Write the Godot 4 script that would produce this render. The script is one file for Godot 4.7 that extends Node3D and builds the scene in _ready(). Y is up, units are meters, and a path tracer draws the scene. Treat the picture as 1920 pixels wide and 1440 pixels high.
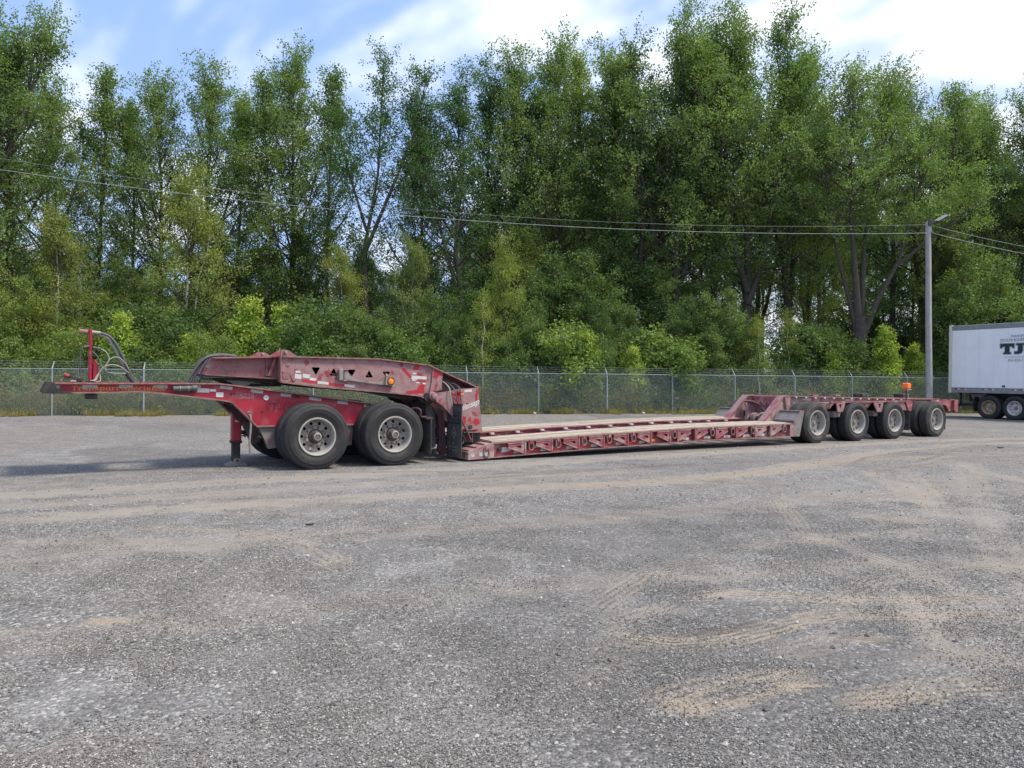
extends Node3D

# ------------------------------------------------------------------ mesh builder
class MB:
	var v = PackedVector3Array()
	var n = PackedVector3Array()
	var c = PackedColorArray()
	var col = Color(1, 1, 1)
	var tinted = false
	var T = Transform3D()

	func tri(a: Vector3, b: Vector3, d: Vector3, na: Vector3, nb: Vector3, nd: Vector3):
		var g = (d - a).cross(b - a)
		if g.dot(na + nb + nd) < 0.0:
			var t = b; b = d; d = t
			t = nb; nb = nd; nd = t
		v.append(T * a); v.append(T * b); v.append(T * d)
		n.append((T.basis * na).normalized()); n.append((T.basis * nb).normalized()); n.append((T.basis * nd).normalized())
		if tinted:
			c.append(col); c.append(col); c.append(col)

	func ftri(a: Vector3, b: Vector3, d: Vector3, out: Vector3):
		var g = (d - a).cross(b - a)
		if g.length_squared() < 1e-16:
			return
		g = g.normalized()
		if g.dot(out) < 0.0:
			g = -g
		tri(a, b, d, g, g, g)

	func quad(a: Vector3, b: Vector3, d: Vector3, e: Vector3, out: Vector3):
		ftri(a, b, d, out)
		ftri(a, d, e, out)

	# axis-aligned box between two corners with chamfered edges
	func box(lo: Vector3, hi: Vector3, ch := 0.0):
		var a = Vector3(minf(lo.x, hi.x), minf(lo.y, hi.y), minf(lo.z, hi.z))
		var b = Vector3(maxf(lo.x, hi.x), maxf(lo.y, hi.y), maxf(lo.z, hi.z))
		var m = (a + b) * 0.5
		var h = (b - a) * 0.5
		ch = minf(ch, minf(h.x, minf(h.y, h.z)) * 0.9)
		var i = h - Vector3(ch, ch, ch)
		for ax in 3:
			var u = (ax + 1) % 3
			var w = (ax + 2) % 3
			for s in [-1.0, 1.0]:
				var p = []
				for q in [[-1, -1], [1, -1], [1, 1], [-1, 1]]:
					var t = Vector3()
					t[ax] = s * h[ax]; t[u] = q[0] * i[u]; t[w] = q[1] * i[w]
					p.append(m + t)
				var o = Vector3(); o[ax] = s
				quad(p[0], p[1], p[2], p[3], o)
		if ch <= 0.0:
			return
		for ax in 3:
			var u = (ax + 1) % 3
			var w = (ax + 2) % 3
			for su in [-1.0, 1.0]:
				for sw in [-1.0, 1.0]:
					var p1 = Vector3(); var p2 = Vector3(); var p3 = Vector3(); var p4 = Vector3()
					p1[u] = su * h[u]; p1[w] = sw * i[w]; p2[u] = su * i[u]; p2[w] = sw * h[w]
					p3 = p2; p4 = p1
					p1[ax] = -i[ax]; p2[ax] = -i[ax]; p3[ax] = i[ax]; p4[ax] = i[ax]
					var o = Vector3(); o[u] = su; o[w] = sw
					quad(m + p1, m + p2, m + p3, m + p4, o)
		for sx in [-1.0, 1.0]:
			for sy in [-1.0, 1.0]:
				for sz in [-1.0, 1.0]:
					ftri(m + Vector3(sx * h.x, sy * i.y, sz * i.z), m + Vector3(sx * i.x, sy * h.y, sz * i.z), m + Vector3(sx * i.x, sy * i.y, sz * h.z), Vector3(sx, sy, sz))

	# polygon in x,y drawn out along z
	func prism(pts: Array, z0: float, z1: float):
		var poly = PackedVector2Array()
		for p in pts:
			poly.append(p)
		if not Geometry2D.is_polygon_clockwise(poly):
			poly.reverse()
		var ix = Geometry2D.triangulate_polygon(poly)
		var za = minf(z0, z1)
		var zb = maxf(z0, z1)
		for k in range(0, ix.size(), 3):
			var a = poly[ix[k]]; var b = poly[ix[k + 1]]; var d = poly[ix[k + 2]]
			ftri(Vector3(a.x, a.y, zb), Vector3(b.x, b.y, zb), Vector3(d.x, d.y, zb), Vector3(0, 0, 1))
			ftri(Vector3(a.x, a.y, za), Vector3(b.x, b.y, za), Vector3(d.x, d.y, za), Vector3(0, 0, -1))
		for k in poly.size():
			var a = poly[k]; var b = poly[(k + 1) % poly.size()]
			var e = b - a
			var o = Vector3(e.y, -e.x, 0)
			if Geometry2D.is_polygon_clockwise(poly):
				o = -o
			quad(Vector3(a.x, a.y, za), Vector3(b.x, b.y, za), Vector3(b.x, b.y, zb), Vector3(a.x, a.y, zb), o)

	# a strip of thickness t below a polyline, drawn out along z
	func band(line: Array, t: float, z0: float, z1: float):
		for k in line.size() - 1:
			var a: Vector2 = line[k]; var b: Vector2 = line[k + 1]
			prism([a, b, b - Vector2(0, t), a - Vector2(0, t)], z0, z1)

	# the web between two polylines with a row of holes; every hole is [upper chain, lower chain] from its left tip to its right tip
	func web(top: Array, bot: Array, holes: Array, z0: float, z1: float):
		var up = []
		var lo = []
		for h in holes:
			up.append_array(h[0])
			lo.append_array(h[1])
		var a = top.duplicate()
		var ry = up.duplicate(); ry.reverse()
		a.append_array(ry)
		var b = bot.duplicate()
		var rl = lo.duplicate(); rl.reverse()
		b.append_array(rl)
		if holes.is_empty():
			var rb = bot.duplicate(); rb.reverse()
			a = top.duplicate(); a.append_array(rb)
			prism(a, z0, z1)
			return
		# both halves run out to the middle of each end
		a.insert(top.size(), (top[top.size() - 1] + bot[bot.size() - 1]) * 0.5)
		a.append((top[0] + bot[0]) * 0.5)
		b.insert(bot.size(), (top[top.size() - 1] + bot[bot.size() - 1]) * 0.5)
		b.append((top[0] + bot[0]) * 0.5)
		prism(a, z0, z1)
		prism(b, z0, z1)

	func tube(path: Array, r, sides := 8, caps := true):
		var np = path.size()
		var rings = []
		var nor = []
		var up = Vector3(0.31, 0.87, 0.38).normalized()
		for i in np:
			var d: Vector3 = (path[mini(i + 1, np - 1)] - path[maxi(i - 1, 0)]).normalized()
			var x = up - d * up.dot(d)
			if x.length() < 0.05:
				x = Vector3(1, 0.2, 0).cross(d)
			x = x.normalized()
			up = x
			var y = d.cross(x)
			var rr = r[i] if r is Array else r
			var ring = []
			var rn = []
			for k in sides:
				var an = TAU * k / sides
				var o = x * cos(an) + y * sin(an)
				rn.append(o)
				ring.append(path[i] + o * rr)
			rings.append(ring); nor.append(rn)
		for i in np - 1:
			for k in sides:
				var k2 = (k + 1) % sides
				tri(rings[i][k], rings[i][k2], rings[i + 1][k2], nor[i][k], nor[i][k2], nor[i + 1][k2])
				tri(rings[i][k], rings[i + 1][k2], rings[i + 1][k], nor[i][k], nor[i + 1][k2], nor[i + 1][k])
		if caps:
			for e in [0, np - 1]:
				var o = (path[0] - path[1]) if e == 0 else (path[np - 1] - path[np - 2])
				for k in sides:
					ftri(path[e], rings[e][k], rings[e][(k + 1) % sides], o)

	# profile of (radius, z) turned round the z axis; smooth where the profile bends little
	func lathe(prof: Array, segs := 32, smooth := 40.0, tones := []):
		var m = prof.size()
		var sn = []
		for i in m - 1:
			var e: Vector2 = prof[i + 1] - prof[i]
			sn.append(Vector2(e.y, -e.x).normalized())
		for i in m - 1:
			if tones.size() > 0:
				col = Color(tones[i], tones[i], tones[i])
			var n0: Vector2 = sn[i]
			var n1: Vector2 = sn[i]
			if i > 0 and absf(rad_to_deg(sn[i - 1].angle_to(sn[i]))) < smooth:
				n0 = (sn[i - 1] + sn[i]).normalized()
			if i < m - 2 and absf(rad_to_deg(sn[i + 1].angle_to(sn[i]))) < smooth:
				n1 = (sn[i + 1] + sn[i]).normalized()
			for k in segs:
				var a0 = TAU * k / segs
				var a1 = TAU * (k + 1) / segs
				var c0 = Vector2(cos(a0), sin(a0)); var c1 = Vector2(cos(a1), sin(a1))
				var p: Vector2 = prof[i]; var q: Vector2 = prof[i + 1]
				var P = [Vector3(c0.x * p.x, c0.y * p.x, p.y), Vector3(c1.x * p.x, c1.y * p.x, p.y), Vector3(c1.x * q.x, c1.y * q.x, q.y), Vector3(c0.x * q.x, c0.y * q.x, q.y)]
				var N = [Vector3(c0.x * n0.x, c0.y * n0.x, n0.y), Vector3(c1.x * n0.x, c1.y * n0.x, n0.y), Vector3(c1.x * n1.x, c1.y * n1.x, n1.y), Vector3(c0.x * n1.x, c0.y * n1.x, n1.y)]
				if p.x > 1e-5:
					tri(P[0], P[1], P[2], N[0], N[1], N[2])
				if q.x > 1e-5:
					tri(P[0], P[2], P[3], N[0], N[2], N[3])

	func mesh(off := Vector3.ZERO) -> ArrayMesh:
		var a = []
		a.resize(Mesh.ARRAY_MAX)
		if off != Vector3.ZERO:
			a[Mesh.ARRAY_VERTEX] = Transform3D(Basis(), -off) * v
		else:
			a[Mesh.ARRAY_VERTEX] = v
		a[Mesh.ARRAY_NORMAL] = n
		if c.size() == v.size() and c.size() > 0:
			a[Mesh.ARRAY_COLOR] = c
		var m := ArrayMesh.new()
		m.add_surface_from_arrays(Mesh.PRIMITIVE_TRIANGLES, a)
		return m

# ------------------------------------------------------------------ naming and nodes
var used := {}
var base_at := Vector3.ZERO      # where the origin of the thing being built lies in the frame its parts are measured in

func numbered(called: String, parent: Node) -> String:
	var k = str(parent.get_instance_id()) + called
	used[k] = used.get(k, -1) + 1
	return called if used[k] == 0 else "%s_%03d" % [called, used[k]]

func hang(o: Node3D, called: String, parent: Node):
	o.name = numbered(called, parent)
	parent.add_child(o, true)
	return o

func tag(o, label := "", category := "", group := "", kind := ""):
	if label: o.set_meta("label", label)
	if category: o.set_meta("category", category)
	if group: o.set_meta("group", group)
	if kind: o.set_meta("kind", kind)
	return o

func obj(called: String, b: MB, m: Material, parent: Node = self) -> MeshInstance3D:
	var o := MeshInstance3D.new()
	o.mesh = b.mesh(base_at if parent != self else Vector3.ZERO)
	o.mesh.surface_set_material(0, m)
	return hang(o, called, parent)

func inst(called: String, mesh: Mesh, m: Material, parent: Node, at := Transform3D()) -> MeshInstance3D:
	var o := MeshInstance3D.new()
	o.mesh = mesh
	if m: o.material_override = m
	o.transform = at
	return hang(o, called, parent)

func V(x, y) -> Vector2:
	return Vector2(x, y)

func bx(x0, x1, y0, y1, z0, z1, ch := 0.004) -> MB:
	var b := MB.new()
	b.box(Vector3(x0, y0, z0), Vector3(x1, y1, z1), ch)
	return b

# ------------------------------------------------------------------ materials
func lin(r, g, b) -> Color:
	return Color(r, g, b).linear_to_srgb()

func mat(c: Color, rough := 0.7, metal := 0.0) -> StandardMaterial3D:
	var m := StandardMaterial3D.new()
	m.albedo_color = c
	m.roughness = rough
	m.metallic = metal
	return m

func noise(kind: int, freq: float, sd: int, oct := 4) -> FastNoiseLite:
	var f := FastNoiseLite.new()
	f.noise_type = kind
	f.frequency = freq
	f.seed = sd
	f.fractal_type = FastNoiseLite.FRACTAL_FBM if oct > 1 else FastNoiseLite.FRACTAL_NONE
	f.fractal_octaves = oct
	return f

# a picture of one noise coloured by a ramp, with a second colour laid on where another noise is high; colours linear
func grime(size: int, ramp: Array, f1: FastNoiseLite, dirt: Color, f2: FastNoiseLite, lo: float, hi: float, most := 1.0, grain := 0.06, sd := 1) -> ImageTexture:
	var i1 = f1.get_seamless_image(size, size).get_data()
	var i2 = f2.get_seamless_image(size, size).get_data()
	var st = i1.size() / (size * size)
	var out = PackedByteArray()
	out.resize(size * size * 3)
	var lut = []
	for k in 256:
		var t = k / 255.0 * (ramp.size() - 1)
		var j = mini(int(t), ramp.size() - 2)
		lut.append(ramp[j].lerp(ramp[j + 1], t - j))
	var mix = PackedFloat32Array()
	for k in 256:
		mix.append(clampf((k / 255.0 - lo) / (hi - lo), 0, 1) * most)
	var gam = PackedByteArray()
	for k in 1025:
		var x = k / 1024.0
		gam.append(int(255.0 * clampf(Color(x, x, x).linear_to_srgb().r, 0, 1)))
	var rng := RandomNumberGenerator.new()
	rng.seed = sd
	for k in size * size:
		var a: Color = lut[i1[k * st]]
		var t = mix[i2[k * st]]
		var g = 1.0 + (rng.randf() - 0.5) * 2.0 * grain
		out[k * 3] = gam[int(clampf((a.r + (dirt.r - a.r) * t) * g, 0, 1) * 1024)]
		out[k * 3 + 1] = gam[int(clampf((a.g + (dirt.g - a.g) * t) * g, 0, 1) * 1024)]
		out[k * 3 + 2] = gam[int(clampf((a.b + (dirt.b - a.b) * t) * g, 0, 1) * 1024)]
	return ImageTexture.create_from_image(Image.create_from_data(size, size, false, Image.FORMAT_RGB8, out))

func tmat(t: Texture2D, sc: Vector3, rough := 0.7, metal := 0.0, world := false) -> StandardMaterial3D:
	var m = mat(Color.WHITE, rough, metal)
	m.albedo_texture = t
	m.uv1_triplanar = true
	m.uv1_world_triplanar = world
	m.uv1_scale = sc
	return m

func noise_bump(m: StandardMaterial3D, f: FastNoiseLite, size: int, cm: float):
	var im = f.get_seamless_image(size, size)
	m.heightmap_enabled = true
	m.heightmap_texture = ImageTexture.create_from_image(im)
	m.heightmap_scale = cm

var M := {}
const SX := FastNoiseLite.TYPE_SIMPLEX_SMOOTH
const CE := FastNoiseLite.TYPE_CELLULAR

func make_materials():
	var dust = Color(0.36, 0.29, 0.265)
	M.red = tmat(grime(512, [Color(0.23, 0.008, 0.022), Color(0.31, 0.012, 0.032), Color(0.36, 0.02, 0.045)], noise(SX, 0.006, 3), Color(0.25, 0.10, 0.10), noise(SX, 0.012, 9, 5), 0.52, 0.9, 0.75, 0.05, 2), Vector3(0.55, 0.55, 0.55), 0.48)
	M.dusty = tmat(grime(512, [Color(0.315, 0.215, 0.21), Color(0.28, 0.165, 0.165), Color(0.245, 0.09, 0.10)], noise(SX, 0.016, 13, 5), Color(0.24, 0.016, 0.03), noise(SX, 0.009, 19, 4), 0.64, 0.74, 0.85, 0.10, 3), Vector3(0.6, 0.6, 0.6), 0.75)
	M.nose = tmat(grime(512, [Color(0.15, 0.095, 0.085), Color(0.24, 0.12, 0.12), Color(0.28, 0.125, 0.135), Color(0.18, 0.115, 0.095)], noise(SX, 0.012, 23, 5), Color(0.30, 0.02, 0.04), noise(SX, 0.01, 29, 4), 0.66, 0.8, 0.7, 0.10, 4), Vector3(0.6, 0.6, 0.6), 0.7)
	M.deckred = tmat(grime(512, [Color(0.22, 0.025, 0.04), Color(0.26, 0.075, 0.085), Color(0.30, 0.15, 0.15)], noise(SX, 0.012, 33, 5), dust, noise(SX, 0.014, 39, 5), 0.55, 0.8, 0.8, 0.09, 5), Vector3(0.45, 0.6, 0.6), 0.7)
	M.deckdust = tmat(grime(512, [Color(0.32, 0.235, 0.225), Color(0.30, 0.16, 0.16), Color(0.25, 0.07, 0.08)], noise(SX, 0.012, 43, 5), dust, noise(SX, 0.01, 49, 5), 0.45, 0.75, 0.9, 0.09, 6), Vector3(0.7, 0.7, 0.7), 0.8)
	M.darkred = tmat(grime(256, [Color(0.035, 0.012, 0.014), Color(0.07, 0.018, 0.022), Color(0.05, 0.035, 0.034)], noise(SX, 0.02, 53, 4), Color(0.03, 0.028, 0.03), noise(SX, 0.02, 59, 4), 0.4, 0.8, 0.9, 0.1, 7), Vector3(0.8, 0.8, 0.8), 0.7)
	M.flange = tmat(grime(256, [Color(0.16, 0.10, 0.08), Color(0.24, 0.13, 0.12), Color(0.27, 0.19, 0.17)], noise(SX, 0.03, 63, 4), Color(0.25, 0.03, 0.05), noise(SX, 0.02, 69, 4), 0.6, 0.8, 0.6, 0.12, 8), Vector3(0.9, 0.9, 0.9), 0.75)
	M.black = tmat(grime(256, [Color(0.012, 0.012, 0.013), Color(0.03, 0.028, 0.027)], noise(SX, 0.03, 73, 4), Color(0.09, 0.075, 0.065), noise(SX, 0.02, 79, 4), 0.6, 0.9, 0.7, 0.15, 9), Vector3(1, 1, 1), 0.65)
	M.steel = tmat(grime(256, [Color(0.20, 0.18, 0.165), Color(0.29, 0.265, 0.245)], noise(SX, 0.02, 83, 4), Color(0.17, 0.10, 0.075), noise(SX, 0.018, 89, 4), 0.58, 0.85, 0.7, 0.08, 10), Vector3(0.8, 0.8, 0.8), 0.6)
	M.fender = tmat(grime(256, [Color(0.15, 0.135, 0.13), Color(0.235, 0.21, 0.20)], noise(SX, 0.02, 93, 4), Color(0.22, 0.07, 0.07), noise(SX, 0.016, 99, 4), 0.64, 0.85, 0.6, 0.10, 11), Vector3(0.8, 0.8, 0.8), 0.7)
	M.rubber = tmat(grime(256, [Color(0.017, 0.018, 0.020), Color(0.027, 0.027, 0.028)], noise(SX, 0.02, 103, 4), Color(0.06, 0.054, 0.049), noise(SX, 0.012, 109, 5), 0.55, 0.9, 0.7, 0.08, 12), Vector3(0.9, 0.9, 0.9), 0.78)
	M.tread = tmat(grime(256, [Color(0.03, 0.029, 0.028), Color(0.05, 0.047, 0.044)], noise(SX, 0.02, 113, 4), Color(0.10, 0.09, 0.08), noise(SX, 0.014, 119, 5), 0.45, 0.85, 0.8, 0.10, 13), Vector3(0.9, 0.9, 0.9), 0.88)
	M.flap = tmat(grime(256, [Color(0.05, 0.053, 0.057), Color(0.078, 0.08, 0.083)], noise(SX, 0.02, 123, 4), Color(0.12, 0.112, 0.105), noise(SX, 0.014, 129, 5), 0.5, 0.9, 0.7, 0.08, 14), Vector3(0.9, 0.9, 0.9), 0.8)
	M.rim = tmat(grime(256, [Color(0.30, 0.29, 0.275), Color(0.40, 0.385, 0.36)], noise(SX, 0.018, 133, 4), Color(0.22, 0.175, 0.14), noise(SX, 0.016, 139, 5), 0.55, 0.9, 0.7, 0.06, 15), Vector3(1.1, 1.1, 1.1), 0.5)
	M.hub = tmat(grime(128, [Color(0.035, 0.032, 0.03), Color(0.08, 0.073, 0.068)], noise(SX, 0.03, 135, 4), Color(0.2, 0.17, 0.15), noise(SX, 0.03, 141, 4), 0.55, 0.85, 0.7, 0.06, 28), Vector3(2, 2, 2), 0.5)
	M.disc = tmat(grime(256, [Color(0.20, 0.19, 0.175), Color(0.275, 0.262, 0.245)], noise(SX, 0.018, 134, 4), Color(0.12, 0.085, 0.065), noise(SX, 0.02, 140, 5), 0.5, 0.85, 0.8, 0.06, 27), Vector3(1.1, 1.1, 1.1), 0.55)
	M.wood = tmat(grime(512, [Color(0.27, 0.215, 0.155), Color(0.41, 0.345, 0.265), Color(0.50, 0.44, 0.35)], noise(SX, 0.02, 143, 5), Color(0.30, 0.27, 0.24), noise(SX, 0.012, 149, 5), 0.46, 0.8, 0.85, 0.12, 16), Vector3(0.22, 2.2, 2.2), 0.85)
	M.woodb = tmat(grime(512, [Color(0.22, 0.175, 0.135), Color(0.35, 0.29, 0.225), Color(0.45, 0.39, 0.31)], noise(SX, 0.02, 144, 5), Color(0.27, 0.23, 0.20), noise(SX, 0.012, 150, 5), 0.5, 0.8, 0.85, 0.12, 29), Vector3(0.22, 2.2, 2.2), 0.85)
	M.woodc = tmat(grime(512, [Color(0.28, 0.24, 0.18), Color(0.43, 0.375, 0.295), Color(0.54, 0.485, 0.40)], noise(SX, 0.02, 145, 5), Color(0.36, 0.31, 0.27), noise(SX, 0.012, 151, 5), 0.55, 0.85, 0.8, 0.12, 30), Vector3(0.3, 2.2, 2.2), 0.85)
	M.hose = mat(lin(0.075, 0.075, 0.078), 0.55)
	M.hosepale = mat(lin(0.30, 0.29, 0.24), 0.6)
	M.white = mat(lin(0.62, 0.62, 0.61), 0.55)
	M.strip = tmat(grime(128, [Color(0.36, 0.36, 0.35), Color(0.50, 0.50, 0.49)], noise(SX, 0.05, 153, 3), Color(0.30, 0.26, 0.23), noise(SX, 0.03, 159, 4), 0.55, 0.85, 0.7, 0.08, 17), Vector3(2, 2, 2), 0.5)
	M.stripred = mat(lin(0.42, 0.018, 0.03), 0.5)
	M.barered = mat(lin(0.36, 0.014, 0.028), 0.5)
	M.print = tmat(grime(128, [Color(0.20, 0.20, 0.20), Color(0.55, 0.55, 0.54), Color(0.62, 0.62, 0.61)], noise(SX, 0.12, 163, 2), Color(0.6, 0.6, 0.59), noise(SX, 0.03, 169, 2), 0.4, 0.6, 0.7, 0.02, 18), Vector3(3, 9, 3), 0.5)
	M.amber = mat(lin(0.85, 0.24, 0.012), 0.3)
	M.orange = mat(lin(0.90, 0.16, 0.008), 0.35)
	M.galv = tmat(grime(128, [Color(0.30, 0.345, 0.365), Color(0.41, 0.45, 0.465)], noise(SX, 0.06, 173, 3), Color(0.2, 0.19, 0.18), noise(SX, 0.04, 179, 3), 0.6, 0.9, 0.5, 0.05, 19), Vector3(1.5, 1.5, 1.5), 0.5, 0.0)
	M.poleblk = mat(lin(0.02, 0.022, 0.03), 0.5)
	M.pole = tmat(grime(512, [Color(0.24, 0.23, 0.225), Color(0.33, 0.32, 0.315), Color(0.40, 0.39, 0.385)], noise(SX, 0.02, 183, 5), Color(0.17, 0.15, 0.14), noise(SX, 0.014, 189, 5), 0.62, 0.9, 0.7, 0.08, 20), Vector3(3.0, 0.25, 3.0), 0.9)
	M.wire = mat(lin(0.36, 0.38, 0.38), 0.5, 0.0)
	M.post = mat(lin(0.24, 0.285, 0.31), 0.55)
	M.net = mat(lin(0.48, 0.58, 0.54), 0.5)
	M.vanwhite = tmat(grime(256, [Color(0.80, 0.81, 0.82), Color(0.87, 0.875, 0.88)], noise(SX, 0.01, 193, 4), Color(0.60, 0.59, 0.57), noise(SX, 0.012, 199, 5), 0.6, 0.95, 0.12, 0.01, 21), Vector3(0.35, 0.35, 0.35), 0.4)
	M.alu = tmat(grime(128, [Color(0.23, 0.235, 0.24), Color(0.29, 0.295, 0.30)], noise(SX, 0.03, 203, 4), Color(0.19, 0.18, 0.17), noise(SX, 0.03, 209, 4), 0.6, 0.9, 0.6, 0.04, 22), Vector3(0.8, 0.8, 0.8), 0.5, 0.2)
	M.cream = mat(lin(0.60, 0.59, 0.50), 0.6)
	M.teal = mat(lin(0.008, 0.028, 0.035), 0.5)
	M.grey = mat(lin(0.30, 0.31, 0.32), 0.5)
	M.navy = mat(lin(0.05, 0.055, 0.08), 0.5)
	M.rustrim = tmat(grime(128, [Color(0.22, 0.12, 0.05), Color(0.42, 0.32, 0.20)], noise(SX, 0.03, 213, 4), Color(0.5, 0.47, 0.42), noise(SX, 0.03, 219, 4), 0.5, 0.8, 0.8, 0.08, 23), Vector3(1.2, 1.2, 1.2), 0.7)
	M.rimwhite = tmat(grime(128, [Color(0.50, 0.49, 0.46), Color(0.58, 0.57, 0.54)], noise(SX, 0.03, 223, 4), Color(0.20, 0.12, 0.07), noise(SX, 0.04, 229, 4), 0.6, 0.75, 0.8, 0.08, 24), Vector3(1.2, 1.2, 1.2), 0.6)
	M.yellow = mat(lin(0.55, 0.25, 0.03), 0.6)
	M.ghostred = mat(lin(0.25, 0.006, 0.02), 0.45)
	M.ghostpink = mat(lin(0.32, 0.16, 0.17), 0.6)
	M.bark = tmat(grime(256, [Color(0.035, 0.028, 0.022), Color(0.075, 0.062, 0.05), Color(0.11, 0.095, 0.08)], noise(SX, 0.03, 233, 5), Color(0.05, 0.05, 0.04), noise(SX, 0.02, 239, 4), 0.5, 0.9, 0.6, 0.15, 25), Vector3(1.6, 0.4, 1.6), 0.95)
	M.birch = tmat(grime(256, [Color(0.30, 0.27, 0.23), Color(0.50, 0.47, 0.43), Color(0.55, 0.53, 0.5)], noise(SX, 0.03, 243, 4), Color(0.06, 0.05, 0.045), noise(SX, 0.04, 249, 4), 0.66, 0.74, 0.9, 0.08, 26), Vector3(0.8, 3.0, 0.8), 0.8)
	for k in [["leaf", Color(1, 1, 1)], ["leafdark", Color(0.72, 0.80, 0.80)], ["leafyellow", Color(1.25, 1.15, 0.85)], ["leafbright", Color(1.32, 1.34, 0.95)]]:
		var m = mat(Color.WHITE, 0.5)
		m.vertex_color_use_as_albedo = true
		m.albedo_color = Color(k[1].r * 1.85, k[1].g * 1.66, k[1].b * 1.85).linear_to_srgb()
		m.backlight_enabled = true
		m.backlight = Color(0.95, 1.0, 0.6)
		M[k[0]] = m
	M.rubber.vertex_color_use_as_albedo = true
	M.tread.vertex_color_use_as_albedo = true

# ------------------------------------------------------------------ where things stand
const EYE := 1.21
const P0 := Vector2(-3.088, 12.1)          # ground point of the trailer's frame: x to the right, y away from the eye
const DS := Vector2(0.85113, 0.52495)      # along the trailer towards its rear
const DW := Vector2(0.52495, -0.85113)     # across it towards the near side
const YAW := 0.55266
const ROLL := 0.019

func across(x: float, z: float) -> float:
	return (Vector2(x, z) - P0).dot(DW)

# height of the ground; the yard rises gently towards the fence
func ground(x: float, z: float) -> float:
	var w = -across(x, z)
	var h = 0.0
	if w > 0.0:
		w = minf(w, 34.0)
		h = w * (0.02 - 0.00025 * w)
		h *= smoothstep(0.0, 1.2, w)
	return h

func spot(x: float, z: float, up := 0.0) -> Vector3:
	return Vector3(x, ground(x, z) + up, -z)

func make_sky() -> PanoramaSkyMaterial:
	var w = 1024
	var h = 512
	var im = Image.create(w, h, false, Image.FORMAT_RGBF)
	var n1 = noise(SX, 0.8, 301, 6)
	n1.fractal_gain = 0.55
	var n2 = noise(SX, 0.42, 311, 3)
	var sun = Vector3(0.955 * cos(deg_to_rad(56)), sin(deg_to_rad(56)), 0.295 * cos(deg_to_rad(56))).normalized()
	for y in h / 2 + 1:
		var el = PI / 2 - PI * (y + 0.5) / h
		for x in w:
			var az = (x + 0.5) / w * TAU
			var d = Vector3(sin(az) * cos(el), sin(el), -cos(az) * cos(el))
			var dn = maxf(d.y, 0.0) + 0.22
			var p = Vector2(d.x, -d.z) / dn
			# streaks run up to the right across the view, torn by a second noise
			var q = Vector2(p.x * 0.80 - p.y * 0.60, p.x * 0.60 + p.y * 0.80)
			q += Vector2(n2.get_noise_2d(p.x * 1.3 + 20.0, p.y * 1.3), n2.get_noise_2d(p.x * 1.3, p.y * 1.3 + 50.0)) * 0.22
			var s1 = n1.get_noise_2d(q.x * 1.4 + 83.0, q.y * 3.2 + 20.0)
			var s2 = n2.get_noise_2d(q.x * 0.9 + 57.0, q.y * 1.5 + 12.0)
			var s3 = n1.get_noise_2d(q.x * 5.0 + 31.0, q.y * 9.0)
			var near = d.dot(sun)
			var cover = s1 * 1.2 + s2 * 0.5 + s3 * 0.5 - 0.05 + 0.52 * smoothstep(-0.45, 0.7, d.x)
			var cl = smoothstep(-0.35, 0.75, cover)
			var thick = smoothstep(0.25, 0.9, cover)
			var low = clampf(1.0 - d.y, 0.0, 1.0)
			var blue = Color(0.165, 0.275, 0.56).lerp(Color(0.32, 0.45, 0.69), pow(low, 1.8))
			var white = Color(0.60, 0.655, 0.76).lerp(Color(0.72, 0.73, 0.755), thick)
			var c = blue.lerp(white, cl * 0.95)
			var glow = 1.0 + 0.5 * smoothstep(0.75, 1.0, near)
			im.set_pixel(x, y, Color(c.r * glow, c.g * glow, c.b * glow))
	for y in range(h / 2 + 1, h):
		for x in w:
			im.set_pixel(x, y, Color(0.22, 0.22, 0.20))
	var m := PanoramaSkyMaterial.new()
	m.panorama = ImageTexture.create_from_image(im)
	return m

func light_and_eye():
	var cam := Camera3D.new()
	cam.name = "camera"
	cam.position = Vector3(0, EYE, 0)
	cam.rotation = Vector3(deg_to_rad(0.675), 0, 0)
	cam.fov = 53.07
	cam.near = 0.05
	cam.far = 900.0
	add_child(cam)
	var we := WorldEnvironment.new()
	we.name = "world_environment"
	var e := Environment.new()
	e.background_mode = Environment.BG_SKY
	e.sky = Sky.new()
	e.sky.sky_material = make_sky()
	e.background_energy_multiplier = 1.0
	e.tonemap_mode = Environment.TONE_MAPPER_LINEAR
	e.tonemap_exposure = 1.78
	e.sdfgi_enabled = true
	e.ssao_enabled = true
	e.ssil_enabled = true
	we.environment = e
	add_child(we)
	var sun := DirectionalLight3D.new()
	sun.name = "sun"
	sun.light_color = Color(1.0, 0.955, 0.89)
	sun.light_energy = 0.80
	sun.light_angular_distance = 12.0
	sun.shadow_enabled = true
	add_child(sun)
	var el = deg_to_rad(56)
	sun.look_at_from_position(Vector3.ZERO, -Vector3(0.955 * cos(el), sin(el), 0.295 * cos(el)), Vector3(0.3, 0, 1))

# ------------------------------------------------------------------ the yard
const AP := 2048
var marks: Image
var AX := -16.0      # corner and side of the area that the dirt marks cover
var AZ := 0.0
var AS := 42.0
var speck := RandomNumberGenerator.new()

func dab(x: float, z: float, c: Color, a: float):
	var px = int((x - AX) / AS * AP)
	var py = int((z - AZ) / AS * AP)
	if px < 0 or py < 0 or px >= AP or py >= AP:
		return
	var o = marks.get_pixel(px, py)
	var na = a + o.a * (1.0 - a)
	var k = a / maxf(na, 0.001)
	marks.set_pixel(px, py, Color(o.r + (c.r - o.r) * k, o.g + (c.g - o.g) * k, o.b + (c.b - o.b) * k, na))

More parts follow.
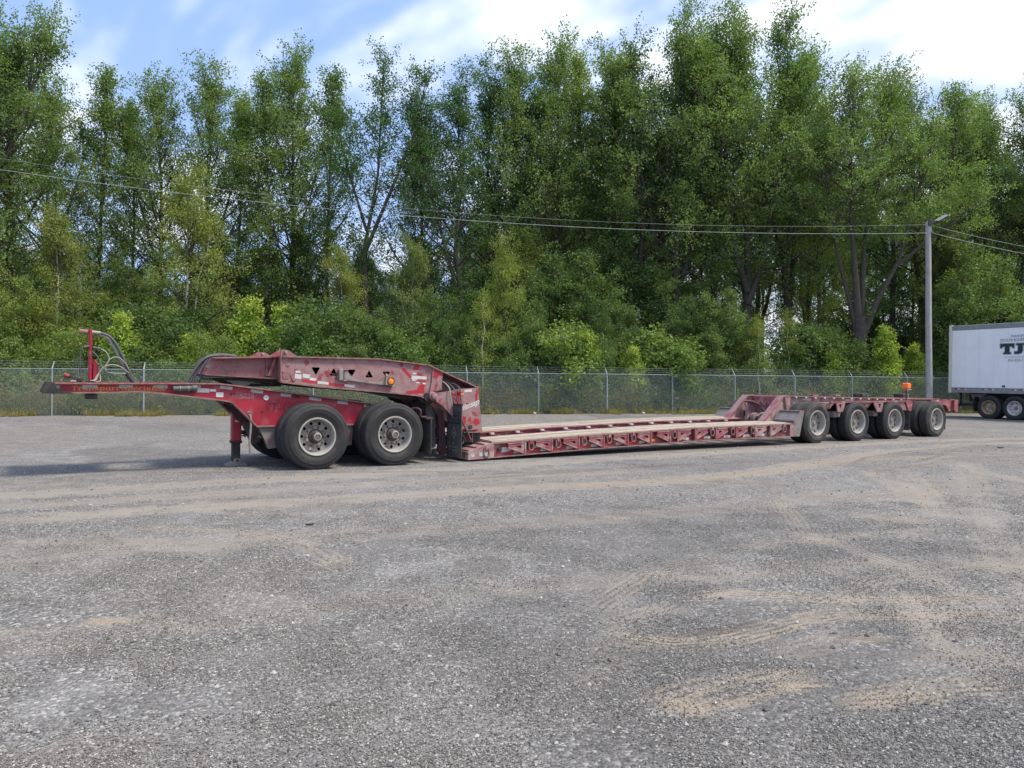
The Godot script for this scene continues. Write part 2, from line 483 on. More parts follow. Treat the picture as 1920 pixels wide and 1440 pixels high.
# a run of tyre marks or dust along points on the ground
func track(pts: Array, width: float, c: Color, strength: float, rng: RandomNumberGenerator, ribs := 0.0, fade := true, tread := 0.0):
	var cv := Curve2D.new()
	for i in pts.size():
		var t: Vector2 = (pts[mini(i + 1, pts.size() - 1)] - pts[maxi(i - 1, 0)]) * 0.2
		cv.add_point(pts[i], -t, t)
	var n = noise(SX, 0.9, rng.randi() % 9999, 4)
	var len = cv.get_baked_length()
	var st = AS / AP * 0.95
	var rut = lin(0.08, 0.068, 0.055)
	var k = 0.0
	while k < len:
		var p = cv.sample_baked(k)
		if p.x < AX - width or p.y < AZ - width or p.x > AX + AS + width or p.y > AZ + AS + width or p.y < 1.5 or absf(p.x) > p.y * 0.75 + 1.0:
			k += st
			continue
		var d = (cv.sample_baked(minf(k + 0.05, len)) - cv.sample_baked(maxf(k - 0.05, 0))).normalized()
		var o = Vector2(-d.y, d.x)
		var e = 1.0
		if fade:
			e = smoothstep(0.0, 0.12, k / len) * (1.0 - smoothstep(0.86, 1.0, k / len))
		var j = -width * 0.5
		while j < width * 0.5:
			var q = p + o * j
			var edge = 1.0 - smoothstep(0.55, 1.0, absf(j) / (width * 0.5) + n.get_noise_2d(q.x * 3.0, q.y * 3.0) * 0.45)
			var a = edge * e * strength * clampf(0.88 + n.get_noise_2d(q.x * 2.2 + 40.0, q.y * 2.2) * 0.6 + n.get_noise_2d(j * 9.0, k * 0.35 + 90.0) * 0.9, 0.0, 1.3)
			var rib = 0.0
			if ribs > 0.0:
				rib = sin((j + n.get_noise_2d(k * 2.0, 5.0) * 0.03) / ribs * TAU) * clampf(0.45 + n.get_noise_2d(q.x * 5.0, q.y * 5.0 + 9.0) * 1.6, 0.0, 1.0)
				a *= 0.65 + 0.35 * rib
			if tread > 0.0:
				a *= 0.7 + 0.3 * sin((k + absf(j) * 0.6) / tread * TAU)
			if rib < -0.35:
				dab(q.x, q.y, rut, clampf(edge * e * strength * 0.6 * speck.randf(), 0, 0.9))
			elif a > 0.02:
				dab(q.x, q.y, c, clampf(a * (0.75 + speck.randf() * 0.5), 0, 0.95))
			j += st
		k += st

func blotch(at: Vector2, rx: float, rz: float, c: Color, strength: float, rng: RandomNumberGenerator):
	var n = noise(SX, 1.6, rng.randi() % 9999, 5)
	var st = AS / AP * 0.95
	if at.x < AX - rx or at.y < AZ - rz or at.x > AX + AS + rx or at.y > AZ + AS + rz:
		return
	var x = -rx * 1.4
	while x < rx * 1.4:
		var z = -rz * 1.4
		while z < rz * 1.4:
			var r = Vector2(x / rx, z / rz).length() + n.get_noise_2d(at.x + x, at.y + z) * 0.9
			var a = (1.0 - smoothstep(0.35, 1.0, r)) * strength * (0.65 + speck.randf() * 0.7)
			if a > 0.02:
				dab(at.x + x, at.y + z, c, clampf(a, 0, 0.95))
			z += st
		x += st

const NX := -6.5
const NZ := 1.2
const NS := 13.0

func draw_marks():
	var rng := RandomNumberGenerator.new()
	rng.seed = 78
	var tan = lin(0.315, 0.26, 0.195)
	var pale = lin(0.285, 0.252, 0.21)
	var dark = lin(0.085, 0.072, 0.06)
	# two long pale lanes that pass in front of the trailer
	track([V(-12, 5.6), V(-6.0, 9.04), V(-2.8, 11.1), V(2.44, 14.5), V(6.5, 17.2), V(10.7, 19.6), V(15, 21)], 0.95, pale, 0.85, rng, 0.0, false)
	track([V(-12, 3.2), V(-4.9, 7.33), V(-0.4, 9.53), V(1.73, 10.4), V(3.5, 11.56), V(5.8, 13.96), V(7.3, 15.4), V(10.9, 18.4), V(13.5, 19.0)], 0.8, pale, 0.85, rng, 0.0, false)
	track([V(-0.4, 9.6), V(1.73, 10.4), V(3.6, 11.5), V(5.9, 13.6), V(8.0, 14.6), V(11.0, 15.6)], 0.7, tan, 0.8, rng, 0.09)
	track([V(-10, 4.4), V(-5.4, 8.2), V(-1.2, 10.6), V(3.0, 12.6)], 0.8, pale, 0.5, rng)
	track([V(-8, 3.0), V(-3.4, 5.9), V(0.5, 7.3), V(4.6, 9.2), V(7.5, 12.2)], 0.9, pale, 0.4, rng)
	track([V(-3.5, 3.3), V(-0.6, 4.6), V(2.2, 5.4), V(5.0, 5.6)], 0.6, pale, 0.35, rng)
	track([V(2.4, 2.6), V(3.0, 4.2), V(4.2, 6.8), V(6.2, 10.4), V(8.2, 14.2)], 0.5, pale, 0.5, rng)
	track([V(0.2, 3.1), V(0.5, 3.6), V(0.6, 4.1), V(1.0, 4.5)], 0.3, pale, 0.5, rng, 0.05)
	# the curved mark at the left and the curled ruts at the right
	track([V(-3.6, 6.95), V(-2.9, 6.9), V(-2.2, 6.63), V(-1.7, 6.17), V(-1.3, 5.57), V(-1.05, 5.05)], 0.34, tan, 0.55, rng, 0.085)
	track([V(-4.4, 6.3), V(-3.0, 6.2), V(-2.0, 5.9)], 0.5, pale, 0.4, rng)
	track([V(0.4, 3.95), V(0.55, 3.78), V(0.78, 3.72), V(1.12, 3.8), V(1.45, 4.06), V(1.76, 4.2), V(2.17, 4.22), V(2.9, 4.28)], 0.27, tan, 1.0, rng, 0.045)
	track([V(0.72, 3.82), V(1.10, 3.93), V(1.32, 4.1)], 0.12, dark, 0.6, rng, 0.04)
	track([V(0.95, 4.5), V(1.3, 4.66), V(1.6, 4.6), V(1.9, 4.5), V(2.4, 4.5), V(3.0, 4.62)], 0.24, tan, 0.9, rng, 0.05)
	track([V(0.45, 3.95), V(0.62, 4.2), V(0.9, 4.35)], 0.2, pale, 0.5, rng)
	track([V(1.2, 3.55), V(1.55, 3.75), V(1.75, 4.0)], 0.3, pale, 0.5, rng, 0.05)
	track([V(1.3, 4.42), V(1.6, 4.42), V(2.0, 4.36)], 0.1, dark, 0.55, rng, 0.035)
	track([V(0.55, 2.95), V(0.8, 3.12), V(1.1, 3.28), V(1.35, 3.32)], 0.34, tan, 0.85, rng, 0.06)
	blotch(V(0.66, 2.98), 0.2, 0.10, tan, 0.6, rng)
	track([V(0.72, 3.34), V(0.98, 3.47), V(1.3, 3.42), V(1.55, 3.38)], 0.07, dark, 0.6, rng, 0.03)
	track([V(1.3, 3.02), V(1.7, 3.16), V(2.2, 3.24)], 0.24, tan, 0.7, rng, 0.05)
	track([V(1.25, 3.0), V(1.5, 3.08), V(1.75, 3.06)], 0.18, tan, 0.55, rng)
	blotch(V(2.2, 3.55), 0.5, 0.25, pale, 0.5, rng)
	blotch(V(1.79, 3.80), 0.18, 0.06, tan, 0.7, rng)
	track([V(1.62, 3.86), V(1.78, 3.8), V(1.92, 3.73)], 0.10, dark, 0.65, rng, 0.03)
	blotch(V(1.04, 7.49), 0.22, 0.14, tan, 0.8, rng)
	track([V(0.86, 7.42), V(1.05, 7.55), V(1.22, 7.5)], 0.14, dark, 0.4, rng, 0.04)
	blotch(V(-2.04, 4.08), 0.22, 0.08, tan, 0.75, rng)
	blotch(V(-1.65, 3.95), 0.25, 0.08, pale, 0.5, rng)
	blotch(V(2.46, 6.3), 0.22, 0.2, tan, 0.6, rng)
	blotch(V(2.8, 7.6), 0.4, 0.3, dark, 0.35, rng)
	blotch(V(3.6, 7.4), 0.45, 0.3, tan, 0.4, rng)
	for t in [[V(5.67, 12.2), V(5.2, 10.8), V(4.89, 9.5), V(4.4, 8.0)], [V(6.3, 12.2), V(5.77, 11.2), V(5.0, 9.3), V(4.0, 7.2)], [V(2.36, 4.75), V(2.25, 4.2), V(2.06, 3.5)], [V(7.9, 13.4), V(7.2, 11.8), V(7.0, 9.5)]]:
		track(t, 0.42, pale, 0.6, rng, 0.0, true, 0.0)
	for t in [[V(2.1, 3.3), V(2.6, 4.0), V(2.75, 5.2), V(2.5, 6.6), V(3.0, 8.6), V(4.6, 10.6)], [V(0.3, 4.0), V(0.9, 5.2), V(2.2, 6.3), V(4.2, 7.0)], [V(1.7, 4.25), V(2.4, 5.0), V(3.8, 5.6)]]:
		track(t, 0.3, pale, 0.75, rng, 0.05)
	for t in [[V(5.5, 12.6), V(6.6, 14.4), V(8.69, 16.4), V(11.2, 17.8)], [V(6.7, 13.0), V(8.4, 15.0), V(10.9, 16.6), V(13.5, 17.0)], [V(5.2, 11.6), V(7.4, 13.4), V(9.5, 14.0), V(12, 13.6)]]:
		track(t, 0.5, tan, 0.5, rng, 0.07)
		track(t, 0.16, dark, 0.4, rng, 0.05)
	for k in 26:
		var a = Vector2(rng.randf_range(-9, 13), rng.randf_range(2.4, 20))
		var d = Vector2.from_angle(rng.randf_range(-0.35, 0.75)) * rng.randf_range(2.5, 7.0)
		track([a, a + d * 0.5 + Vector2(0, rng.randf_range(-0.12, 0.12)), a + d], rng.randf_range(0.12, 0.3), [pale, tan, pale, dark][rng.randi() % 4], rng.randf_range(0.2, 0.5), rng, 0.05)
	for k in 10:
		blotch(Vector2(rng.randf_range(-8, 11), rng.randf_range(2.4, 16)), rng.randf_range(0.15, 0.6), rng.randf_range(0.1, 0.3), [pale, tan, dark][rng.randi() % 3], rng.randf_range(0.2, 0.45), rng)

func tan_at(im: Image, x: float, z: float) -> float:
	var px = int((x - NX) / NS * AP)
	var py = int((z - NZ) / NS * AP)
	if px < 0 or py < 0 or px >= AP or py >= AP:
		return 0.0
	var c = im.get_pixel(px, py)
	return c.a if c.r > c.b * 1.08 else 0.0

func make_yard():
	var rng := RandomNumberGenerator.new()
	rng.seed = 77
	# fine picture of crushed stone
	var sz = 1024
	var ca = noise(CE, 0.15, 401, 1)
	ca.cellular_return_type = FastNoiseLite.RETURN_CELL_VALUE
	var cb = noise(CE, 0.33, 402, 1)
	cb.cellular_return_type = FastNoiseLite.RETURN_CELL_VALUE
	var cd = noise(CE, 0.15, 401, 1)
	cd.cellular_return_type = FastNoiseLite.RETURN_DISTANCE2_SUB
	var ia = ca.get_seamless_image(sz, sz).get_data()
	var ib = cb.get_seamless_image(sz, sz).get_data()
	var idd = cd.get_seamless_image(sz, sz).get_data()
	var sa = ia.size() / (sz * sz)
	var out = PackedByteArray()
	out.resize(sz * sz * 3)
	var hgt = PackedByteArray()
	hgt.resize(sz * sz)
	var gam = PackedByteArray()
	for k in 1025:
		var x = k / 1024.0
		gam.append(int(255.0 * Color(x, x, x).linear_to_srgb().r))
	for k in sz * sz:
		var a = ia[k * sa] / 255.0
		var b = ib[k * sa] / 255.0
		var g = 0.125 + 0.26 * b * b
		var wr = 0.0
		if a > 0.58:
			var pick = (a - 0.58) / 0.42
			g = lerpf(g, 0.14 + 0.55 * pow(pick, 2.2), 0.8)
			wr = (pick * 7.0 - floorf(pick * 7.0) - 0.5) * 0.10
		elif a < 0.12:
			g = lerpf(g, 0.07, 0.7)
		hgt[k] = clampi(int(idd[k * sa] * (0.9 if a > 0.58 else 0.35) + b * 60.0), 0, 255)
		g *= 0.85
		out[k * 3] = gam[int(clampf(g * (1.0 + wr), 0, 1) * 1024)]
		out[k * 3 + 1] = gam[int(clampf(g * 0.965, 0, 1) * 1024)]
		out[k * 3 + 2] = gam[int(clampf(g * (0.905 - wr * 0.8), 0, 1) * 1024)]
	var m = mat(Color.WHITE, 0.95)
	m.albedo_texture = ImageTexture.create_from_image(Image.create_from_data(sz, sz, false, Image.FORMAT_RGB8, out))
	m.heightmap_enabled = true
	m.heightmap_texture = ImageTexture.create_from_image(Image.create_from_data(sz, sz, false, Image.FORMAT_L8, hgt))
	m.heightmap_scale = 0.9
	m.metallic_specular = 0.3
	# broad marks: compacted dark ground, pale stone, tan dust
	var f1 = noise(SX, 0.011, 411, 5).get_image(512, 512).get_data()
	var f2 = noise(SX, 0.017, 421, 5).get_image(512, 512).get_data()
	var f3 = noise(SX, 0.16, 441, 3).get_image(512, 512).get_data()
	var low = PackedByteArray()
	low.resize(512 * 512 * 4)
	for k in 512 * 512:
		var a = f1[k] / 255.0
		var b = f2[k] / 255.0
		var c = lin(0.165, 0.16, 0.152)
		var al = 0.0
		if a > 0.5:
			c = lin(0.205, 0.18, 0.155)
			al = smoothstep(0.5, 0.8, a) * 0.5
		else:
			c = lin(0.118, 0.113, 0.108)
			al = smoothstep(0.5, 0.2, a) * 0.45
		if b > 0.56 and al < 0.3:
			c = lin(0.222, 0.216, 0.206)
			al = maxf(al, smoothstep(0.56, 0.8, b) * 0.45)
		var mo = 0.72 + 0.56 * f3[k] / 255.0
		al = maxf(al, absf(mo - 1.0) * 1.6)
		low[k * 4] = clampi(int(c.r * mo * 255), 0, 255); low[k * 4 + 1] = clampi(int(c.g * mo * 255), 0, 255); low[k * 4 + 2] = clampi(int(c.b * mo * 255), 0, 255)
		low[k * 4 + 3] = int(al * 255)
	marks = Image.create_from_data(512, 512, false, Image.FORMAT_RGBA8, low)
	marks.resize(AP, AP, Image.INTERPOLATE_CUBIC)
	var wide_base = marks.duplicate()
	speck.seed = 31
	draw_marks()
	var wide_marks = marks
	# the same marks drawn finer on the part of the yard that lies before the eye
	var k0 = AP / AS
	var near = wide_base.get_region(Rect2i(int((NX - AX) * k0), int((NZ - AZ) * k0), int(NS * k0), int(NS * k0)))
	near.resize(AP, AP, Image.INTERPOLATE_CUBIC)
	marks = near
	AX = NX; AZ = NZ; AS = NS
	draw_marks()
	var near_marks = marks
	m.detail_enabled = true
	m.detail_blend_mode = BaseMaterial3D.BLEND_MODE_MIX
	m.detail_albedo = ImageTexture.create_from_image(wide_marks)
	m.detail_uv_layer = BaseMaterial3D.DETAIL_UV_2
	var mn = m.duplicate()
	mn.detail_albedo = ImageTexture.create_from_image(near_marks)
	var wav = noise(SX, 0.35, 431, 3)
	var hh = func(px: float, pz: float) -> float:
		return ground(px, pz) + wav.get_noise_2d(px, pz) * 0.012 * smoothstep(1.0, 4.0, pz)
	# the sheet: fine squares near the eye, coarse ones far out; the part before the eye wears the finer marks
	var xs = []
	var zs = []
	for q in [-400.0, -250.0, -150.0, -90.0, -60.0, -45.0]: xs.append(q)
	var x = -34.5
	while x <= 44.0:
		xs.append(x); x += 0.5
	for q in [50.0, 65.0, 95.0, 150.0, 250.0, 400.0]: xs.append(q)
	for q in [-200.0, -100.0, -50.0, -25.0, -12.0, -5.0, -1.0]: zs.append(q)
	var z = 0.2
	while z <= 60.0:
		zs.append(z); z += 0.25
	for q in [66.0, 80.0, 110.0, 170.0, 280.0, 500.0]: zs.append(q)
	var va = [PackedVector3Array(), PackedVector3Array()]
	var na = [PackedVector3Array(), PackedVector3Array()]
	var ua = [PackedVector2Array(), PackedVector2Array()]
	var ub = [PackedVector2Array(), PackedVector2Array()]
	var pv = []
	var pn = []
	for j in zs.size():
		for i in xs.size():
			pv.append(Vector3(xs[i], hh.call(xs[i], zs[j]), -zs[j]))
			var dx = hh.call(xs[i] + 0.2, zs[j]) - hh.call(xs[i] - 0.2, zs[j])
			var dz = hh.call(xs[i], zs[j] + 0.2) - hh.call(xs[i], zs[j] - 0.2)
			pn.append(Vector3(-dx / 0.4, 1, dz / 0.4).normalized())
	var w = xs.size()
	for j in zs.size() - 1:
		for i in w - 1:
			var close = 1 if xs[i] >= NX - 0.01 and xs[i + 1] <= NX + NS + 0.01 and zs[j] >= NZ - 0.01 and zs[j + 1] <= NZ + NS + 0.01 else 0
			var a = j * w + i
			for q in [a, a + w, a + w + 1, a, a + w + 1, a + 1]:
				var p: Vector3 = pv[q]
				va[close].append(p); na[close].append(pn[q])
				ua[close].append(Vector2(p.x, -p.z) / 2.3)
				ub[close].append((Vector2(p.x, -p.z) - Vector2(NX, NZ)) / NS if close else (Vector2(p.x, -p.z) - Vector2(-16.0, 0.0)) / 42.0)
	for k in 2:
		var arr = []
		arr.resize(Mesh.ARRAY_MAX)
		arr[Mesh.ARRAY_VERTEX] = va[k]; arr[Mesh.ARRAY_NORMAL] = na[k]; arr[Mesh.ARRAY_TEX_UV] = ua[k]; arr[Mesh.ARRAY_TEX_UV2] = ub[k]
		var me := ArrayMesh.new()
		me.add_surface_from_arrays(Mesh.PRIMITIVE_TRIANGLES, arr)
		me.surface_set_material(0, mn if k else m)
		tag(inst("ground", me, null, self), "grey crushed stone yard with tan dust and tyre marks" if k == 0 else "foreground of the grey crushed stone yard with curled tan tyre ruts", "", "", "structure")

	# loose stones: small heaps of real pebbles laid patch by patch where the eye is close
	var stone = mat(Color.WHITE, 0.9)
	stone.vertex_color_use_as_albedo = true
	var patches = []
	for k in 6:
		var b := MB.new()
		b.tinted = true
		for q in 46:
			var r = 0.0019 + 0.0034 * pow(rng.randf(), 2.4)
			var rr = 0.115 * sqrt(rng.randf())
			var an = rng.randf() * TAU
			pebble(b, Vector3(cos(an) * rr, r * 0.3, sin(an) * rr), r, rng)
		patches.append(b.mesh())
	var spots = [[], [], [], [], [], []]
	for k in 13000:
		var pz = 2.0 + 7.0 * pow(rng.randf(), 1.7)
		var px = rng.randf_range(-1, 1) * (pz * 0.70 + 0.3)
		if noise_at(px * 0.9, pz * 0.9) + rng.randf_range(-0.3, 0.3) < -0.16 + 0.05 * (pz - 3.0): continue
		if tan_at(near_marks, px, pz) > rng.randf_range(0.35, 1.05): continue
		spots[rng.randi() % 6].append(Transform3D(Basis(Vector3.UP, rng.randf() * TAU), Vector3(px, hh.call(px, pz) + 0.001, -pz)))
	for k in 6:
		scatter("loose_gravel", patches[k], stone, spots[k], "loose grey pebbles strewn over the yard")
	var bigger = []
	for k in 3:
		var b := MB.new()
		b.tinted = true
		pebble(b, Vector3.ZERO, 1.0, rng, [0.24, 0.42, 0.11][k])
		bigger.append(b.mesh())
	var big = [[], [], []]
	for k in 2600:
		var pz = 2.1 + 26.0 * pow(rng.randf(), 1.9)
		var px = rng.randf_range(-1, 1) * (pz * 0.72 + 0.3)
		if across(px, pz) < -0.1 and pz < 24: continue
		var r = 0.005 + 0.008 * pow(rng.randf(), 3.5) + 0.0004 * pz
		big[rng.randi() % 3].append(Transform3D(Basis(Vector3.UP, rng.randf() * TAU).scaled(Vector3.ONE * r), Vector3(px, hh.call(px, pz) + r * 0.3, -pz)))
	for k in 3:
		scatter("scattered_gravel", bigger[k], stone, big[k], "larger loose stones scattered over the gravel yard")

func pebble(b: MB, at: Vector3, r: float, rng: RandomNumberGenerator, tone := -1.0):
	var g = tone
	if g < 0.0:
		var q = rng.randf()
		g = 0.10 + 0.15 * rng.randf() if q < 0.74 else (0.27 + 0.22 * rng.randf() if q < 0.90 else 0.06)
	var wr = rng.randf_range(-0.05, 0.06)
	g *= 0.94
	b.col = Color(g * (1.04 + wr), g, g * (0.92 - wr * 0.6))
	var p = []
	for d in [Vector3(1, 0, 0), Vector3(0, 0, 1), Vector3(-1, 0, 0), Vector3(0, 0, -1), Vector3(0, 1, 0), Vector3(0, -1, 0)]:
		p.append(at + (d * rng.randf_range(0.7, 1.35) + Vector3(rng.randf_range(-0.3, 0.3), rng.randf_range(-0.15, 0.2), rng.randf_range(-0.3, 0.3))) * r * Vector3(1, 0.7, 1))
	for k in 4:
		b.ftri(p[k], p[(k + 1) % 4], p[4], (p[k] + p[(k + 1) % 4] + p[4]) / 3.0 - at)
		b.ftri(p[k], p[(k + 1) % 4], p[5], (p[k] + p[(k + 1) % 4] + p[5]) / 3.0 - at)

func scatter(called: String, mesh: Mesh, m: Material, at: Array, label := "", parent: Node = self, tint := []) -> MultiMeshInstance3D:
	var mm := MultiMesh.new()
	mm.transform_format = MultiMesh.TRANSFORM_3D
	mm.use_colors = tint.size() > 0
	mm.mesh = mesh
	mm.instance_count = at.size()
	for k in at.size():
		mm.set_instance_transform(k, at[k])
		if tint.size() > 0:
			mm.set_instance_color(k, tint[k])
	var o := MultiMeshInstance3D.new()
	o.multimesh = mm
	o.material_override = m
	hang(o, called, parent)
	tag(o, label if parent == self else "", "", "", "stuff")
	return o

# ------------------------------------------------------------------ trees and shrubs
var sprays := {}

# a twig's worth of leaves round the +y axis: [corners, normals], two triangles a leaf
func spray(count: int, length: float, wide: float, leaf: float, narrow: float, sd: int) -> Array:
	var rng := RandomNumberGenerator.new()
	rng.seed = sd
	var v = PackedVector3Array()
	var n = PackedVector3Array()
	for k in count:
		var y = length * rng.randf()
		var an = rng.randf() * TAU
		var rr = wide * sqrt(rng.randf())
		var at = Vector3(cos(an) * rr, y, sin(an) * rr)
		var d = Vector3(rng.randf_range(-1, 1), rng.randf_range(-1.0, 0.7), rng.randf_range(-1, 1)).normalized()
		var s = d.cross(Vector3(rng.randf_range(-1, 1), rng.randf_range(-0.3, 1), rng.randf_range(-1, 1))).normalized()
		var nn = s.cross(d).normalized()
		if nn.y < 0 and rng.randf() < 0.75:
			nn = -nn
		var L = leaf * rng.randf_range(0.7, 1.25)
		var a = at
		var t = at + d * L
		var l = at + d * L * 0.42 + s * L * narrow + nn * L * 0.10
		var r = at + d * L * 0.42 - s * L * narrow + nn * L * 0.10
		for q in [[a, l, t], [a, t, r]]:
			var g = (q[2] - q[0]).cross(q[1] - q[0]).normalized()
			if g.dot(nn) < 0:
				v.append(q[0]); v.append(q[2]); v.append(q[1])
				g = -g
			else:
				v.append(q[0]); v.append(q[1]); v.append(q[2])
			for z in 3:
				n.append(g)
	return [v, n]

func spray_set(key: String, count: int, length: float, wide: float, leaf: float, narrow: float) -> Array:
	if not sprays.has(key):
		var l = []
		for k in 8:
			l.append(spray(count, length, wide, leaf, narrow, 500 + k * 7 + key.hash() % 1000))
		sprays[key] = l
	return sprays[key]

class Crown:
	var v = PackedVector3Array()
	var n = PackedVector3Array()
	var c = PackedColorArray()

func put_spray(cr: Crown, set: Array, at: Vector3, dir: Vector3, col: Color, rng: RandomNumberGenerator, sc := 1.0):
	var s = set[rng.randi() % set.size()]
	var y = dir.normalized()
	var x = y.cross(Vector3(rng.randf_range(-1, 1), rng.randf_range(-1, 1), rng.randf_range(-1, 1))).normalized()
	var z = x.cross(y)
	cr.v.append_array(Transform3D(Basis(x * sc, y * sc, z * sc), at) * (s[0] as PackedVector3Array))
	cr.n.append_array(Transform3D(Basis(x, y, z), Vector3.ZERO) * (s[1] as PackedVector3Array))
	var k = PackedColorArray()
	k.resize((s[0] as PackedVector3Array).size())
	var f = rng.randf_range(0.75, 1.25)
	k.fill(Color(col.r * f, col.g * f, col.b * f))
	cr.c.append_array(k)

func crown_mesh(cr: Crown) -> ArrayMesh:
	var a = []
	a.resize(Mesh.ARRAY_MAX)
	a[Mesh.ARRAY_VERTEX] = cr.v
	a[Mesh.ARRAY_NORMAL] = cr.n
	a[Mesh.ARRAY_COLOR] = cr.c
	var m := ArrayMesh.new()
	m.add_surface_from_arrays(Mesh.PRIMITIVE_TRIANGLES, a)
	return m

# leaders: each {pts, r0, r1, from, R}; branches leave them all the way up; returns [wood, crown]
func grow(p: Dictionary) -> Array:
	var twigs = MB.new() if p.has("twigs") else null
	var rng := RandomNumberGenerator.new()
	rng.seed = p.seed
	var wood := MB.new()
	var cr := Crown.new()
	var set = spray_set(p.spray[0], p.spray[1], p.spray[2], p.spray[3], p.spray[4], p.spray[5])
	if twigs == null:
		twigs = wood
	for L in p.leaders:
		var pts: Array = L.pts
		var rad = []
		for i in pts.size():
			rad.append(lerpf(L.r0, L.r1, pow(float(i) / (pts.size() - 1), 0.8)))
		wood.tube(pts, rad, p.get("sides", 7), false)
		var cv := Curve3D.new()
		for q in pts:
			cv.add_point(q)
		var len = cv.get_baked_length()
		var n: int = L.n
		for i in n:
			var t = (i + rng.randf()) / n
			var o = cv.sample_baked(lerpf(L.from, 0.985, t) * len)
			var prof = minf(1.0, (1.0 - t) * p.get("taper", 1.4) + 0.09) * minf(1.0, 0.55 + t * 2.2) * rng.randf_range(0.42, 1.3)
			var az = i * 2.39996 + rng.randf_range(-0.5, 0.5)
			var el = lerpf(p.el0, p.el1, t) + rng.randf_range(-0.15, 0.15)
			if t > 0.45 and rng.randf() < p.get("shoots", 0.28):
				# upright shoots give the crown its ragged fingers
				el = rng.randf_range(1.15, 1.4)
				prof = clampf(prof + rng.randf_range(0.15, 0.45), 0.3, 0.95)
			var d = Vector3(cos(az) * cos(el), sin(el), sin(az) * cos(el))
			if L.has("lean"):
				d = (d + L.lean * 0.5).normalized()
			var bl = L.R * prof
			var e1 = o + d * bl * 0.5
			var d2 = (d + Vector3(0, p.get("curl", 0.35), 0)).normalized()
			var e2 = e1 + d2 * bl * 0.5
			var br = clampf(bl * 0.016, 0.012, 0.09)
			twigs.tube([o, e1, e2], [br, br * 0.65, br * 0.25], 4, false)
			if rng.randf() < p.get("bare", 0.0):
				continue
			var tone: Color = p.col.lerp(p.col2, rng.randf())
			var m: int = p.subs
			for j in m:
				var s = lerpf(p.get("inner", 0.35), 1.0, (j + rng.randf()) / m)
				var at = o.lerp(e1, s * 2.0) if s < 0.5 else e1.lerp(e2, s * 2.0 - 1.0)
				var sd = (d2 + Vector3(rng.randf_range(-1, 1), rng.randf_range(-0.75, 0.8) + p.get("lift", 0.0), rng.randf_range(-1, 1)) * 0.95).normalized()
				var sl = bl * 0.36 * rng.randf_range(0.6, 1.2) + 0.12
				if br > 0.02:
					twigs.tube([at, at + sd * sl], [br * 0.35, br * 0.12], 3, false)
				var k = 0.25
				while k < 1.01:
					put_spray(cr, set, at + sd * sl * k + Vector3(rng.randf_range(-0.1, 0.1), rng.randf_range(-0.1, 0.1), rng.randf_range(-0.1, 0.1)), (sd + Vector3(rng.randf_range(-0.5, 0.5), rng.randf_range(-0.6, 0.3), rng.randf_range(-0.5, 0.5))), tone, rng)
					k += p.get("step", 0.5)
			put_spray(cr, set, e2, d2, tone, rng)
			put_spray(cr, set, e2 - d2 * 0.25, d2, tone, rng)
	return [wood.mesh(), crown_mesh(cr), twigs.mesh() if twigs != wood else null]

func stem(base: Vector3, top: Vector3, wob: float, rng: RandomNumberGenerator, n := 6) -> Array:
	var out = []
	for i in n + 1:
		var t = float(i) / n
		var q = base.lerp(top, t)
		if i > 0 and i < n:
			q += Vector3(rng.randf_range(-wob, wob), 0, rng.randf_range(-wob, wob))
		out.append(q)
	return out

var kinds := {}

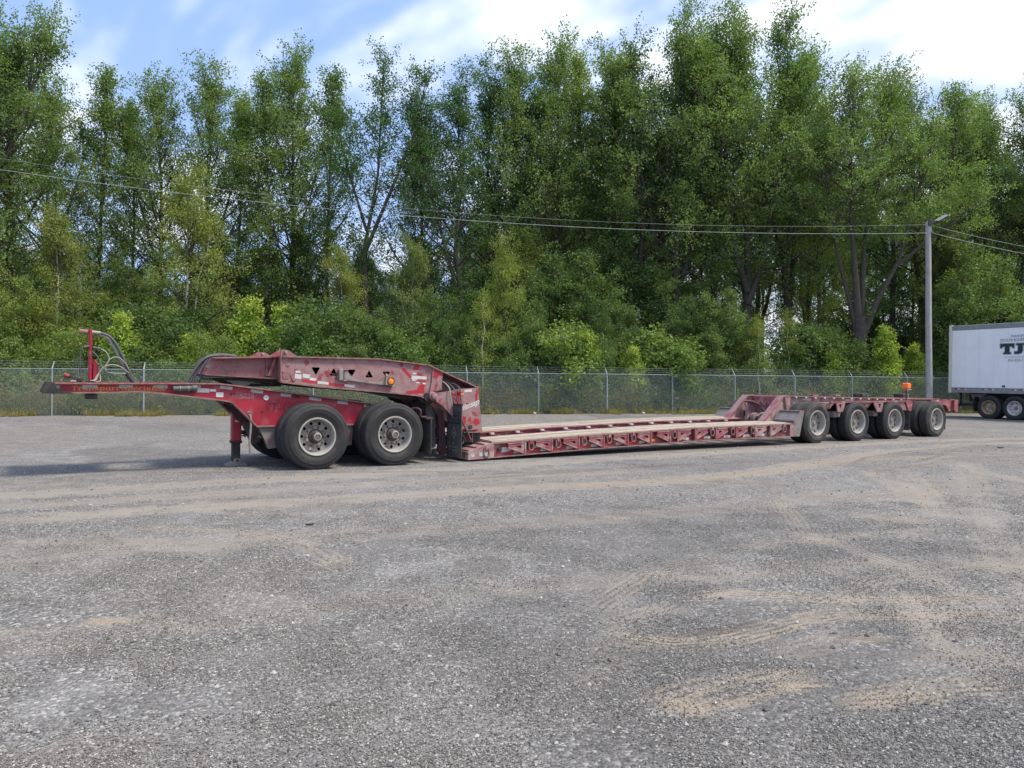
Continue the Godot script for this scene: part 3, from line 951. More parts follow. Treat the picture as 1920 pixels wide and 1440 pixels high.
func make_kinds():
	var rng := RandomNumberGenerator.new()
	rng.seed = 900
	var pop = ["poplar", 23, 0.85, 0.20, 0.096, 0.42]
	var g1 = Color(0.085, 0.150, 0.042)
	var g2 = Color(0.125, 0.190, 0.055)
	var gd = Color(0.060, 0.118, 0.042)
	var up = Vector3.UP
	kinds.narrow = grow({"seed": 1, "spray": pop, "el0": 0.55, "el1": 1.25, "subs": 5, "col": g1, "col2": g2, "leaders": [
		{"pts": stem(Vector3.ZERO, up * 17.6 + Vector3(0.3, 0, 0), 0.14, rng, 8), "r0": 0.17, "r1": 0.02, "from": 0.26, "n": 72, "R": 2.4}]})
	kinds.medium = grow({"seed": 2, "spray": pop, "el0": 0.42, "el1": 1.2, "subs": 6, "col": g1, "col2": g2, "leaders": [
		{"pts": stem(Vector3.ZERO, up * 17.4 + Vector3(-0.2, 0, 0), 0.15, rng, 8), "r0": 0.22, "r1": 0.02, "from": 0.25, "n": 76, "R": 3.6},
		{"pts": stem(up * 8.0, Vector3(1.9, 15.6, 0.4), 0.12, rng, 5), "r0": 0.09, "r1": 0.02, "from": 0.4, "n": 18, "R": 1.7}]})
	kinds.forked = grow({"seed": 3, "spray": pop, "el0": 0.3, "el1": 1.15, "subs": 6, "col": gd, "col2": g2, "leaders": [
		{"pts": stem(Vector3.ZERO, Vector3(-1.3, 17.5, 0), 0.2, rng, 8), "r0": 0.27, "r1": 0.02, "from": 0.3, "n": 52, "R": 3.3},
		{"pts": stem(up * 4.5, Vector3(2.4, 17.0, 0.9), 0.2, rng, 7), "r0": 0.17, "r1": 0.02, "from": 0.3, "n": 42, "R": 3.0},
		{"pts": stem(up * 6.0, Vector3(0.2, 15.8, -2.2), 0.2, rng, 6), "r0": 0.13, "r1": 0.02, "from": 0.35, "n": 26, "R": 2.6}]})
	kinds.broad = grow({"seed": 4, "spray": pop, "el0": 0.3, "el1": 1.05, "subs": 6, "col": g1, "col2": g2, "leaders": [
		{"pts": stem(Vector3.ZERO, Vector3(0.3, 18.0, 0), 0.2, rng, 8), "r0": 0.30, "r1": 0.02, "from": 0.3, "n": 54, "R": 3.6},
		{"pts": stem(up * 5.0, Vector3(-3.3, 16.4, 0.5), 0.2, rng, 7), "r0": 0.17, "r1": 0.02, "from": 0.3, "n": 40, "R": 2.9},
		{"pts": stem(up * 5.6, Vector3(3.2, 16.6, -0.4), 0.2, rng, 7), "r0": 0.17, "r1": 0.02, "from": 0.3, "n": 40, "R": 2.9}]})
	kinds.vase = grow({"seed": 5, "spray": pop, "el0": 0.25, "el1": 0.95, "subs": 6, "col": g1, "col2": g2, "leaders": [
		{"pts": stem(Vector3.ZERO, up * 5.0, 0.05, rng, 3), "r0": 0.46, "r1": 0.34, "from": 0.9, "n": 1, "R": 0.5},
		{"pts": [Vector3(-0.14, 4.2, 0), Vector3(-0.55, 6.0, 0), Vector3(-1.15, 8.4, 0), Vector3(-1.5, 11, 0), Vector3(-2.3, 14.2, 0)], "r0": 0.17, "r1": 0.02, "from": 0.42, "n": 30, "R": 3.0},
		{"pts": [Vector3(-0.05, 4.3, 0), Vector3(-0.25, 6.6, 0.2), Vector3(-0.5, 9.5, 0.3), Vector3(-0.4, 13, 0), Vector3(-0.2, 17.0, 0)], "r0": 0.24, "r1": 0.02, "from": 0.42, "n": 40, "R": 3.2},
		{"pts": [Vector3(0.08, 4.2, 0), Vector3(0.3, 6.4, -0.3), Vector3(0.5, 9, -0.5), Vector3(1.3, 13, -0.6), Vector3(2.2, 16.4, -0.5)], "r0": 0.22, "r1": 0.02, "from": 0.42, "n": 34, "R": 3.2},
		{"pts": [Vector3(0.15, 4.0, 0.1), Vector3(0.8, 5.8, 0.3), Vector3(1.9, 7.9, 0.4), Vector3(2.5, 10.4, 0.5), Vector3(3.6, 13.8, 0.4)], "r0": 0.20, "r1": 0.02, "from": 0.45, "n": 30, "R": 2.9},
		{"pts": [Vector3(1.7, 7.5, 0.4), Vector3(3.6, 9.2, 1.0), Vector3(5.4, 10.6, 1.4)], "r0": 0.10, "r1": 0.02, "from": 0.4, "n": 14, "R": 2.2}]})
	kinds.sparse = grow({"seed": 6, "spray": pop, "el0": 0.4, "el1": 1.1, "subs": 4, "step": 0.7, "col": gd, "col2": g1, "leaders": [
		{"pts": [Vector3.ZERO, Vector3(0.3, 4, 0), Vector3(0.2, 8.5, 0), Vector3(0.9, 12.5, 0), Vector3(1.2, 18.4, 0)], "r0": 0.24, "r1": 0.02, "from": 0.32, "n": 44, "R": 2.3},
		{"pts": [Vector3(0.2, 8.3, 0), Vector3(1.8, 12, 0.2), Vector3(3.0, 15, 0.2), Vector3(3.5, 17.6, 0.2)], "r0": 0.12, "r1": 0.02, "from": 0.25, "n": 26, "R": 1.9},
		{"pts": [Vector3(0.3, 9.5, 0), Vector3(-0.8, 13, -0.2), Vector3(-1.4, 15.5, -0.3)], "r0": 0.09, "r1": 0.02, "from": 0.3, "n": 16, "R": 1.5}]})
	kinds.dense = grow({"seed": 7, "spray": pop, "el0": 0.35, "el1": 1.05, "subs": 7, "step": 0.42, "col": gd, "col2": g1, "leaders": [
		{"pts": stem(Vector3.ZERO, Vector3(0.1, 17.2, 0), 0.2, rng, 8), "r0": 0.28, "r1": 0.02, "from": 0.22, "n": 66, "R": 3.7},
		{"pts": stem(up * 6.0, Vector3(-2.4, 15.8, 0.3), 0.15, rng, 6), "r0": 0.13, "r1": 0.02, "from": 0.3, "n": 26, "R": 2.4}]})
	# the wood's edge: birches, saplings, shrubs
	kinds.birch = grow({"seed": 11, "spray": ["birch", 20, 0.5, 0.24, 0.085, 0.36], "el0": 0.2, "el1": 1.0, "curl": -0.05, "subs": 6, "col": Color(0.095, 0.150, 0.048), "col2": Color(0.145, 0.185, 0.06), "leaders": [
		{"pts": stem(Vector3.ZERO, up * 9.6 + Vector3(0.3, 0, 0), 0.15, rng, 7), "r0": 0.10, "r1": 0.012, "from": 0.16, "n": 58, "R": 2.7},
		{"pts": stem(up * 2.0, Vector3(1.2, 8.0, 0.2), 0.12, rng, 5), "r0": 0.05, "r1": 0.012, "from": 0.2, "n": 16, "R": 1.5}], "taper": 1.2, "bare": 0.05, "twigs": 1})
	kinds.thinbirch = grow({"seed": 12, "spray": ["birch", 20, 0.5, 0.24, 0.085, 0.36], "el0": 0.3, "el1": 1.0, "subs": 3, "step": 0.7, "col": Color(0.11, 0.17, 0.05), "col2": Color(0.16, 0.20, 0.06), "leaders": [
		{"pts": stem(Vector3.ZERO, up * 6.4 + Vector3(0.1, 0, 0), 0.12, rng, 7), "r0": 0.055, "r1": 0.01, "from": 0.3, "n": 26, "R": 1.2}], "taper": 1.2, "bare": 0.25, "twigs": 1})
	kinds.cone = grow({"seed": 13, "spray": ["fine", 22, 0.42, 0.2, 0.075, 0.3], "el0": 0.35, "el1": 1.15, "subs": 6, "col": Color(0.10, 0.165, 0.05), "col2": Color(0.135, 0.19, 0.055), "leaders": [
		{"pts": stem(Vector3.ZERO, up * 7.4, 0.07, rng, 6), "r0": 0.07, "r1": 0.01, "from": 0.06, "n": 62, "R": 2.0}], "taper": 1.1})
	kinds.sapling = grow({"seed": 14, "spray": ["big", 17, 0.5, 0.22, 0.105, 0.45], "el0": 0.7, "el1": 1.2, "subs": 4, "col": Color(0.125, 0.195, 0.045), "col2": Color(0.185, 0.24, 0.06), "leaders": [
		{"pts": stem(Vector3.ZERO, up * 4.3, 0.1, rng, 5), "r0": 0.035, "r1": 0.008, "from": 0.1, "n": 22, "R": 1.0},
		{"pts": stem(up * 0.3, Vector3(0.6, 3.5, 0.2), 0.1, rng, 4), "r0": 0.025, "r1": 0.008, "from": 0.15, "n": 14, "R": 0.8},
		{"pts": stem(up * 0.2, Vector3(-0.6, 3.1, -0.2), 0.1, rng, 4), "r0": 0.025, "r1": 0.008, "from": 0.15, "n": 14, "R": 0.8}]})
	var l3 = []
	for k in 7:
		var an = k * 2.4 + 0.5
		l3.append({"pts": stem(Vector3(cos(an) * 0.4, 0, sin(an) * 0.4), Vector3(cos(an) * (0.6 + 0.3 * k), 8.0 - 0.55 * k, sin(an) * (0.6 + 0.3 * k)), 0.15, rng, 5), "r0": 0.06, "r1": 0.01, "from": 0.1, "n": 24, "R": 1.5})
	kinds.thicket = grow({"seed": 17, "spray": ["leafy", 20, 0.5, 0.22, 0.088, 0.42], "el0": 0.25, "el1": 1.0, "subs": 4, "col": Color(0.075, 0.135, 0.042), "col2": Color(0.115, 0.17, 0.05), "leaders": l3})
	var l1 = []
	for k in 9:
		var an = k * 2.4
		l1.append({"pts": stem(Vector3(cos(an) * 0.15, 0, sin(an) * 0.15), Vector3(cos(an) * (0.5 + 0.13 * k), 3.2 - 0.14 * k, sin(an) * (0.5 + 0.13 * k)), 0.1, rng, 4), "r0": 0.03, "r1": 0.008, "from": 0.12, "n": 11, "R": 0.95})
	kinds.shrub = grow({"seed": 15, "spray": ["shrub", 20, 0.45, 0.2, 0.078, 0.36], "el0": 0.3, "el1": 1.0, "subs": 4, "col": Color(0.075, 0.135, 0.042), "col2": Color(0.115, 0.17, 0.05), "leaders": l1})
	var l2 = []
	for k in 8:
		var an = k * 2.4 + 1.0
		l2.append({"pts": stem(Vector3(cos(an) * 0.2, 0, sin(an) * 0.2), Vector3(cos(an) * (0.4 + 0.16 * k), 2.6 - 0.1 * k, sin(an) * (0.4 + 0.16 * k)), 0.1, rng, 4), "r0": 0.03, "r1": 0.008, "from": 0.08, "n": 12, "R": 1.0})
	kinds.bush = grow({"seed": 16, "spray": ["leafy", 20, 0.5, 0.22, 0.088, 0.42], "el0": 0.2, "el1": 1.0, "subs": 4, "col": Color(0.085, 0.15, 0.04), "col2": Color(0.14, 0.205, 0.05), "leaders": l2})

const TALL := {"narrow": 18.9, "medium": 19.0, "forked": 19.1, "broad": 19.5, "vase": 18.4, "sparse": 19.7, "dense": 18.8, "birch": 9.9, "thinbirch": 6.7, "cone": 7.6, "sapling": 4.7, "shrub": 3.5, "bush": 3.1, "thicket": 8.2}
const WHITE_STEM := ["birch", "thinbirch"]

# a plant whose top shows at that height in the photograph when it stands so far away
func plant(kind: String, px: float, top: float, z: float, called: String, category: String, label: String, group := "", leaf := "leaf", turn := 0.0, wide := 1.0):
	var x = (px - 960.0) / 1442.0 * z
	var at = spot(x, z)
	var h = (737.0 - top) / 1442.0 * z + EYE - at.y
	var s = h / TALL[kind]
	if s > 1.55 and kind in ["shrub", "bush"]:
		kind = "thicket"
		s = h / TALL[kind]
		wide = 1.15
	var o := Node3D.new()
	o.position = at - Vector3(0, 0.05, 0)
	o.rotation.y = turn
	o.scale = Vector3(s * wide, s, s * wide)
	hang(o, called, self)
	inst("trunk", kinds[kind][0], M.birch if kind in WHITE_STEM else M.bark, o)
	if kinds[kind][2] != null:
		tag(inst("branches", kinds[kind][2], M.bark, o), "", "", "", "stuff")
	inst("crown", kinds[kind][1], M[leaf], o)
	return tag(o, label, category, group)

func fence_at(px: float) -> float:
	return 34.484 / (1.0 - 0.2505 * (px - 960.0) / 1442.0)

# which thing in front of the wood stands nearest below that place in the view
const MARKS := [[0, "beyond the left border"], [75, "left of the tongue's black tip"], [150, "over the tongue's black tip"], [230, "around the hose post"], [330, "over the middle of the tongue"], [430, "over the bent gooseneck hoses"], [520, "over the gooseneck's nose"], [610, "over the gooseneck's three-cornered holes"], [690, "over the first jeep wheel"], [770, "over the gooseneck's amber lamp"], [850, "over the gooseneck's rear slope"], [930, "just right of the gooseneck"], [1030, "over the front end of the deck"], [1130, "over the deck's front half"], [1240, "over the middle of the deck"], [1340, "over the deck's rear half"], [1430, "over the sloping risers"], [1510, "over the first rear axle"], [1580, "over the second rear axle"], [1650, "over the third rear axle"], [1705, "over the amber beacon"], [1745, "at the utility pole"], [1800, "between utility pole and white trailer"], [1920, "over the white trailer"], [9999, "beyond the right border"]]

const TONE := {"leaf": "mid-green", "leafdark": "dark green", "leafyellow": "yellowish", "leafbright": "bright green"}
const FORM := {"thicket": "thicket", "birch": "birch", "cone": "cone-shaped tree", "thinbirch": "thin birch", "bush": "leafy bush", "shrub": "fine-leaved shrub", "sapling": "sapling"}

func landmark(px: float) -> String:
	for q in MARKS:
		if px < q[0]:
			return q[1]
	return ""

func make_wood():
	make_kinds()
	var rng := RandomNumberGenerator.new()
	rng.seed = 4242
	var P = "tall poplars along the wood's edge"
	# the front row, left to right
	var front = [
		["broad", -70, -90, 36, "leafy poplar cut off by the photo's upper left corner, tallest at that end", "leaf", 0.3],
		["dense", 20, 40, 39, "dense poplar behind the front tip of the tongue, foliage down to the fence", "leaf", 2.0],
		["medium", 95, 128, 41, "bushy poplar just right of the tall corner tree at left", "leaf", 1.1],
		["narrow", 183, 97, 42, "slender poplar with a small side spire, standing alone above the hose post", "leaf", 0.0],
		["narrow", 252, 160, 45, "lower slender poplar peeping out left of the blunt-topped one", "leafdark", 2.6],
		["medium", 292, 120, 43, "blunt-topped poplar with a dark lower crown above the tongue's middle", "leaf", 3.6],
		["medium", 395, 102, 43, "poplar with twin pointed tips above the gooseneck's nose", "leaf", 0.6],
		["narrow", 447, 142, 46, "thin yellowish poplar between the twin-tipped tree and the jagged clump", "leafyellow", 1.5],
		["narrow", 506, 112, 43, "narrow poplar at the left of the jagged clump above the jeep wheels", "leaf", 4.0],
		["medium", 548, 76, 44, "poplar with the highest feathery tip of the jagged clump", "leaf", 2.2],
		["narrow", 612, 94, 45, "narrow dark poplar at the right of the jagged clump", "leafdark", 0.9],
		["sparse", 676, 70, 42, "open thin-crowned poplar leaning right, its bare limbs against the clouds", "leafdark", 0.0],
		["medium", 790, 205, 45, "lower poplar filling the gap right of the open thin-crowned tree", "leaf", 5.0],
		["dense", 858, 118, 43, "dense dark poplar at the left flank of the central group", "leafdark", 0.2],
		["dense", 922, 108, 46, "dark green poplar second from left in the central group", "leafdark", 3.0],
		["medium", 968, 74, 45, "poplar with upright fingers of foliage left of the group's highest tips", "leaf", 0.2],
		["medium", 1046, 56, 46, "poplar with the highest tips of the central group", "leaf", 1.9],
		["narrow", 1098, 62, 47, "narrow lit poplar right beside the central group's highest tips", "leafyellow", 2.8],
		["medium", 1150, 100, 46, "poplar at the right shoulder of the central group", "leaf", 4.4],
		["forked", 1216, 62, 45, "forked poplar in the dip left of the tallest tree", "leafdark", 0.7],
		["broad", 1268, 10, 44, "broad poplar forming the left half of the tallest crown", "leaf", 0.0],
		["medium", 1335, 14, 45, "poplar between the two tips of the tallest crown", "leaf", 2.3],
		["broad", 1402, -6, 44, "broad poplar forming the high right half of the tallest crown", "leaf", 3.3],
		["forked", 1478, 14, 46, "forked poplar closing the tallest crown on its right side", "leaf", 1.2],
		["narrow", 1536, 158, 45, "lower poplar tucked under the right side of the tallest crown", "leafyellow", 0.4],
		["vase", 1612, 108, 41, "vase-shaped poplar whose trunk splits into fanned limbs left of the utility pole", "leaf", 0.0],
		["medium", 1668, 106, 47, "poplar behind the fanned limbs, its tip beside theirs", "leaf", 2.7],
		["forked", 1742, 138, 46, "forked poplar whose crown spreads over the top of the utility pole", "leaf", 5.2],
		["medium", 1795, 196, 48, "poplar above the white trailer's rear corner, lower than its neighbours", "leaf", 1.0],
		["medium", 1842, 164, 47, "poplar with a thin feathery top above the white trailer's roof", "leafyellow", 3.9],
		["forked", 1898, 156, 46, "forked poplar at the right border above the white trailer's lettering", "leaf", 2.1],
	]
	for f in front:
		plant(f[0], f[1], f[2], f[3], "poplar_tree", "tree", f[4], P, f[5], f[6])
	for f in [["broad", 1985, 140, 46], ["medium", 2070, 120, 48], ["dense", -180, -40, 40], ["medium", -290, -60, 42], ["broad", 2170, 130, 47]]:
		plant(f[0], f[1], f[2], f[3], "poplar_tree", "tree", "poplar of the same wood standing just beyond the side of the view", "poplars beyond the view", "leaf", rng.randf() * TAU)
	# rows behind: they only fill the gaps
	var ks = ["medium", "dense", "forked", "narrow", "broad"]
	var tops = [[-120, 240], [60, 350], [700, 390], [830, 380], [980, 200], [1250, 130], [1500, 140], [1620, 230], [2000, 250]]
	var rows = -1
	for row in [[54.0, 96.0, 70.0], [66.0, 104.0, 110.0], [80.0, 110.0, 150.0]]:
		rows += 1
		var px = -190.0 + rng.randf() * 40.0
		while px < 2120.0:
			var base = 0.0
			for k in tops.size() - 1:
				if px >= tops[k][0] and px <= tops[k + 1][0]:
					base = lerpf(tops[k][1], tops[k + 1][1], (px - tops[k][0]) / (tops[k + 1][0] - tops[k][0]))
			plant(ks[rng.randi() % 5], px, base + row[2] + rng.randf_range(-10, 60), row[0] + rng.randf_range(-3, 3), "background_poplar", "tree", ["first row", "second row", "farthest row"][rows] + " poplar standing deep in the wood, " + landmark(px), "poplars deeper in the wood", "leafdark" if rng.randf() < 0.25 else "leaf", rng.randf() * TAU)
			px += row[1] * rng.randf_range(0.8, 1.2)
	# the lower storey along the fence
	var low = [
		["birch", 337, 325, 36.0, "birch_tree", "tree", "full birch with pale trunk behind the gooseneck's front end", "leafyellow", 0.4],
		["birch", 110, 395, 36.5, "birch_tree", "tree", "loose grey-green birch behind the hose post's left", "leafyellow", 2.4],
		["birch", 640, 470, 36.5, "birch_tree", "tree", "birch with a bare white stem behind the first jeep wheel", "leafyellow", 1.7],
		["birch", 782, 452, 38.0, "birch_tree", "tree", "birch with two pale leaning stems above the gooseneck's rear", "leaf", 3.1],
		["cone", 944, 466, 36.0, "birch_tree", "tree", "cone-shaped light green birch standing mid-fence, clear of its neighbours", "leafyellow", 0.0],
		["thinbirch", 905, 545, 35.0, "birch_tree", "tree", "slim young birch whose white stem stands right behind the fence at the trailer's neck", "leafyellow", 0.0],
		["thinbirch", 1422, 590, 37.0, "birch_tree", "tree", "slim birch with a white stem behind the trailer's rear frame", "leafyellow", 1.4],
		["thinbirch", 1478, 580, 38.5, "birch_tree", "tree", "slim birch with a tan stem right of the white-stemmed one at the rear frame", "leafyellow", 2.4],
		["sapling", 226, 588, 33.0, "poplar_sapling", "sapling", "bright yellow-green sapling directly behind the raised hoses", "leafbright", 0.6],
		["sapling", 357, 628, 33.2, "poplar_sapling", "sapling", "small bright sapling left of the gooseneck's nose", "leafbright", 2.0],
		["sapling", 470, 560, 35.0, "poplar_sapling", "sapling", "bright broad-leaved sapling above the gooseneck's upper plate", "leafbright", 4.0],
		["sapling", 530, 575, 35.2, "poplar_sapling", "sapling", "bright sapling above the pinned ears of the gooseneck", "leafbright", 1.0],
		["sapling", 1098, 625, 36.0, "poplar_sapling", "sapling", "bright sapling with large leaves behind the deck's middle", "leafbright", 0.2],
		["sapling", 1188, 650, 36.4, "poplar_sapling", "sapling", "small lime sapling right of the large-leaved one behind the deck", "leafbright", 3.0],
		["sapling", 1660, 612, 38.0, "poplar_sapling", "sapling", "bright sapling between the fanned tree and the utility pole", "leafbright", 5.0],
		["sapling", 1716, 645, 38.0, "poplar_sapling", "sapling", "bright sapling touching the utility pole's left side", "leafbright", 2.2],
		["sapling", 1560, 660, 37.6, "poplar_sapling", "sapling", "yellowish sapling behind the second rear axle", "leafbright", 0.9],
		["shrub", 30, 520, 35.0, "shrub", "shrub", "olive rounded shrub at the left border behind the fence", "leafyellow", 0.0],
		["shrub", 160, 610, 34.0, "shrub", "shrub", "low olive shrub behind the glad hands of the tongue", "leafyellow", 2.0],
		["shrub", 300, 560, 35.0, "shrub", "shrub", "dark shrub between the two bright saplings at the left", "leafdark", 1.0],
		["bush", 420, 560, 36.0, "shrub", "shrub", "dark leafy shrub behind the gooseneck's bent hoses", "leaf", 3.0],
		["shrub", 600, 560, 36.0, "shrub", "shrub", "dark shrub above the gooseneck's triangular holes", "leafdark", 4.0],
		["bush", 700, 575, 36.0, "shrub", "shrub", "leafy shrub above the gooseneck's amber lamp", "leaf", 0.5],
		["shrub", 815, 545, 37.0, "shrub", "shrub", "grey-green shrub above the neck's sloped rear", "leafdark", 2.5],
		["shrub", 990, 560, 37.0, "shrub", "shrub", "deep green shrub at the cone-shaped birch's right foot", "leafdark", 0.0],
		["bush", 1048, 605, 37.0, "shrub", "shrub", "leafy shrub left of the large-leaved sapling", "leaf", 1.2],
		["shrub", 1140, 560, 38.5, "shrub", "shrub", "tall dark shrub behind the deck's middle saplings", "leafdark", 3.3],
		["bush", 1235, 620, 37.5, "shrub", "shrub", "leafy shrub in front of the central trunks", "leaf", 4.1],
		["shrub", 1290, 555, 39.0, "shrub", "shrub", "dark shrub at the foot of the tallest tree's trunk", "leafdark", 5.1],
		["bush", 1350, 540, 39.0, "shrub", "shrub", "broad green shrub left of the slim white-stemmed birch", "leaf", 0.3],
		["bush", 1395, 590, 38.6, "shrub", "shrub", "green shrub close behind the slim white-stemmed birch", "leaf", 2.3],
		["shrub", 1530, 600, 39.5, "shrub", "shrub", "shrub between the slim tan-stemmed birch and the fanned tree", "leaf", 1.3],
		["bush", 1610, 672, 38.4, "shrub", "shrub", "low shrub covering the foot of the fanned tree", "leaf", 3.7],
		["birch", 1800, 430, 41.0, "broad_shrub_tree", "tree", "round dark green small tree between utility pole and white trailer", "leafdark", 2.0],
		["bush", 1780, 660, 39.0, "shrub", "shrub", "bright leafy shrub between the pole and the white trailer", "leafbright", 1.9],
		["shrub", 1850, 600, 42.0, "shrub", "shrub", "dark shrub behind the white trailer's rear", "leafdark", 0.1],
	]
	for f in low:
		var behind = maxf(f[3] - (30.0 + (f[1] - 100.0) / 1600.0 * 7.6), 1.1 if f[0] in ["sapling", "thinbirch"] else 2.6)
		plant(f[0], f[1], f[2], fence_at(f[1]) + behind, f[4], f[5], f[6], "plants of the lower storey behind the fence", f[7], f[8], 1.25 if f[0] in ["shrub", "bush"] else 1.0)
	var px = -90.0
	while px < 2050.0:
		var kk = ["thicket", "thicket", "birch", "cone", "thinbirch"][rng.randi() % 5]
		var open = px > 1230.0 and px < 1760.0
		var zz = 42.5 + rng.randf_range(-1.5, 4.0) + (4.0 if open else 0.0)
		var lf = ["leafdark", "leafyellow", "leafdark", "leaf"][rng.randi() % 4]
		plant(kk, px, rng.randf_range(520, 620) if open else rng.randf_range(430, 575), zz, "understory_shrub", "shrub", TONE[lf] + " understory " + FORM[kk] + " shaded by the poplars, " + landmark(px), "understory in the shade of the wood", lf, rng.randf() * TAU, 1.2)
		px += rng.randf_range(46, 70)
	px = -90.0
	while px < 2050.0:
		var zf = fence_at(px)
		var hk = ["bush", "shrub", "bush", "shrub", "sapling", "thinbirch"][rng.randi() % 6]
		var hl = ["leaf", "leafdark", "leafdark", "leafdark", "leafyellow"][rng.randi() % 5]
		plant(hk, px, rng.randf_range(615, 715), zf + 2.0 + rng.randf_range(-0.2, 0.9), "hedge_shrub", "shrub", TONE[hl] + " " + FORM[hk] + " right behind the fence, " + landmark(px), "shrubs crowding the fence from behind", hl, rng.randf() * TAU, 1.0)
		px += rng.randf_range(30, 52)

# ------------------------------------------------------------------ fence, pole, wires, van, weeds
func fence_z(x: float) -> float:      # the fence runs off to the right at a slant
	return 30.0 + (x + 17.9) * 0.2505

func make_fence():
	var F := Node3D.new()
	var a = Vector2(-33.9, fence_z(-33.9))
	F.position = spot(a.x, a.y)
	hang(F, "chain_link_fence", self)
	tag(F, "galvanised chain link fence with barbed wire along the back of the yard", "fence")
	base_at = F.position
	var d = Vector2(1, 0.2505).normalized()
	var len = 78.0
	var step = 3.29
	var n = int(len / step)
	var H = 1.83
	# the wire net: bent wires side by side, each hooked into the next
	var b := MB.new()
	var pts = []
	var cell = 0.0335
	for k in int(H / cell):
		pts.append(Vector3((cell * 1.04 if k % 2 == 0 else 0.0), k * cell, 0.006 if k % 2 == 0 else -0.006))
	b.tube(pts, 0.0034, 3, false)
	var wire = b.mesh()
	var at = []
	var k = 0.0
	while k < len:
		var p = a + d * k
		var q = spot(p.x, p.y, 0.03) - F.position
		at.append(Transform3D(Basis(Vector3.UP, -atan2(-d.y, d.x)), q))
		k += cell * 2.0
	var flip = []
	for t in at:
		flip.append(Transform3D(t.basis * Basis.from_scale(Vector3(-1, 1, -1)), t.origin + t.basis.x * cell * 2.0))
	scatter("wire_net", wire, M.net, at + flip, "", F)
	var rail := MB.new()
	var strands = [MB.new(), MB.new(), MB.new()]
	var line = []
	var sl = [[], [], []]
	for i in n + 1:
		var p = a + d * (i * step)
		var g = spot(p.x, p.y)
		var post := MB.new()
		post.tube([g + Vector3(0, -0.1, 0), g + Vector3(0, H + 0.02, 0)], 0.028 if i % 6 else 0.038, 10)
		obj("post", post, M.post, F)
		var arm := MB.new()
		# the arms lean outwards over the wood's side, away from the yard
		var o = Vector3(d.y * -0.35, 0.0, -0.24)
		var e = Vector3(0.10, 0.30, 0.0) + o * 0.0
		e = Vector3(-0.06, 0.31, -0.25)
		arm.tube([g + Vector3(0, H, 0), g + Vector3(0, H, 0) + e], [0.022, 0.012], 6)
		obj("barbed_wire_arm", arm, M.galv, F)
		line.append(g + Vector3(0, H, 0))
		for s in 3:
			sl[s].append(g + Vector3(0, H, 0) + e * (0.35 + 0.31 * s))
	rail.tube(line, 0.019, 8)
	obj("top_rail", rail, M.post, F)
	for s in 3:
		strands[s].tube(sl[s], 0.0035, 4)
		for i in sl[s].size() - 1:
			for j in range(1, 16):
				var q: Vector3 = sl[s][i].lerp(sl[s][i + 1], j / 16.0)
				strands[s].tube([q + Vector3(0.02, 0.022, 0), q - Vector3(0.02, 0.022, 0)], 0.0035, 3, false)
		obj("barbed_wire", strands[s], M.galv, F)
	base_at = Vector3.ZERO

func make_pole():
	var P := Node3D.new()
	P.position = spot(18.44, 34.0)
	hang(P, "utility_pole", self)
	tag(P, "weathered grey wooden utility pole with a floodlight at its top", "utility pole")
	var H = (737.0 - 415.0) / 1442.0 * 34.0 + EYE - P.position.y
	var s := MB.new()
	var path = []
	var rad = []
	for k in 9:
		path.append(Vector3(sin(k * 1.3) * 0.008, H * k / 8.0 - (0.3 if k == 0 else 0.0), cos(k * 1.7) * 0.008))
		rad.append(lerpf(0.142, 0.112, k / 8.0))
	s.tube(path, rad, 18)
	obj("shaft", s, M.pole, P)
	var bk := MB.new()
	bk.tube([Vector3(0.02, H - 0.10, 0.1), Vector3(0.16, H - 0.08, 0.12), Vector3(0.36, H + 0.0, 0.16)], 0.035, 8)
	bk.box(Vector3(-0.05, H - 0.20, 0.10), Vector3(0.10, H + 0.06, 0.17), 0.01)
	obj("bracket", bk, M.poleblk, P)
	var lampf := Node3D.new()
	lampf.scale = Vector3(0.85, 0.85, 0.85)
	lampf.position = Vector3(0.5, H + 0.10, 0.12)
	lampf.rotation = Vector3(deg_to_rad(12), deg_to_rad(8), deg_to_rad(30))
	hang(lampf, "flood_light", P)
	var hb := MB.new()
	hb.box(Vector3(-0.30, -0.03, -0.20), Vector3(0.34, 0.03, 0.20), 0.012)
	obj_at("housing", hb, M.poleblk, lampf)
	for j in 4:
		var fin := MB.new()
		fin.box(Vector3(-0.26, 0.03, -0.17 + j * 0.1), Vector3(0.30, 0.05, -0.11 + j * 0.1), 0.004)
		obj_at("cooling_fin", fin, M.grey, lampf)
	var lip := MB.new()
	lip.box(Vector3(0.342, -0.035, -0.21), Vector3(0.37, 0.035, 0.21), 0.004)
	obj_at("end_cap", lip, M.white, lampf)
	var hook := MB.new()
	hook.tube([Vector3(0.085, H - 0.24, 0.09), Vector3(0.10, H - 0.46, 0.09), Vector3(0.16, H - 0.49, 0.09)], 0.012, 6)
	obj("wire_hook", hook, M.white, P)
	# wires
	var top = Vector3(18.44, 0, -34.0)
	var hy = EYE + (737.0 - 421.0) / 1442.0 * 34.0
	var ly = EYE + (737.0 - 437.5) / 1442.0 * 34.0
	wire_run(Vector3(18.3, hy, -33.9), Vector3(-33.0, 12.25, -26.5), 1.68, 0.0040, "thin upper wire sagging from the pole to the left")
	wire_run(Vector3(18.3, ly, -33.85), Vector3(-33.0, 12.0, -29.0), 1.4, 0.0090, "bright lower wire sagging from the pole to the left")
	wire_run(Vector3(18.56, hy - 0.05, -33.9), Vector3(42.0, 8.35, -42.0), 0.75, 0.007, "upper wire running from the pole to the right")
	wire_run(Vector3(18.56, ly, -33.85), Vector3(42.0, 8.0, -42.0), 0.75, 0.009, "lower wire running from the pole to the right")

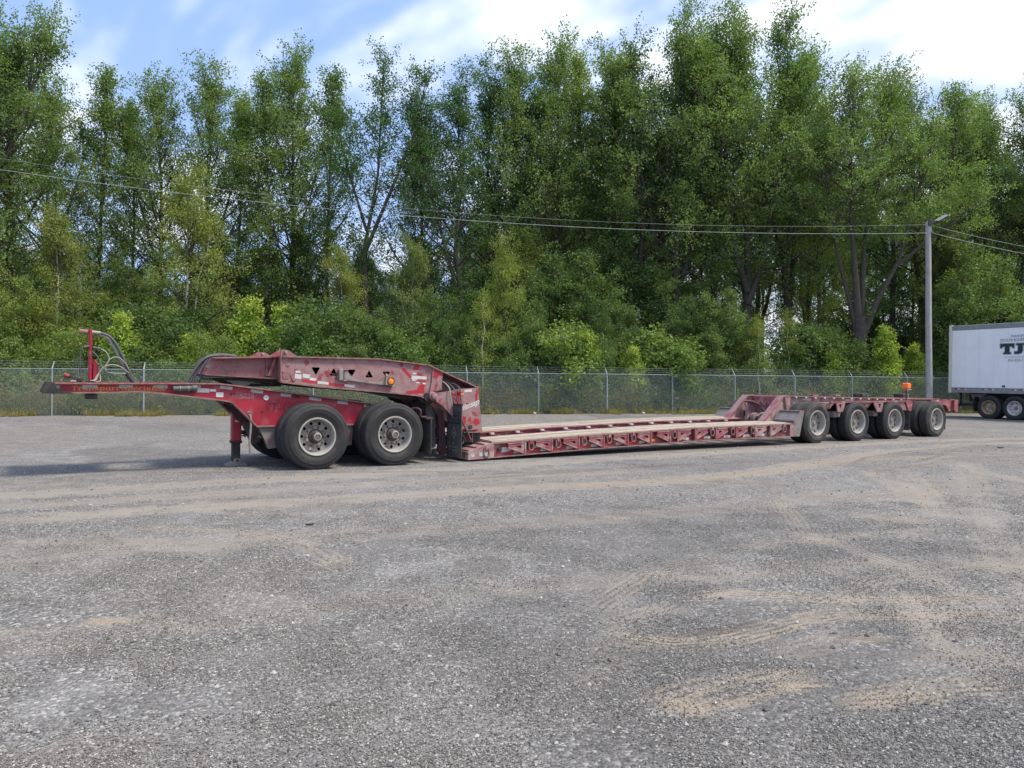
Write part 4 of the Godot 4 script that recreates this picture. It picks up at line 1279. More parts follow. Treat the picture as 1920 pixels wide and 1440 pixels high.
func obj_at(called: String, b: MB, m: Material, parent: Node) -> MeshInstance3D:
	var k = base_at
	base_at = Vector3.ZERO
	var o = obj(called, b, m, parent)
	base_at = k
	return o

func wire_run(a: Vector3, b: Vector3, sag: float, r: float, label: String):
	var p = []
	for k in 41:
		var t = k / 40.0
		p.append(a.lerp(b, t) - Vector3(0, sag * 4.0 * t * (1.0 - t), 0))
	var w := MB.new()
	w.tube(p, r, 6)
	tag(obj("overhead_wire", w, M.wire), label, "wire", "wires strung from the utility pole")

func words(t: String, size: float, depth: float, serif := false, mono := false, bold := false) -> TextMesh:
	var f := SystemFont.new()
	f.font_names = PackedStringArray(["Droid Sans Mono" if mono else ("Droid Serif" if serif else "Droid Sans")])
	if bold: f.font_weight = 700
	var m := TextMesh.new()
	m.font = f
	m.text = t
	m.font_size = 64
	m.pixel_size = size / 64.0
	m.depth = depth
	m.curve_step = 2.0
	m.horizontal_alignment = HORIZONTAL_ALIGNMENT_LEFT
	m.vertical_alignment = VERTICAL_ALIGNMENT_BOTTOM
	return m

func letters(called: String, t: String, size: float, m: Material, parent: Node, at: Vector3, wide := 1.0, serif := false, bold := false, slant := 0.0, turn := 0.0) -> MeshInstance3D:
	var me = words(t, size, 0.004, serif, false, bold)
	var bs = Basis(Vector3(0, 0, 1), turn) * Basis(Vector3(wide, 0, 0), Vector3(slant, 1, 0), Vector3(0, 0, 1))
	return inst(called, me, m, parent, Transform3D(bs, at - base_at - bs * Vector3(0, size * 0.236, 0)))

# the long axis of the van is its x, the side that shows faces +z
func make_van():
	var Vn := Node3D.new()
	Vn.position = spot(19.57, 34.5, 0.0)
	# rear corner at the origin; the body runs towards the eye at the right
	var yaw = atan2(0.892, 0.452)
	Vn.rotation = Vector3(0, -yaw, 0)
	Vn.basis = Basis(Vector3.UP, -yaw) * Basis(Vector3(0, 0, 1), deg_to_rad(-1.3)) * Basis(Vector3.UP, 0.0)
	hang(Vn, "box_trailer", self)
	tag(Vn, "white box trailer with green initials, parked past the utility pole", "trailer")
	var L = 12.0
	var W = 2.55
	var y0 = 1.13
	var y1 = 4.08
	# side wall panels with seams between them
	var bodyz = 0.0
	var x = 0.13
	var i = 0
	while x < L - 0.1:
		var b := MB.new()
		b.box(Vector3(x + 0.003, y0 + 0.21, bodyz - 0.03), Vector3(minf(x + 0.61 - 0.003, L - 0.1), y1 - 0.22, bodyz), 0.003)
		for s in 18:
			var yy = y0 + 0.28 + s * 0.132
			b.box(Vector3(x + 0.018, yy, bodyz), Vector3(x + 0.030, yy + 0.012, bodyz + 0.004), 0.002)
		obj_at("side_panel", b, M.vanwhite, Vn)
		x += 0.61
		i += 1
	var core := MB.new()
	core.box(Vector3(0.05, y0 + 0.03, -W), Vector3(L, y1 - 0.02, bodyz - 0.034), 0.01)
	obj_at("cargo_body", core, M.vanwhite, Vn)
	var tr := MB.new()
	tr.box(Vector3(0.0, y1 - 0.22, -W - 0.01), Vector3(L + 0.02, y1, bodyz + 0.012), 0.02)
	obj_at("top_rail", tr, M.alu, Vn)
	var br := MB.new()
	br.box(Vector3(0.10, y0 - 0.02, -W - 0.01), Vector3(L, y0 + 0.20, bodyz + 0.010), 0.006)
	br.box(Vector3(0.10, y0 + 0.185, bodyz + 0.010), Vector3(L, y0 + 0.20, bodyz + 0.022), 0.003)
	obj_at("bottom_rail", br, M.alu, Vn)
	var post := MB.new()
	post.box(Vector3(-0.02, y0 - 0.03, -0.14), Vector3(0.125, y1 + 0.015, bodyz + 0.018), 0.012)
	post.box(Vector3(-0.02, y0 - 0.03, -W), Vector3(0.125, y1 + 0.015, -W + 0.14), 0.012)
	post.box(Vector3(-0.02, y1 - 0.24, -W + 0.14), Vector3(0.10, y1 + 0.012, -0.14), 0.012)
	obj_at("rear_frame", post, M.cream, Vn)
	for s in 2:
		var dr := MB.new()
		dr.box(Vector3(-0.01, y0 + 0.05, -W + 0.15 + s * 1.13), Vector3(0.04, y1 - 0.26, -W + 0.15 + s * 1.13 + 1.11), 0.01)
		var door = obj_at("door", dr, M.vanwhite, Vn)
		var bar := MB.new()
		bar.tube([Vector3(-0.035, y0 + 0.05, -W + 0.95 + s * 0.65), Vector3(-0.035, y1 - 0.3, -W + 0.95 + s * 0.65)], 0.017, 8)
		obj_at("lock_rod", bar, M.alu, door)
	for s in 4:
		var hg := MB.new()
		hg.box(Vector3(-0.045, y0 + 0.35 + s * 0.72, -0.12), Vector3(-0.02, y0 + 0.47 + s * 0.72, 0.012), 0.004)
		obj_at("hinge", hg, M.steel, Vn)
	for q in [[0.28, 1], [0.60, 1], [1.48, 1], [1.80, 1], [2.72, 1], [3.05, 1], [3.95, 1], [4.3, 1]]:
		var rf := MB.new()
		rf.box(Vector3(q[0], y0 + 0.115, bodyz + 0.010), Vector3(q[0] + 0.12, y0 + 0.165, bodyz + 0.016), 0.001)
		obj_at("red_reflector", rf, M.stripred, Vn)
		var wf := MB.new()
		wf.box(Vector3(q[0] + 0.13, y0 + 0.115, bodyz + 0.010), Vector3(q[0] + 0.22, y0 + 0.165, bodyz + 0.016), 0.001)
		obj_at("white_reflector", wf, M.white, Vn)
	var lb := MB.new()
	lb.box(Vector3(2.33, y0 + 0.24, bodyz), Vector3(2.47, y0 + 0.33, bodyz + 0.006), 0.001)
	obj_at("sticker", lb, M.navy, Vn)
	# what is written on the side
	var keep = base_at
	base_at = Vector3.ZERO
	letters("lettering", "TRANSPORT", 0.15, M.navy, Vn, Vector3(2.65, 3.455, bodyz + 0.003), 0.95)
	letters("lettering", "JOCELYN BOURDEAU", 0.17, M.navy, Vn, Vector3(2.24, 3.29, bodyz + 0.003), 0.76)
	var tj = [[V(0, 1), V(1.32, 1), V(1.32, 0.6), V(1.18, 0.6), V(1.12, 0.74), V(0.87, 0.74), V(0.87, 0.15), V(1.0, 0.12), V(1.0, 0), V(0.32, 0), V(0.32, 0.12), V(0.45, 0.15), V(0.45, 0.74), V(0.2, 0.74), V(0.14, 0.6), V(0, 0.6)],
		[V(1.52, 1), V(2.24, 1), V(2.24, 0.87), V(2.12, 0.85), V(2.12, 0.3), V(2.0, 0.08), V(1.78, 0), V(1.36, 0), V(1.36, 0.22), V(1.52, 0.20), V(1.66, 0.24), V(1.70, 0.36), V(1.70, 0.85), V(1.52, 0.87)]]
	for shape in tj:
		var pg = PackedVector2Array()
		for p in shape: pg.append(p * 0.425 + V(2.245, 2.775))
		for q in Geometry2D.offset_polygon(pg, 0.032, Geometry2D.JOIN_MITER):
			obj_at("lettering_outline", plate(Array(q), bodyz + 0.0045, bodyz + 0.0055), M.grey, Vn)
		obj_at("lettering", plate(Array(pg), bodyz + 0.0055, bodyz + 0.0075), M.teal, Vn)
	letters("lettering", "ST-CHRYSOSTOME", 0.105, M.grey, Vn, Vector3(2.41, 2.60, bodyz + 0.003), 1.1)
	letters("lettering", "450-826-1", 0.15, M.navy, Vn, Vector3(2.55, 2.455, bodyz + 0.003), 0.95)
	base_at = keep
	# running gear
	var sub := MB.new()
	sub.box(Vector3(0.55, y0 - 0.42, -W + 0.55), Vector3(4.0, y0 - 0.03, -0.6), 0.02)
	sub.box(Vector3(0.7, y0 - 0.75, -0.75), Vector3(1.1, y0 - 0.3, -0.62), 0.02)
	sub.box(Vector3(0.7, y0 - 0.75, -W + 0.6), Vector3(1.1, y0 - 0.3, -W + 0.73), 0.02)
	obj_at("subframe", sub, M.black, Vn)
	var tank := MB.new()
	tank.prism([V(0.75, y0 - 0.06), V(1.5, y0 - 0.06), V(1.15, y0 - 0.30), V(0.9, y0 - 0.30)], -0.5, -0.35)
	obj_at("hanger_plate", tank, M.fender, Vn)
	var bump := MB.new()
	bump.box(Vector3(0.05, 0.50, -W + 0.1), Vector3(0.15, 0.62, -0.1), 0.01)
	bump.box(Vector3(0.08, 0.62, -0.75), Vector3(0.14, y0 - 0.02, -0.65), 0.01)
	bump.box(Vector3(0.08, 0.62, -W + 0.65), Vector3(0.14, y0 - 0.02, -W + 0.75), 0.01)
	obj_at("rear_guard", bump, M.black, Vn)
	for s in [0.0, 1.0]:
		var fl := MB.new()
		fl.box(Vector3(1.12, 0.32, -0.62 - s * 1.33), Vector3(1.135, 0.95, -0.03 - s * 1.33), 0.004)
		obj_at("mud_flap", fl, M.black, Vn)
	var wm = wheel_meshes(0.51, 0.27, 0.292)
	for ax in [1.76, 2.83]:
		var axl := MB.new()
		axl.tube([Vector3(ax, 0.51, -W + 0.4), Vector3(ax, 0.51, -0.4)], 0.065, 10)
		obj_at("axle", axl, M.black, Vn)
		for s in 2:
			wheel(Vn, Vector3(ax, 0.505, -0.02 if s == 0 else -W + 0.02), s == 1, wm, M.rubber, M.rustrim if ax < 2.0 else M.rimwhite, false)
	for sx in [9.6]:
		var lg := MB.new()
		lg.box(Vector3(sx, 0.05, -0.7), Vector3(sx + 0.14, y0, -0.56), 0.01)
		lg.box(Vector3(sx, 0.05, -W + 0.56), Vector3(sx + 0.14, y0, -W + 0.7), 0.01)
		obj_at("landing_gear", lg, M.steel, Vn)

func make_weeds():
	var rng := RandomNumberGenerator.new()
	rng.seed = 5151
	var m = mat(Color.WHITE, 0.8)
	m.vertex_color_use_as_albedo = true
	m.backlight_enabled = true
	m.backlight = Color(0.8, 0.85, 0.5)
	var tufts = []
	for k in 4:
		var b := MB.new()
		b.tinted = true
		for j in 26:
			var an = rng.randf() * TAU
			var r = rng.randf() * 0.10
			var at = Vector3(cos(an) * r, 0, sin(an) * r)
			var hgt = rng.randf_range(0.06, 0.30)
			var lean = Vector3(cos(an), 0, sin(an)) * hgt * rng.randf_range(0.2, 0.9)
			var side = Vector3(-sin(an), 0, cos(an)) * 0.008
			b.col = [Color(0.20, 0.24, 0.08), Color(0.36, 0.29, 0.12), Color(0.27, 0.27, 0.10), Color(0.28, 0.18, 0.09)][(rng.randi() + k) % 4]
			b.ftri(at - side, at + side, at + lean + Vector3(0, hgt, 0), Vector3(-side.z, 0.2, side.x))
		tufts.append(b.mesh())
	var places = [[], [], [], []]
	for k in 7200:
		var x = rng.randf_range(-30, 42)
		var off = rng.randf_range(-1.3, 0.6)
		var dn = noise_at(x * 0.45, off * 0.6)
		if dn < -0.12 or (off < -0.3 and dn < 0.05 - off * 0.22): continue
		var z = fence_z(x) + off
		var s = rng.randf_range(0.5, 1.35) * (1.0 if off > -0.5 else 0.7)
		places[rng.randi() % 4].append(Transform3D(Basis(Vector3.UP, rng.randf() * TAU).scaled(Vector3.ONE * s), spot(x, z)))
	for k in 4:
		scatter("dry_grass", tufts[k], m, places[k], "dry yellowing grass and weeds at the foot of the fence")
	# rank herbs behind the net
	var stalks = []
	for k in 3:
		var cr := Crown.new()
		var set = spray_set("herb", 16, 0.4, 0.16, 0.07, 0.3)
		for j in 16:
			var at = Vector3(rng.randf_range(-0.3, 0.3), rng.randf_range(0.0, 0.75), rng.randf_range(-0.3, 0.3))
			put_spray(cr, set, at, Vector3(rng.randf_range(-0.4, 0.4), 1, rng.randf_range(-0.4, 0.4)), [Color(0.10, 0.15, 0.055), Color(0.15, 0.16, 0.065), Color(0.14, 0.125, 0.06)][k], rng)
		stalks.append(crown_mesh(cr))
	var hp = [[], [], []]
	for k in 1100:
		var x = rng.randf_range(-30, 42)
		var z = fence_z(x) + 0.3 + 2.2 * pow(rng.randf(), 1.4)
		hp[rng.randi() % 3].append(Transform3D(Basis(Vector3.UP, rng.randf() * TAU).scaled(Vector3.ONE * rng.randf_range(0.7, 1.5)), spot(x, z)))
	for k in 3:
		scatter("undergrowth", stalks[k], M.leaf, hp[k], "rank herbs growing behind the fence")
	# floor of the wood
	var fl = PackedVector3Array()
	var b2 := MB.new()
	var xx = -80.0
	while xx < 100.0:
		for zz in 12:
			var z0 = zz * 7.0 + 0.8
			var p = []
			for q in [[0, 0], [6, 0], [6, 7], [0, 7]]:
				var px = xx + q[0]
				var pz = fence_z(px) + z0 + q[1]
				p.append(Vector3(px, ground(px, pz) + 0.02, -pz))
			b2.quad(p[0], p[1], p[2], p[3], Vector3.UP)
		xx += 6.0
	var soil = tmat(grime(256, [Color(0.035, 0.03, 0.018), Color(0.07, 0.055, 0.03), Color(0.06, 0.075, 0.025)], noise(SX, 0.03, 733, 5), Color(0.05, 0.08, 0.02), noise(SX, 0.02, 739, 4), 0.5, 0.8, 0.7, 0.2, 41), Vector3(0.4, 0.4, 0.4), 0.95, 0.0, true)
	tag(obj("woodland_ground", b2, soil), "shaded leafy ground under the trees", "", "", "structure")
	# litter by the fence and on the yard
	var bits = [[-15.0, -0.5, M.white, "white crumpled scrap at the fence foot behind the tongue"], [-8.9, -0.55, M.white, "white scrap at the fence foot below the gooseneck's nose"], [-2.2, -0.35, M.hosepale, "pale scrap at the fence foot just right of the trailer's neck"], [1.0, -0.3, M.white, "white scrap at the fence foot above the front of the deck"], [6.1, -0.35, M.white, "largest white scrap at the fence foot, above the deck's middle"], [9.7, -0.55, M.hosepale, "pale scrap on the gravel edge above the rear half of the deck"]]
	for q in bits:
		var z = fence_z(q[0]) + q[1]
		var b := MB.new()
		crumple(b, spot(q[0], z, 0.05), rng.randf_range(0.08, 0.13), rng)
		tag(obj("litter_scrap", b, q[2]), q[3], "litter", "scraps of litter along the fence")
	var rb := MB.new()
	rb.T = Transform3D(Basis(Vector3.UP, 0.25), Vector3(-1.85, 0.004, -7.04))
	rb.box(Vector3(-0.038, 0.0, -0.016), Vector3(0.036, 0.014, 0.012), 0.006)
	rb.box(Vector3(0.02, 0.002, -0.036), Vector3(0.042, 0.012, -0.022), 0.004)
	tag(obj("rubber_scrap", rb, M.black), "small black rubber scrap lying alone on the gravel", "litter")
	var r2 := MB.new()
	r2.T = Transform3D(Basis(Vector3.UP, -0.2), spot(10.72, 16.9, 0.004))
	r2.box(Vector3(-0.05, 0.0, -0.03), Vector3(0.06, 0.022, 0.03), 0.008)
	tag(obj("rubber_scrap", r2, M.black), "small black scrap on the gravel at the right border", "litter")

var _wn: FastNoiseLite
func noise_at(x: float, y: float) -> float:
	if _wn == null:
		_wn = noise(SX, 0.8, 909, 3)
	return _wn.get_noise_2d(x, y)

func crumple(b: MB, at: Vector3, r: float, rng: RandomNumberGenerator):
	var g = []
	for j in 5:
		var row = []
		for i in 7:
			var an = TAU * i / 6.0
			var f = sin(PI * j / 4.0)
			row.append(at + Vector3(cos(an) * f * rng.randf_range(0.6, 1.2), cos(PI * j / 4.0) * 0.5 * rng.randf_range(0.7, 1.1), sin(an) * f * rng.randf_range(0.6, 1.2)) * r)
		row[6] = row[0]
		g.append(row)
	for j in 4:
		for i in 6:
			b.ftri(g[j][i], g[j][i + 1], g[j + 1][i + 1], g[j][i] - at)
			b.ftri(g[j][i], g[j + 1][i + 1], g[j + 1][i], g[j + 1][i] - at)

# ------------------------------------------------------------------ wheels
func wheel_meshes(R: float, W: float, rb: float) -> Dictionary:
	var t := MB.new()
	var prof = [V(rb - 0.004, -W + 0.05), V(rb + 0.012, -W + 0.022), V(rb + 0.06, -W + 0.004), V(R * 0.80, -W), V(R - 0.055, -W + 0.010), V(R - 0.022, -W + 0.022), V(R - 0.006, -W + 0.036)]
	var tw = W - 0.072
	for k in 5:
		var z0 = -W + 0.036 + tw * k / 5.0
		var z1 = -W + 0.036 + tw * (k + 1) / 5.0
		var bulge = 0.004 - 0.0015 * absf(k - 2.0)
		prof.append(V(R - 0.004 + bulge, z0 + 0.006))
		prof.append(V(R - 0.004 + bulge, z1 - 0.006))
		if k < 4:
			prof.append(V(R - 0.016, z1 - 0.004))
			prof.append(V(R - 0.016, z1 + 0.004))
	prof.append_array([V(R - 0.006, -0.036), V(R - 0.022, -0.022), V(R - 0.036, -0.016), V(R - 0.040, -0.0185), V(R - 0.055, -0.010), V(R * 0.845, -0.003), V(R * 0.835, 0.0015), V(R * 0.82, -0.0005), V(R * 0.76, 0.0), V(rb + 0.07, -0.004), V(rb + 0.062, -0.009), V(rb + 0.012, -0.022), V(rb - 0.004, -0.05)])
	var tones = []
	for k in prof.size():
		var q: Vector2 = prof[k]
		tones.append(1.0)
	# dust lies on the tread and the shoulder; the flank is worn black with a pale scuffed line near its edge
	for k in prof.size():
		var q: Vector2 = prof[k]
		if q.x > R - 0.06: tones[k] = 1.9
		if k > prof.size() - 14 and q.x > R - 0.045: tones[k] = 2.3
		if k > prof.size() - 14 and q.x < R * 0.85: tones[k] = 0.8
		if k > prof.size() - 5: tones[k] = 1.15
	t.tinted = true
	t.lathe(prof, 64, 34.0, tones)
	var r := MB.new()
	var d = 0.135
	r.lathe([V(rb - 0.02, -W + 0.03), V(rb + 0.006, -0.034), V(rb + 0.012, -0.020), V(rb + 0.006, -0.008), V(rb - 0.008, -0.006), V(rb - 0.018, -0.014), V(rb - 0.026, -0.040), V(rb - 0.030, -0.085), V(rb - 0.040, -d)], 48, 50.0)
	var dk := MB.new()
	var ro = rb - 0.040
	var rh = ro - 0.040
	var ri = ro - 0.080
	for k in 10:
		var a0 = TAU * k / 10.0
		var a1 = TAU * (k + 1) / 10.0
		var am = (a0 + a1) * 0.5
		var hc = Vector2(cos(am), sin(am)) * rh
		var rad = Vector2(cos(am), sin(am))
		var tan = Vector2(-sin(am), cos(am))
		var hr = 0.0265
		var up = []
		var lo = []
		for j in 9:
			var q = PI * j / 8.0
			up.append(hc + (rad * sin(q) + tan * cos(q)) * hr)
			lo.append(hc + (-rad * sin(q) + tan * cos(q)) * hr)
		var arc_o = []
		var arc_i = []
		for j in 5:
			var q = lerpf(a0, a1, j / 4.0)
			arc_o.append(Vector2(cos(q), sin(q)) * ro)
			arc_i.append(Vector2(cos(q), sin(q)) * ri)
		var e0 = Vector2(cos(a0), sin(a0)) * rh
		var e1 = Vector2(cos(a1), sin(a1)) * rh
		dk.prism(arc_o + [e1] + up + [e0], -d - 0.012, -d)
		dk.prism(arc_i + [e1] + lo + [e0], -d - 0.012, -d)
	dk.lathe([V(ri + 0.001, -d - 0.001), V(ri - 0.012, -d + 0.012), V(0.0, -d + 0.012)], 40, 20.0)
	var hub := MB.new()
	hub.lathe([V(0.100, -d + 0.010), V(0.098, -d + 0.026), V(0.078, -d + 0.034), V(0.074, -0.020), V(0.062, -0.008), V(0.058, 0.006), V(0.042, 0.012), V(0.040, 0.004), V(0.0, 0.006)], 28, 14.0)
	var ringm := MB.new()
	ringm.lathe([V(0.0605, 0.0065), V(0.058, 0.0105), V(0.046, 0.0135), V(0.043, 0.0125)], 28, 30.0)
	var small := MB.new()
	small.lathe([V(0.088, -d + 0.010), V(0.086, -d + 0.018), V(0.052, -d + 0.022), V(0.050, -d + 0.045), V(0.030, -d + 0.052), V(0.028, -d + 0.045), V(0.0, -d + 0.045)], 24, 30.0)
	var nut := MB.new()
	nut.lathe([V(0.0215, 0.0), V(0.0205, 0.022), V(0.011, 0.030), V(0.0, 0.031)], 6, 10.0)
	var recess := MB.new()
	recess.lathe([V(0.118, -d + 0.0125), V(0.0, -d + 0.0125)], 28, 10.0)
	return {"tyre": t.mesh(), "rim": r.mesh(), "disc": dk.mesh(), "hub": hub.mesh(), "ring": ringm.mesh(), "small": small.mesh(), "nut": nut.mesh(), "recess": recess.mesh(), "d": d, "W": W}

func wheel(parent: Node3D, at: Vector3, far: bool, wm: Dictionary, tyre: Material, rim: Material, big_hub: bool, spin := 0.0):
	var w := Node3D.new()
	w.position = at - base_at
	w.basis = Basis(Vector3.UP, PI if far else 0.0) * Basis(Vector3(0, 0, 1), spin)
	hang(w, "wheel", parent)
	inst("tyre", wm.tyre, tyre, w)
	inst("tyre", wm.tyre, tyre, w, Transform3D(Basis(Vector3(0, 0, 1), 0.4), Vector3(0, 0, -wm.W - 0.055)))
	inst("rim", wm.rim, rim, w)
	inst("disc", wm.disc, M.disc if rim == M.rim else rim, w)
	inst("rim", wm.rim, M.black, w, Transform3D(Basis(Vector3(1, 0, 0), PI), Vector3(0, 0, -wm.W * 2.0 - 0.055)))
	if big_hub:
		inst("hub_recess", wm.recess, M.black, w)
		inst("hub", wm.hub, M.hub, w)
		inst("hub_cap_ring", wm.ring, M.rim, w)
		for k in 10:
			var an = TAU * (k + 0.5) / 10.0
			inst("lug_nut", wm.nut, M.hub, w, Transform3D(Basis(), Vector3(cos(an) * 0.148, sin(an) * 0.148, -wm.d + 0.012)))
	else:
		inst("hub", wm.small, M.steel, w)
	return w

func frame_root(called: String, s: float, w: float) -> Node3D:
	var o := Node3D.new()
	var p = P0 + DS * s + DW * w
	o.rotation = Vector3(ROLL, YAW, 0)
	var b = Basis.from_euler(Vector3(ROLL, YAW, 0))
	o.position = Vector3(P0.x, 0, -P0.y) + b * Vector3(s, 0, w)
	hang(o, called, self)
	base_at = Vector3(s, 0, w)
	return o

func plate(pts: Array, z0: float, z1: float) -> MB:
	var b := MB.new()
	b.prism(pts, z0, z1)
	return b

func pipe(path: Array, r, sides := 8) -> MB:
	var b := MB.new()
	b.tube(path if r is Array else smooth_path(path, 5), r, sides)
	return b

func smooth_path(p: Array, per: int) -> Array:
	if p.size() < 3:
		return p
	var out = []
	for i in p.size() - 1:
		var a: Vector3 = p[maxi(i - 1, 0)]; var b: Vector3 = p[i]; var c: Vector3 = p[i + 1]; var d: Vector3 = p[mini(i + 2, p.size() - 1)]
		for k in per:
			out.append(b.cubic_interpolate(c, a, d, float(k) / per))
	out.append(p[p.size() - 1])
	return out

# a thin sheet of a strip lying on the face z, from (x0, y0) to (x1, y1) along its middle line
func sticker(x0: float, y0: float, x1: float, y1: float, high: float, z: float, thick := 0.003) -> MB:
	var d = Vector2(x1 - x0, y1 - y0).normalized()
	var o = Vector2(-d.y, d.x) * high * 0.5
	return plate([V(x0, y0) - o, V(x1, y1) - o, V(x1, y1) + o, V(x0, y0) + o], z, z + thick)

func at_line(line: Array, x: float) -> float:
	for i in line.size() - 1:
		if x <= line[i + 1].x or i == line.size() - 2:
			return lerpf(line[i].y, line[i + 1].y, (x - line[i].x) / (line[i + 1].x - line[i].x))
	return 0.0

func make_jeep():
	var J = frame_root("jeep_dolly", 0.7, -1.28)
	tag(J, "red two-axle jeep dolly with a long flat tongue, coupled under the gooseneck", "trailer dolly")
	var top = [V(-3.63, 1.345), V(-1.34, 1.355), V(-1.08, 1.325), V(-0.38, 1.235), V(0.67, 1.095), V(1.2, 1.02), V(1.86, 0.93)]
	var bot = [V(-3.66, 1.20), V(-2.79, 1.205), V(-2.48, 1.22), V(-2.24, 1.205), V(-1.84, 1.155), V(-1.33, 1.09), V(-1.13, 1.055), V(-0.75, 0.665), V(1.86, 0.66)]
	for side in 2:
		var zc = -0.70 if side == 0 else -1.90
		var beam := Node3D.new()
		hang(beam, "frame_beam", J)
		var b := MB.new()
		b.web(top, bot, [], zc - 0.012, zc + 0.012)
		obj("web", b, M.red, beam)
		var f := MB.new()
		f.band(top, 0.022, zc - 0.085, zc + 0.085)
		obj("top_flange", f, M.flange if side == 0 else M.red, beam)
		var g := MB.new()
		var lowline = []
		for p in bot: lowline.append(p + V(0, 0.012))
		g.band(lowline, 0.022, zc - 0.085, zc + 0.085)
		obj("bottom_flange", g, M.flange, beam)
		# blackened tip
		var tip := MB.new()
		tip.prism([V(-3.70, 1.215), V(-3.66, 1.19), V(-3.30, 1.188), V(-3.30, 1.20), V(-3.50, 1.26), V(-3.52, 1.345), V(-3.64, 1.348)], zc - 0.09, zc + 0.09)
		obj("beam_tip", tip, M.black, beam)
	# crossings between the beams
	for q in [[-3.55, 1.21, 1.33], [-2.3, 1.24, 1.33], [-1.2, 1.12, 1.30], [-0.35, 0.7, 1.18], [0.66, 0.7, 1.06], [1.75, 0.7, 0.92]]:
		obj("cross_member", bx(q[0] - 0.05, q[0] + 0.05, q[1], q[2], -1.89, -0.712), M.red, J)
	obj("tongue_deck", bx(-3.6, -2.35, 1.262, 1.275, -1.89, -0.712), M.darkred, J)
	obj("king_pin", pipe([Vector3(-3.08, 1.27, -1.28), Vector3(-3.08, 1.10, -1.28)], 0.045, 12), M.black, J)
	obj("tow_hook", bx(-3.14, -2.99, 1.11, 1.19, -0.76, -0.66, 0.012), M.black, J)
	# fifth wheel
	var fw := Node3D.new()
	hang(fw, "fifth_wheel", J)
	var pl := MB.new()
	pl.prism([V(-1.40, 1.44), V(-0.75, 1.425), V(-0.42, 1.36), V(-0.40, 1.345), V(-0.72, 1.37), V(-1.40, 1.40)], -1.78, -0.80)
	obj("plate", pl, M.black, fw)
	for z in [-0.83, -1.75]:
		var br := MB.new()
		br.prism([V(-1.22, 1.40), V(-0.72, 1.385), V(-0.80, 1.36), V(-0.88, 1.30), V(-1.03, 1.30), V(-1.12, 1.36)], z - 0.03, z + 0.03)
		obj("pivot_bracket", br, M.steel, fw)
	obj("slide_rail", bx(-1.55, -0.3, 1.30, 1.345, -0.99, -0.93), M.black, fw)
	obj("slide_rail", bx(-1.55, -0.3, 1.30, 1.345, -1.65, -1.59), M.black, fw)
	# reflecting strips on the near beam
	var z = -0.688
	for q in [[-3.54, -3.46], [-3.18, -2.99], [-2.71, -2.53], [-2.25, -2.06], [-1.665, -1.59], [-1.305, -1.12], [-0.84, -0.65], [-0.365, -0.185], [0.10, 0.30], [0.58, 0.76], [1.05, 1.19]]:
		var y0 = at_line(top, q[0]) - 0.058
		var y1 = at_line(top, q[1]) - 0.058
		obj("reflective_strip", sticker(q[0], y0, q[1], y1, 0.05, z), M.strip, J)
	obj("sticker", sticker(-1.645, 1.24, -1.465, 1.236, 0.062, z), M.print, J)
	obj("sticker", sticker(-1.46, 1.240, -1.365, 1.238, 0.036, z), M.white, J)
	obj("sticker", sticker(-1.365, 1.173, -1.255, 1.170, 0.075, z), M.print, J)
	letters("lettering", "Transport Spécialisé", 0.088, M.yellow, J, Vector3(-3.32, 1.2350, z + 0.001), 1.36, true, true, 0.1)
	letters("lettering", "ST-CL", 0.215, M.ghostred, J, Vector3(-0.66, 0.885, z), 1.0, false, true, 0.22)
	letters("lettering", "5036", 0.115, M.ghostpink, J, Vector3(-1.015, 1.107, z), 0.92, false, true)
	var ga := MB.new()
	ga.T = Transform3D(Basis(), Vector3(-0.60, 1.122, z))
	ga.lathe([V(0.042, 0.0), V(0.042, 0.012), V(0.036, 0.014), V(0.034, 0.009), V(0, 0.009)], 24, 20.0)
	obj("pressure_gauge", ga, M.white, J)
	obj("gauge_needle", sticker(-0.615, 1.108, -0.585, 1.14, 0.006, z + 0.0095, 0.002), M.black, J)
	# manual holder: a black tube with two rings
	var mh := MB.new()
	mh.tube([Vector3(-1.99, 1.262, -0.625), Vector3(-1.69, 1.270, -0.625)], 0.043, 16)
	mh.tube([Vector3(-1.72, 1.269, -0.625), Vector3(-1.655, 1.271, -0.625)], 0.054, 16)
	obj("document_tube", mh, M.hose, J)
	for s in [-1.90, -1.78]:
		obj("tube_clamp", pipe([Vector3(s, 1.265, -0.625), Vector3(s + 0.012, 1.265, -0.625)], 0.047, 16), M.steel, J)
	# holes in the web, worn dark
	for q in [[-0.665, 0.895, 0.022], [-0.665, 0.81, 0.012], [-1.14, 1.178, 0.018], [-1.09, 1.183, 0.016]]:
		var h := MB.new()
		h.T = Transform3D(Basis(), Vector3(q[0], q[1], z))
		h.lathe([V(q[2], 0.0), V(q[2] * 0.8, 0.003), V(0, 0.003)], 12, 20.0)
		obj("bolt_head", h, M.black, J)
	for s in [0.0, 0.05, 0.1]:
		obj("valve_fitting", bx(-0.20 + s, -0.165 + s, 1.135 - s * 0.12, 1.165 - s * 0.12, -0.69, -0.655, 0.006), M.black, J)
	# landing legs
	for zl in [-1.28]:
		var leg := Node3D.new()
		hang(leg, "landing_leg", J)
		obj("outer_tube", bx(-1.012, -0.862, 0.39, 1.06, zl - 0.075, zl + 0.075, 0.014), M.red, leg)
		obj("collar", bx(-1.025, -0.852, 0.36, 0.41, zl - 0.085, zl + 0.085, 0.01), M.darkred, leg)
		obj("inner_tube", bx(-1.002, -0.875, 0.06, 0.37, zl - 0.06, zl + 0.06, 0.012), M.black, leg)
		var ft := MB.new()
		ft.prism([V(-1.11, 0.0), V(-0.78, 0.0), V(-0.78, 0.018), V(-0.885, 0.06), V(-0.89, 0.115), V(-0.985, 0.115), V(-0.99, 0.06), V(-1.11, 0.018)], zl - 0.12, zl + 0.12)
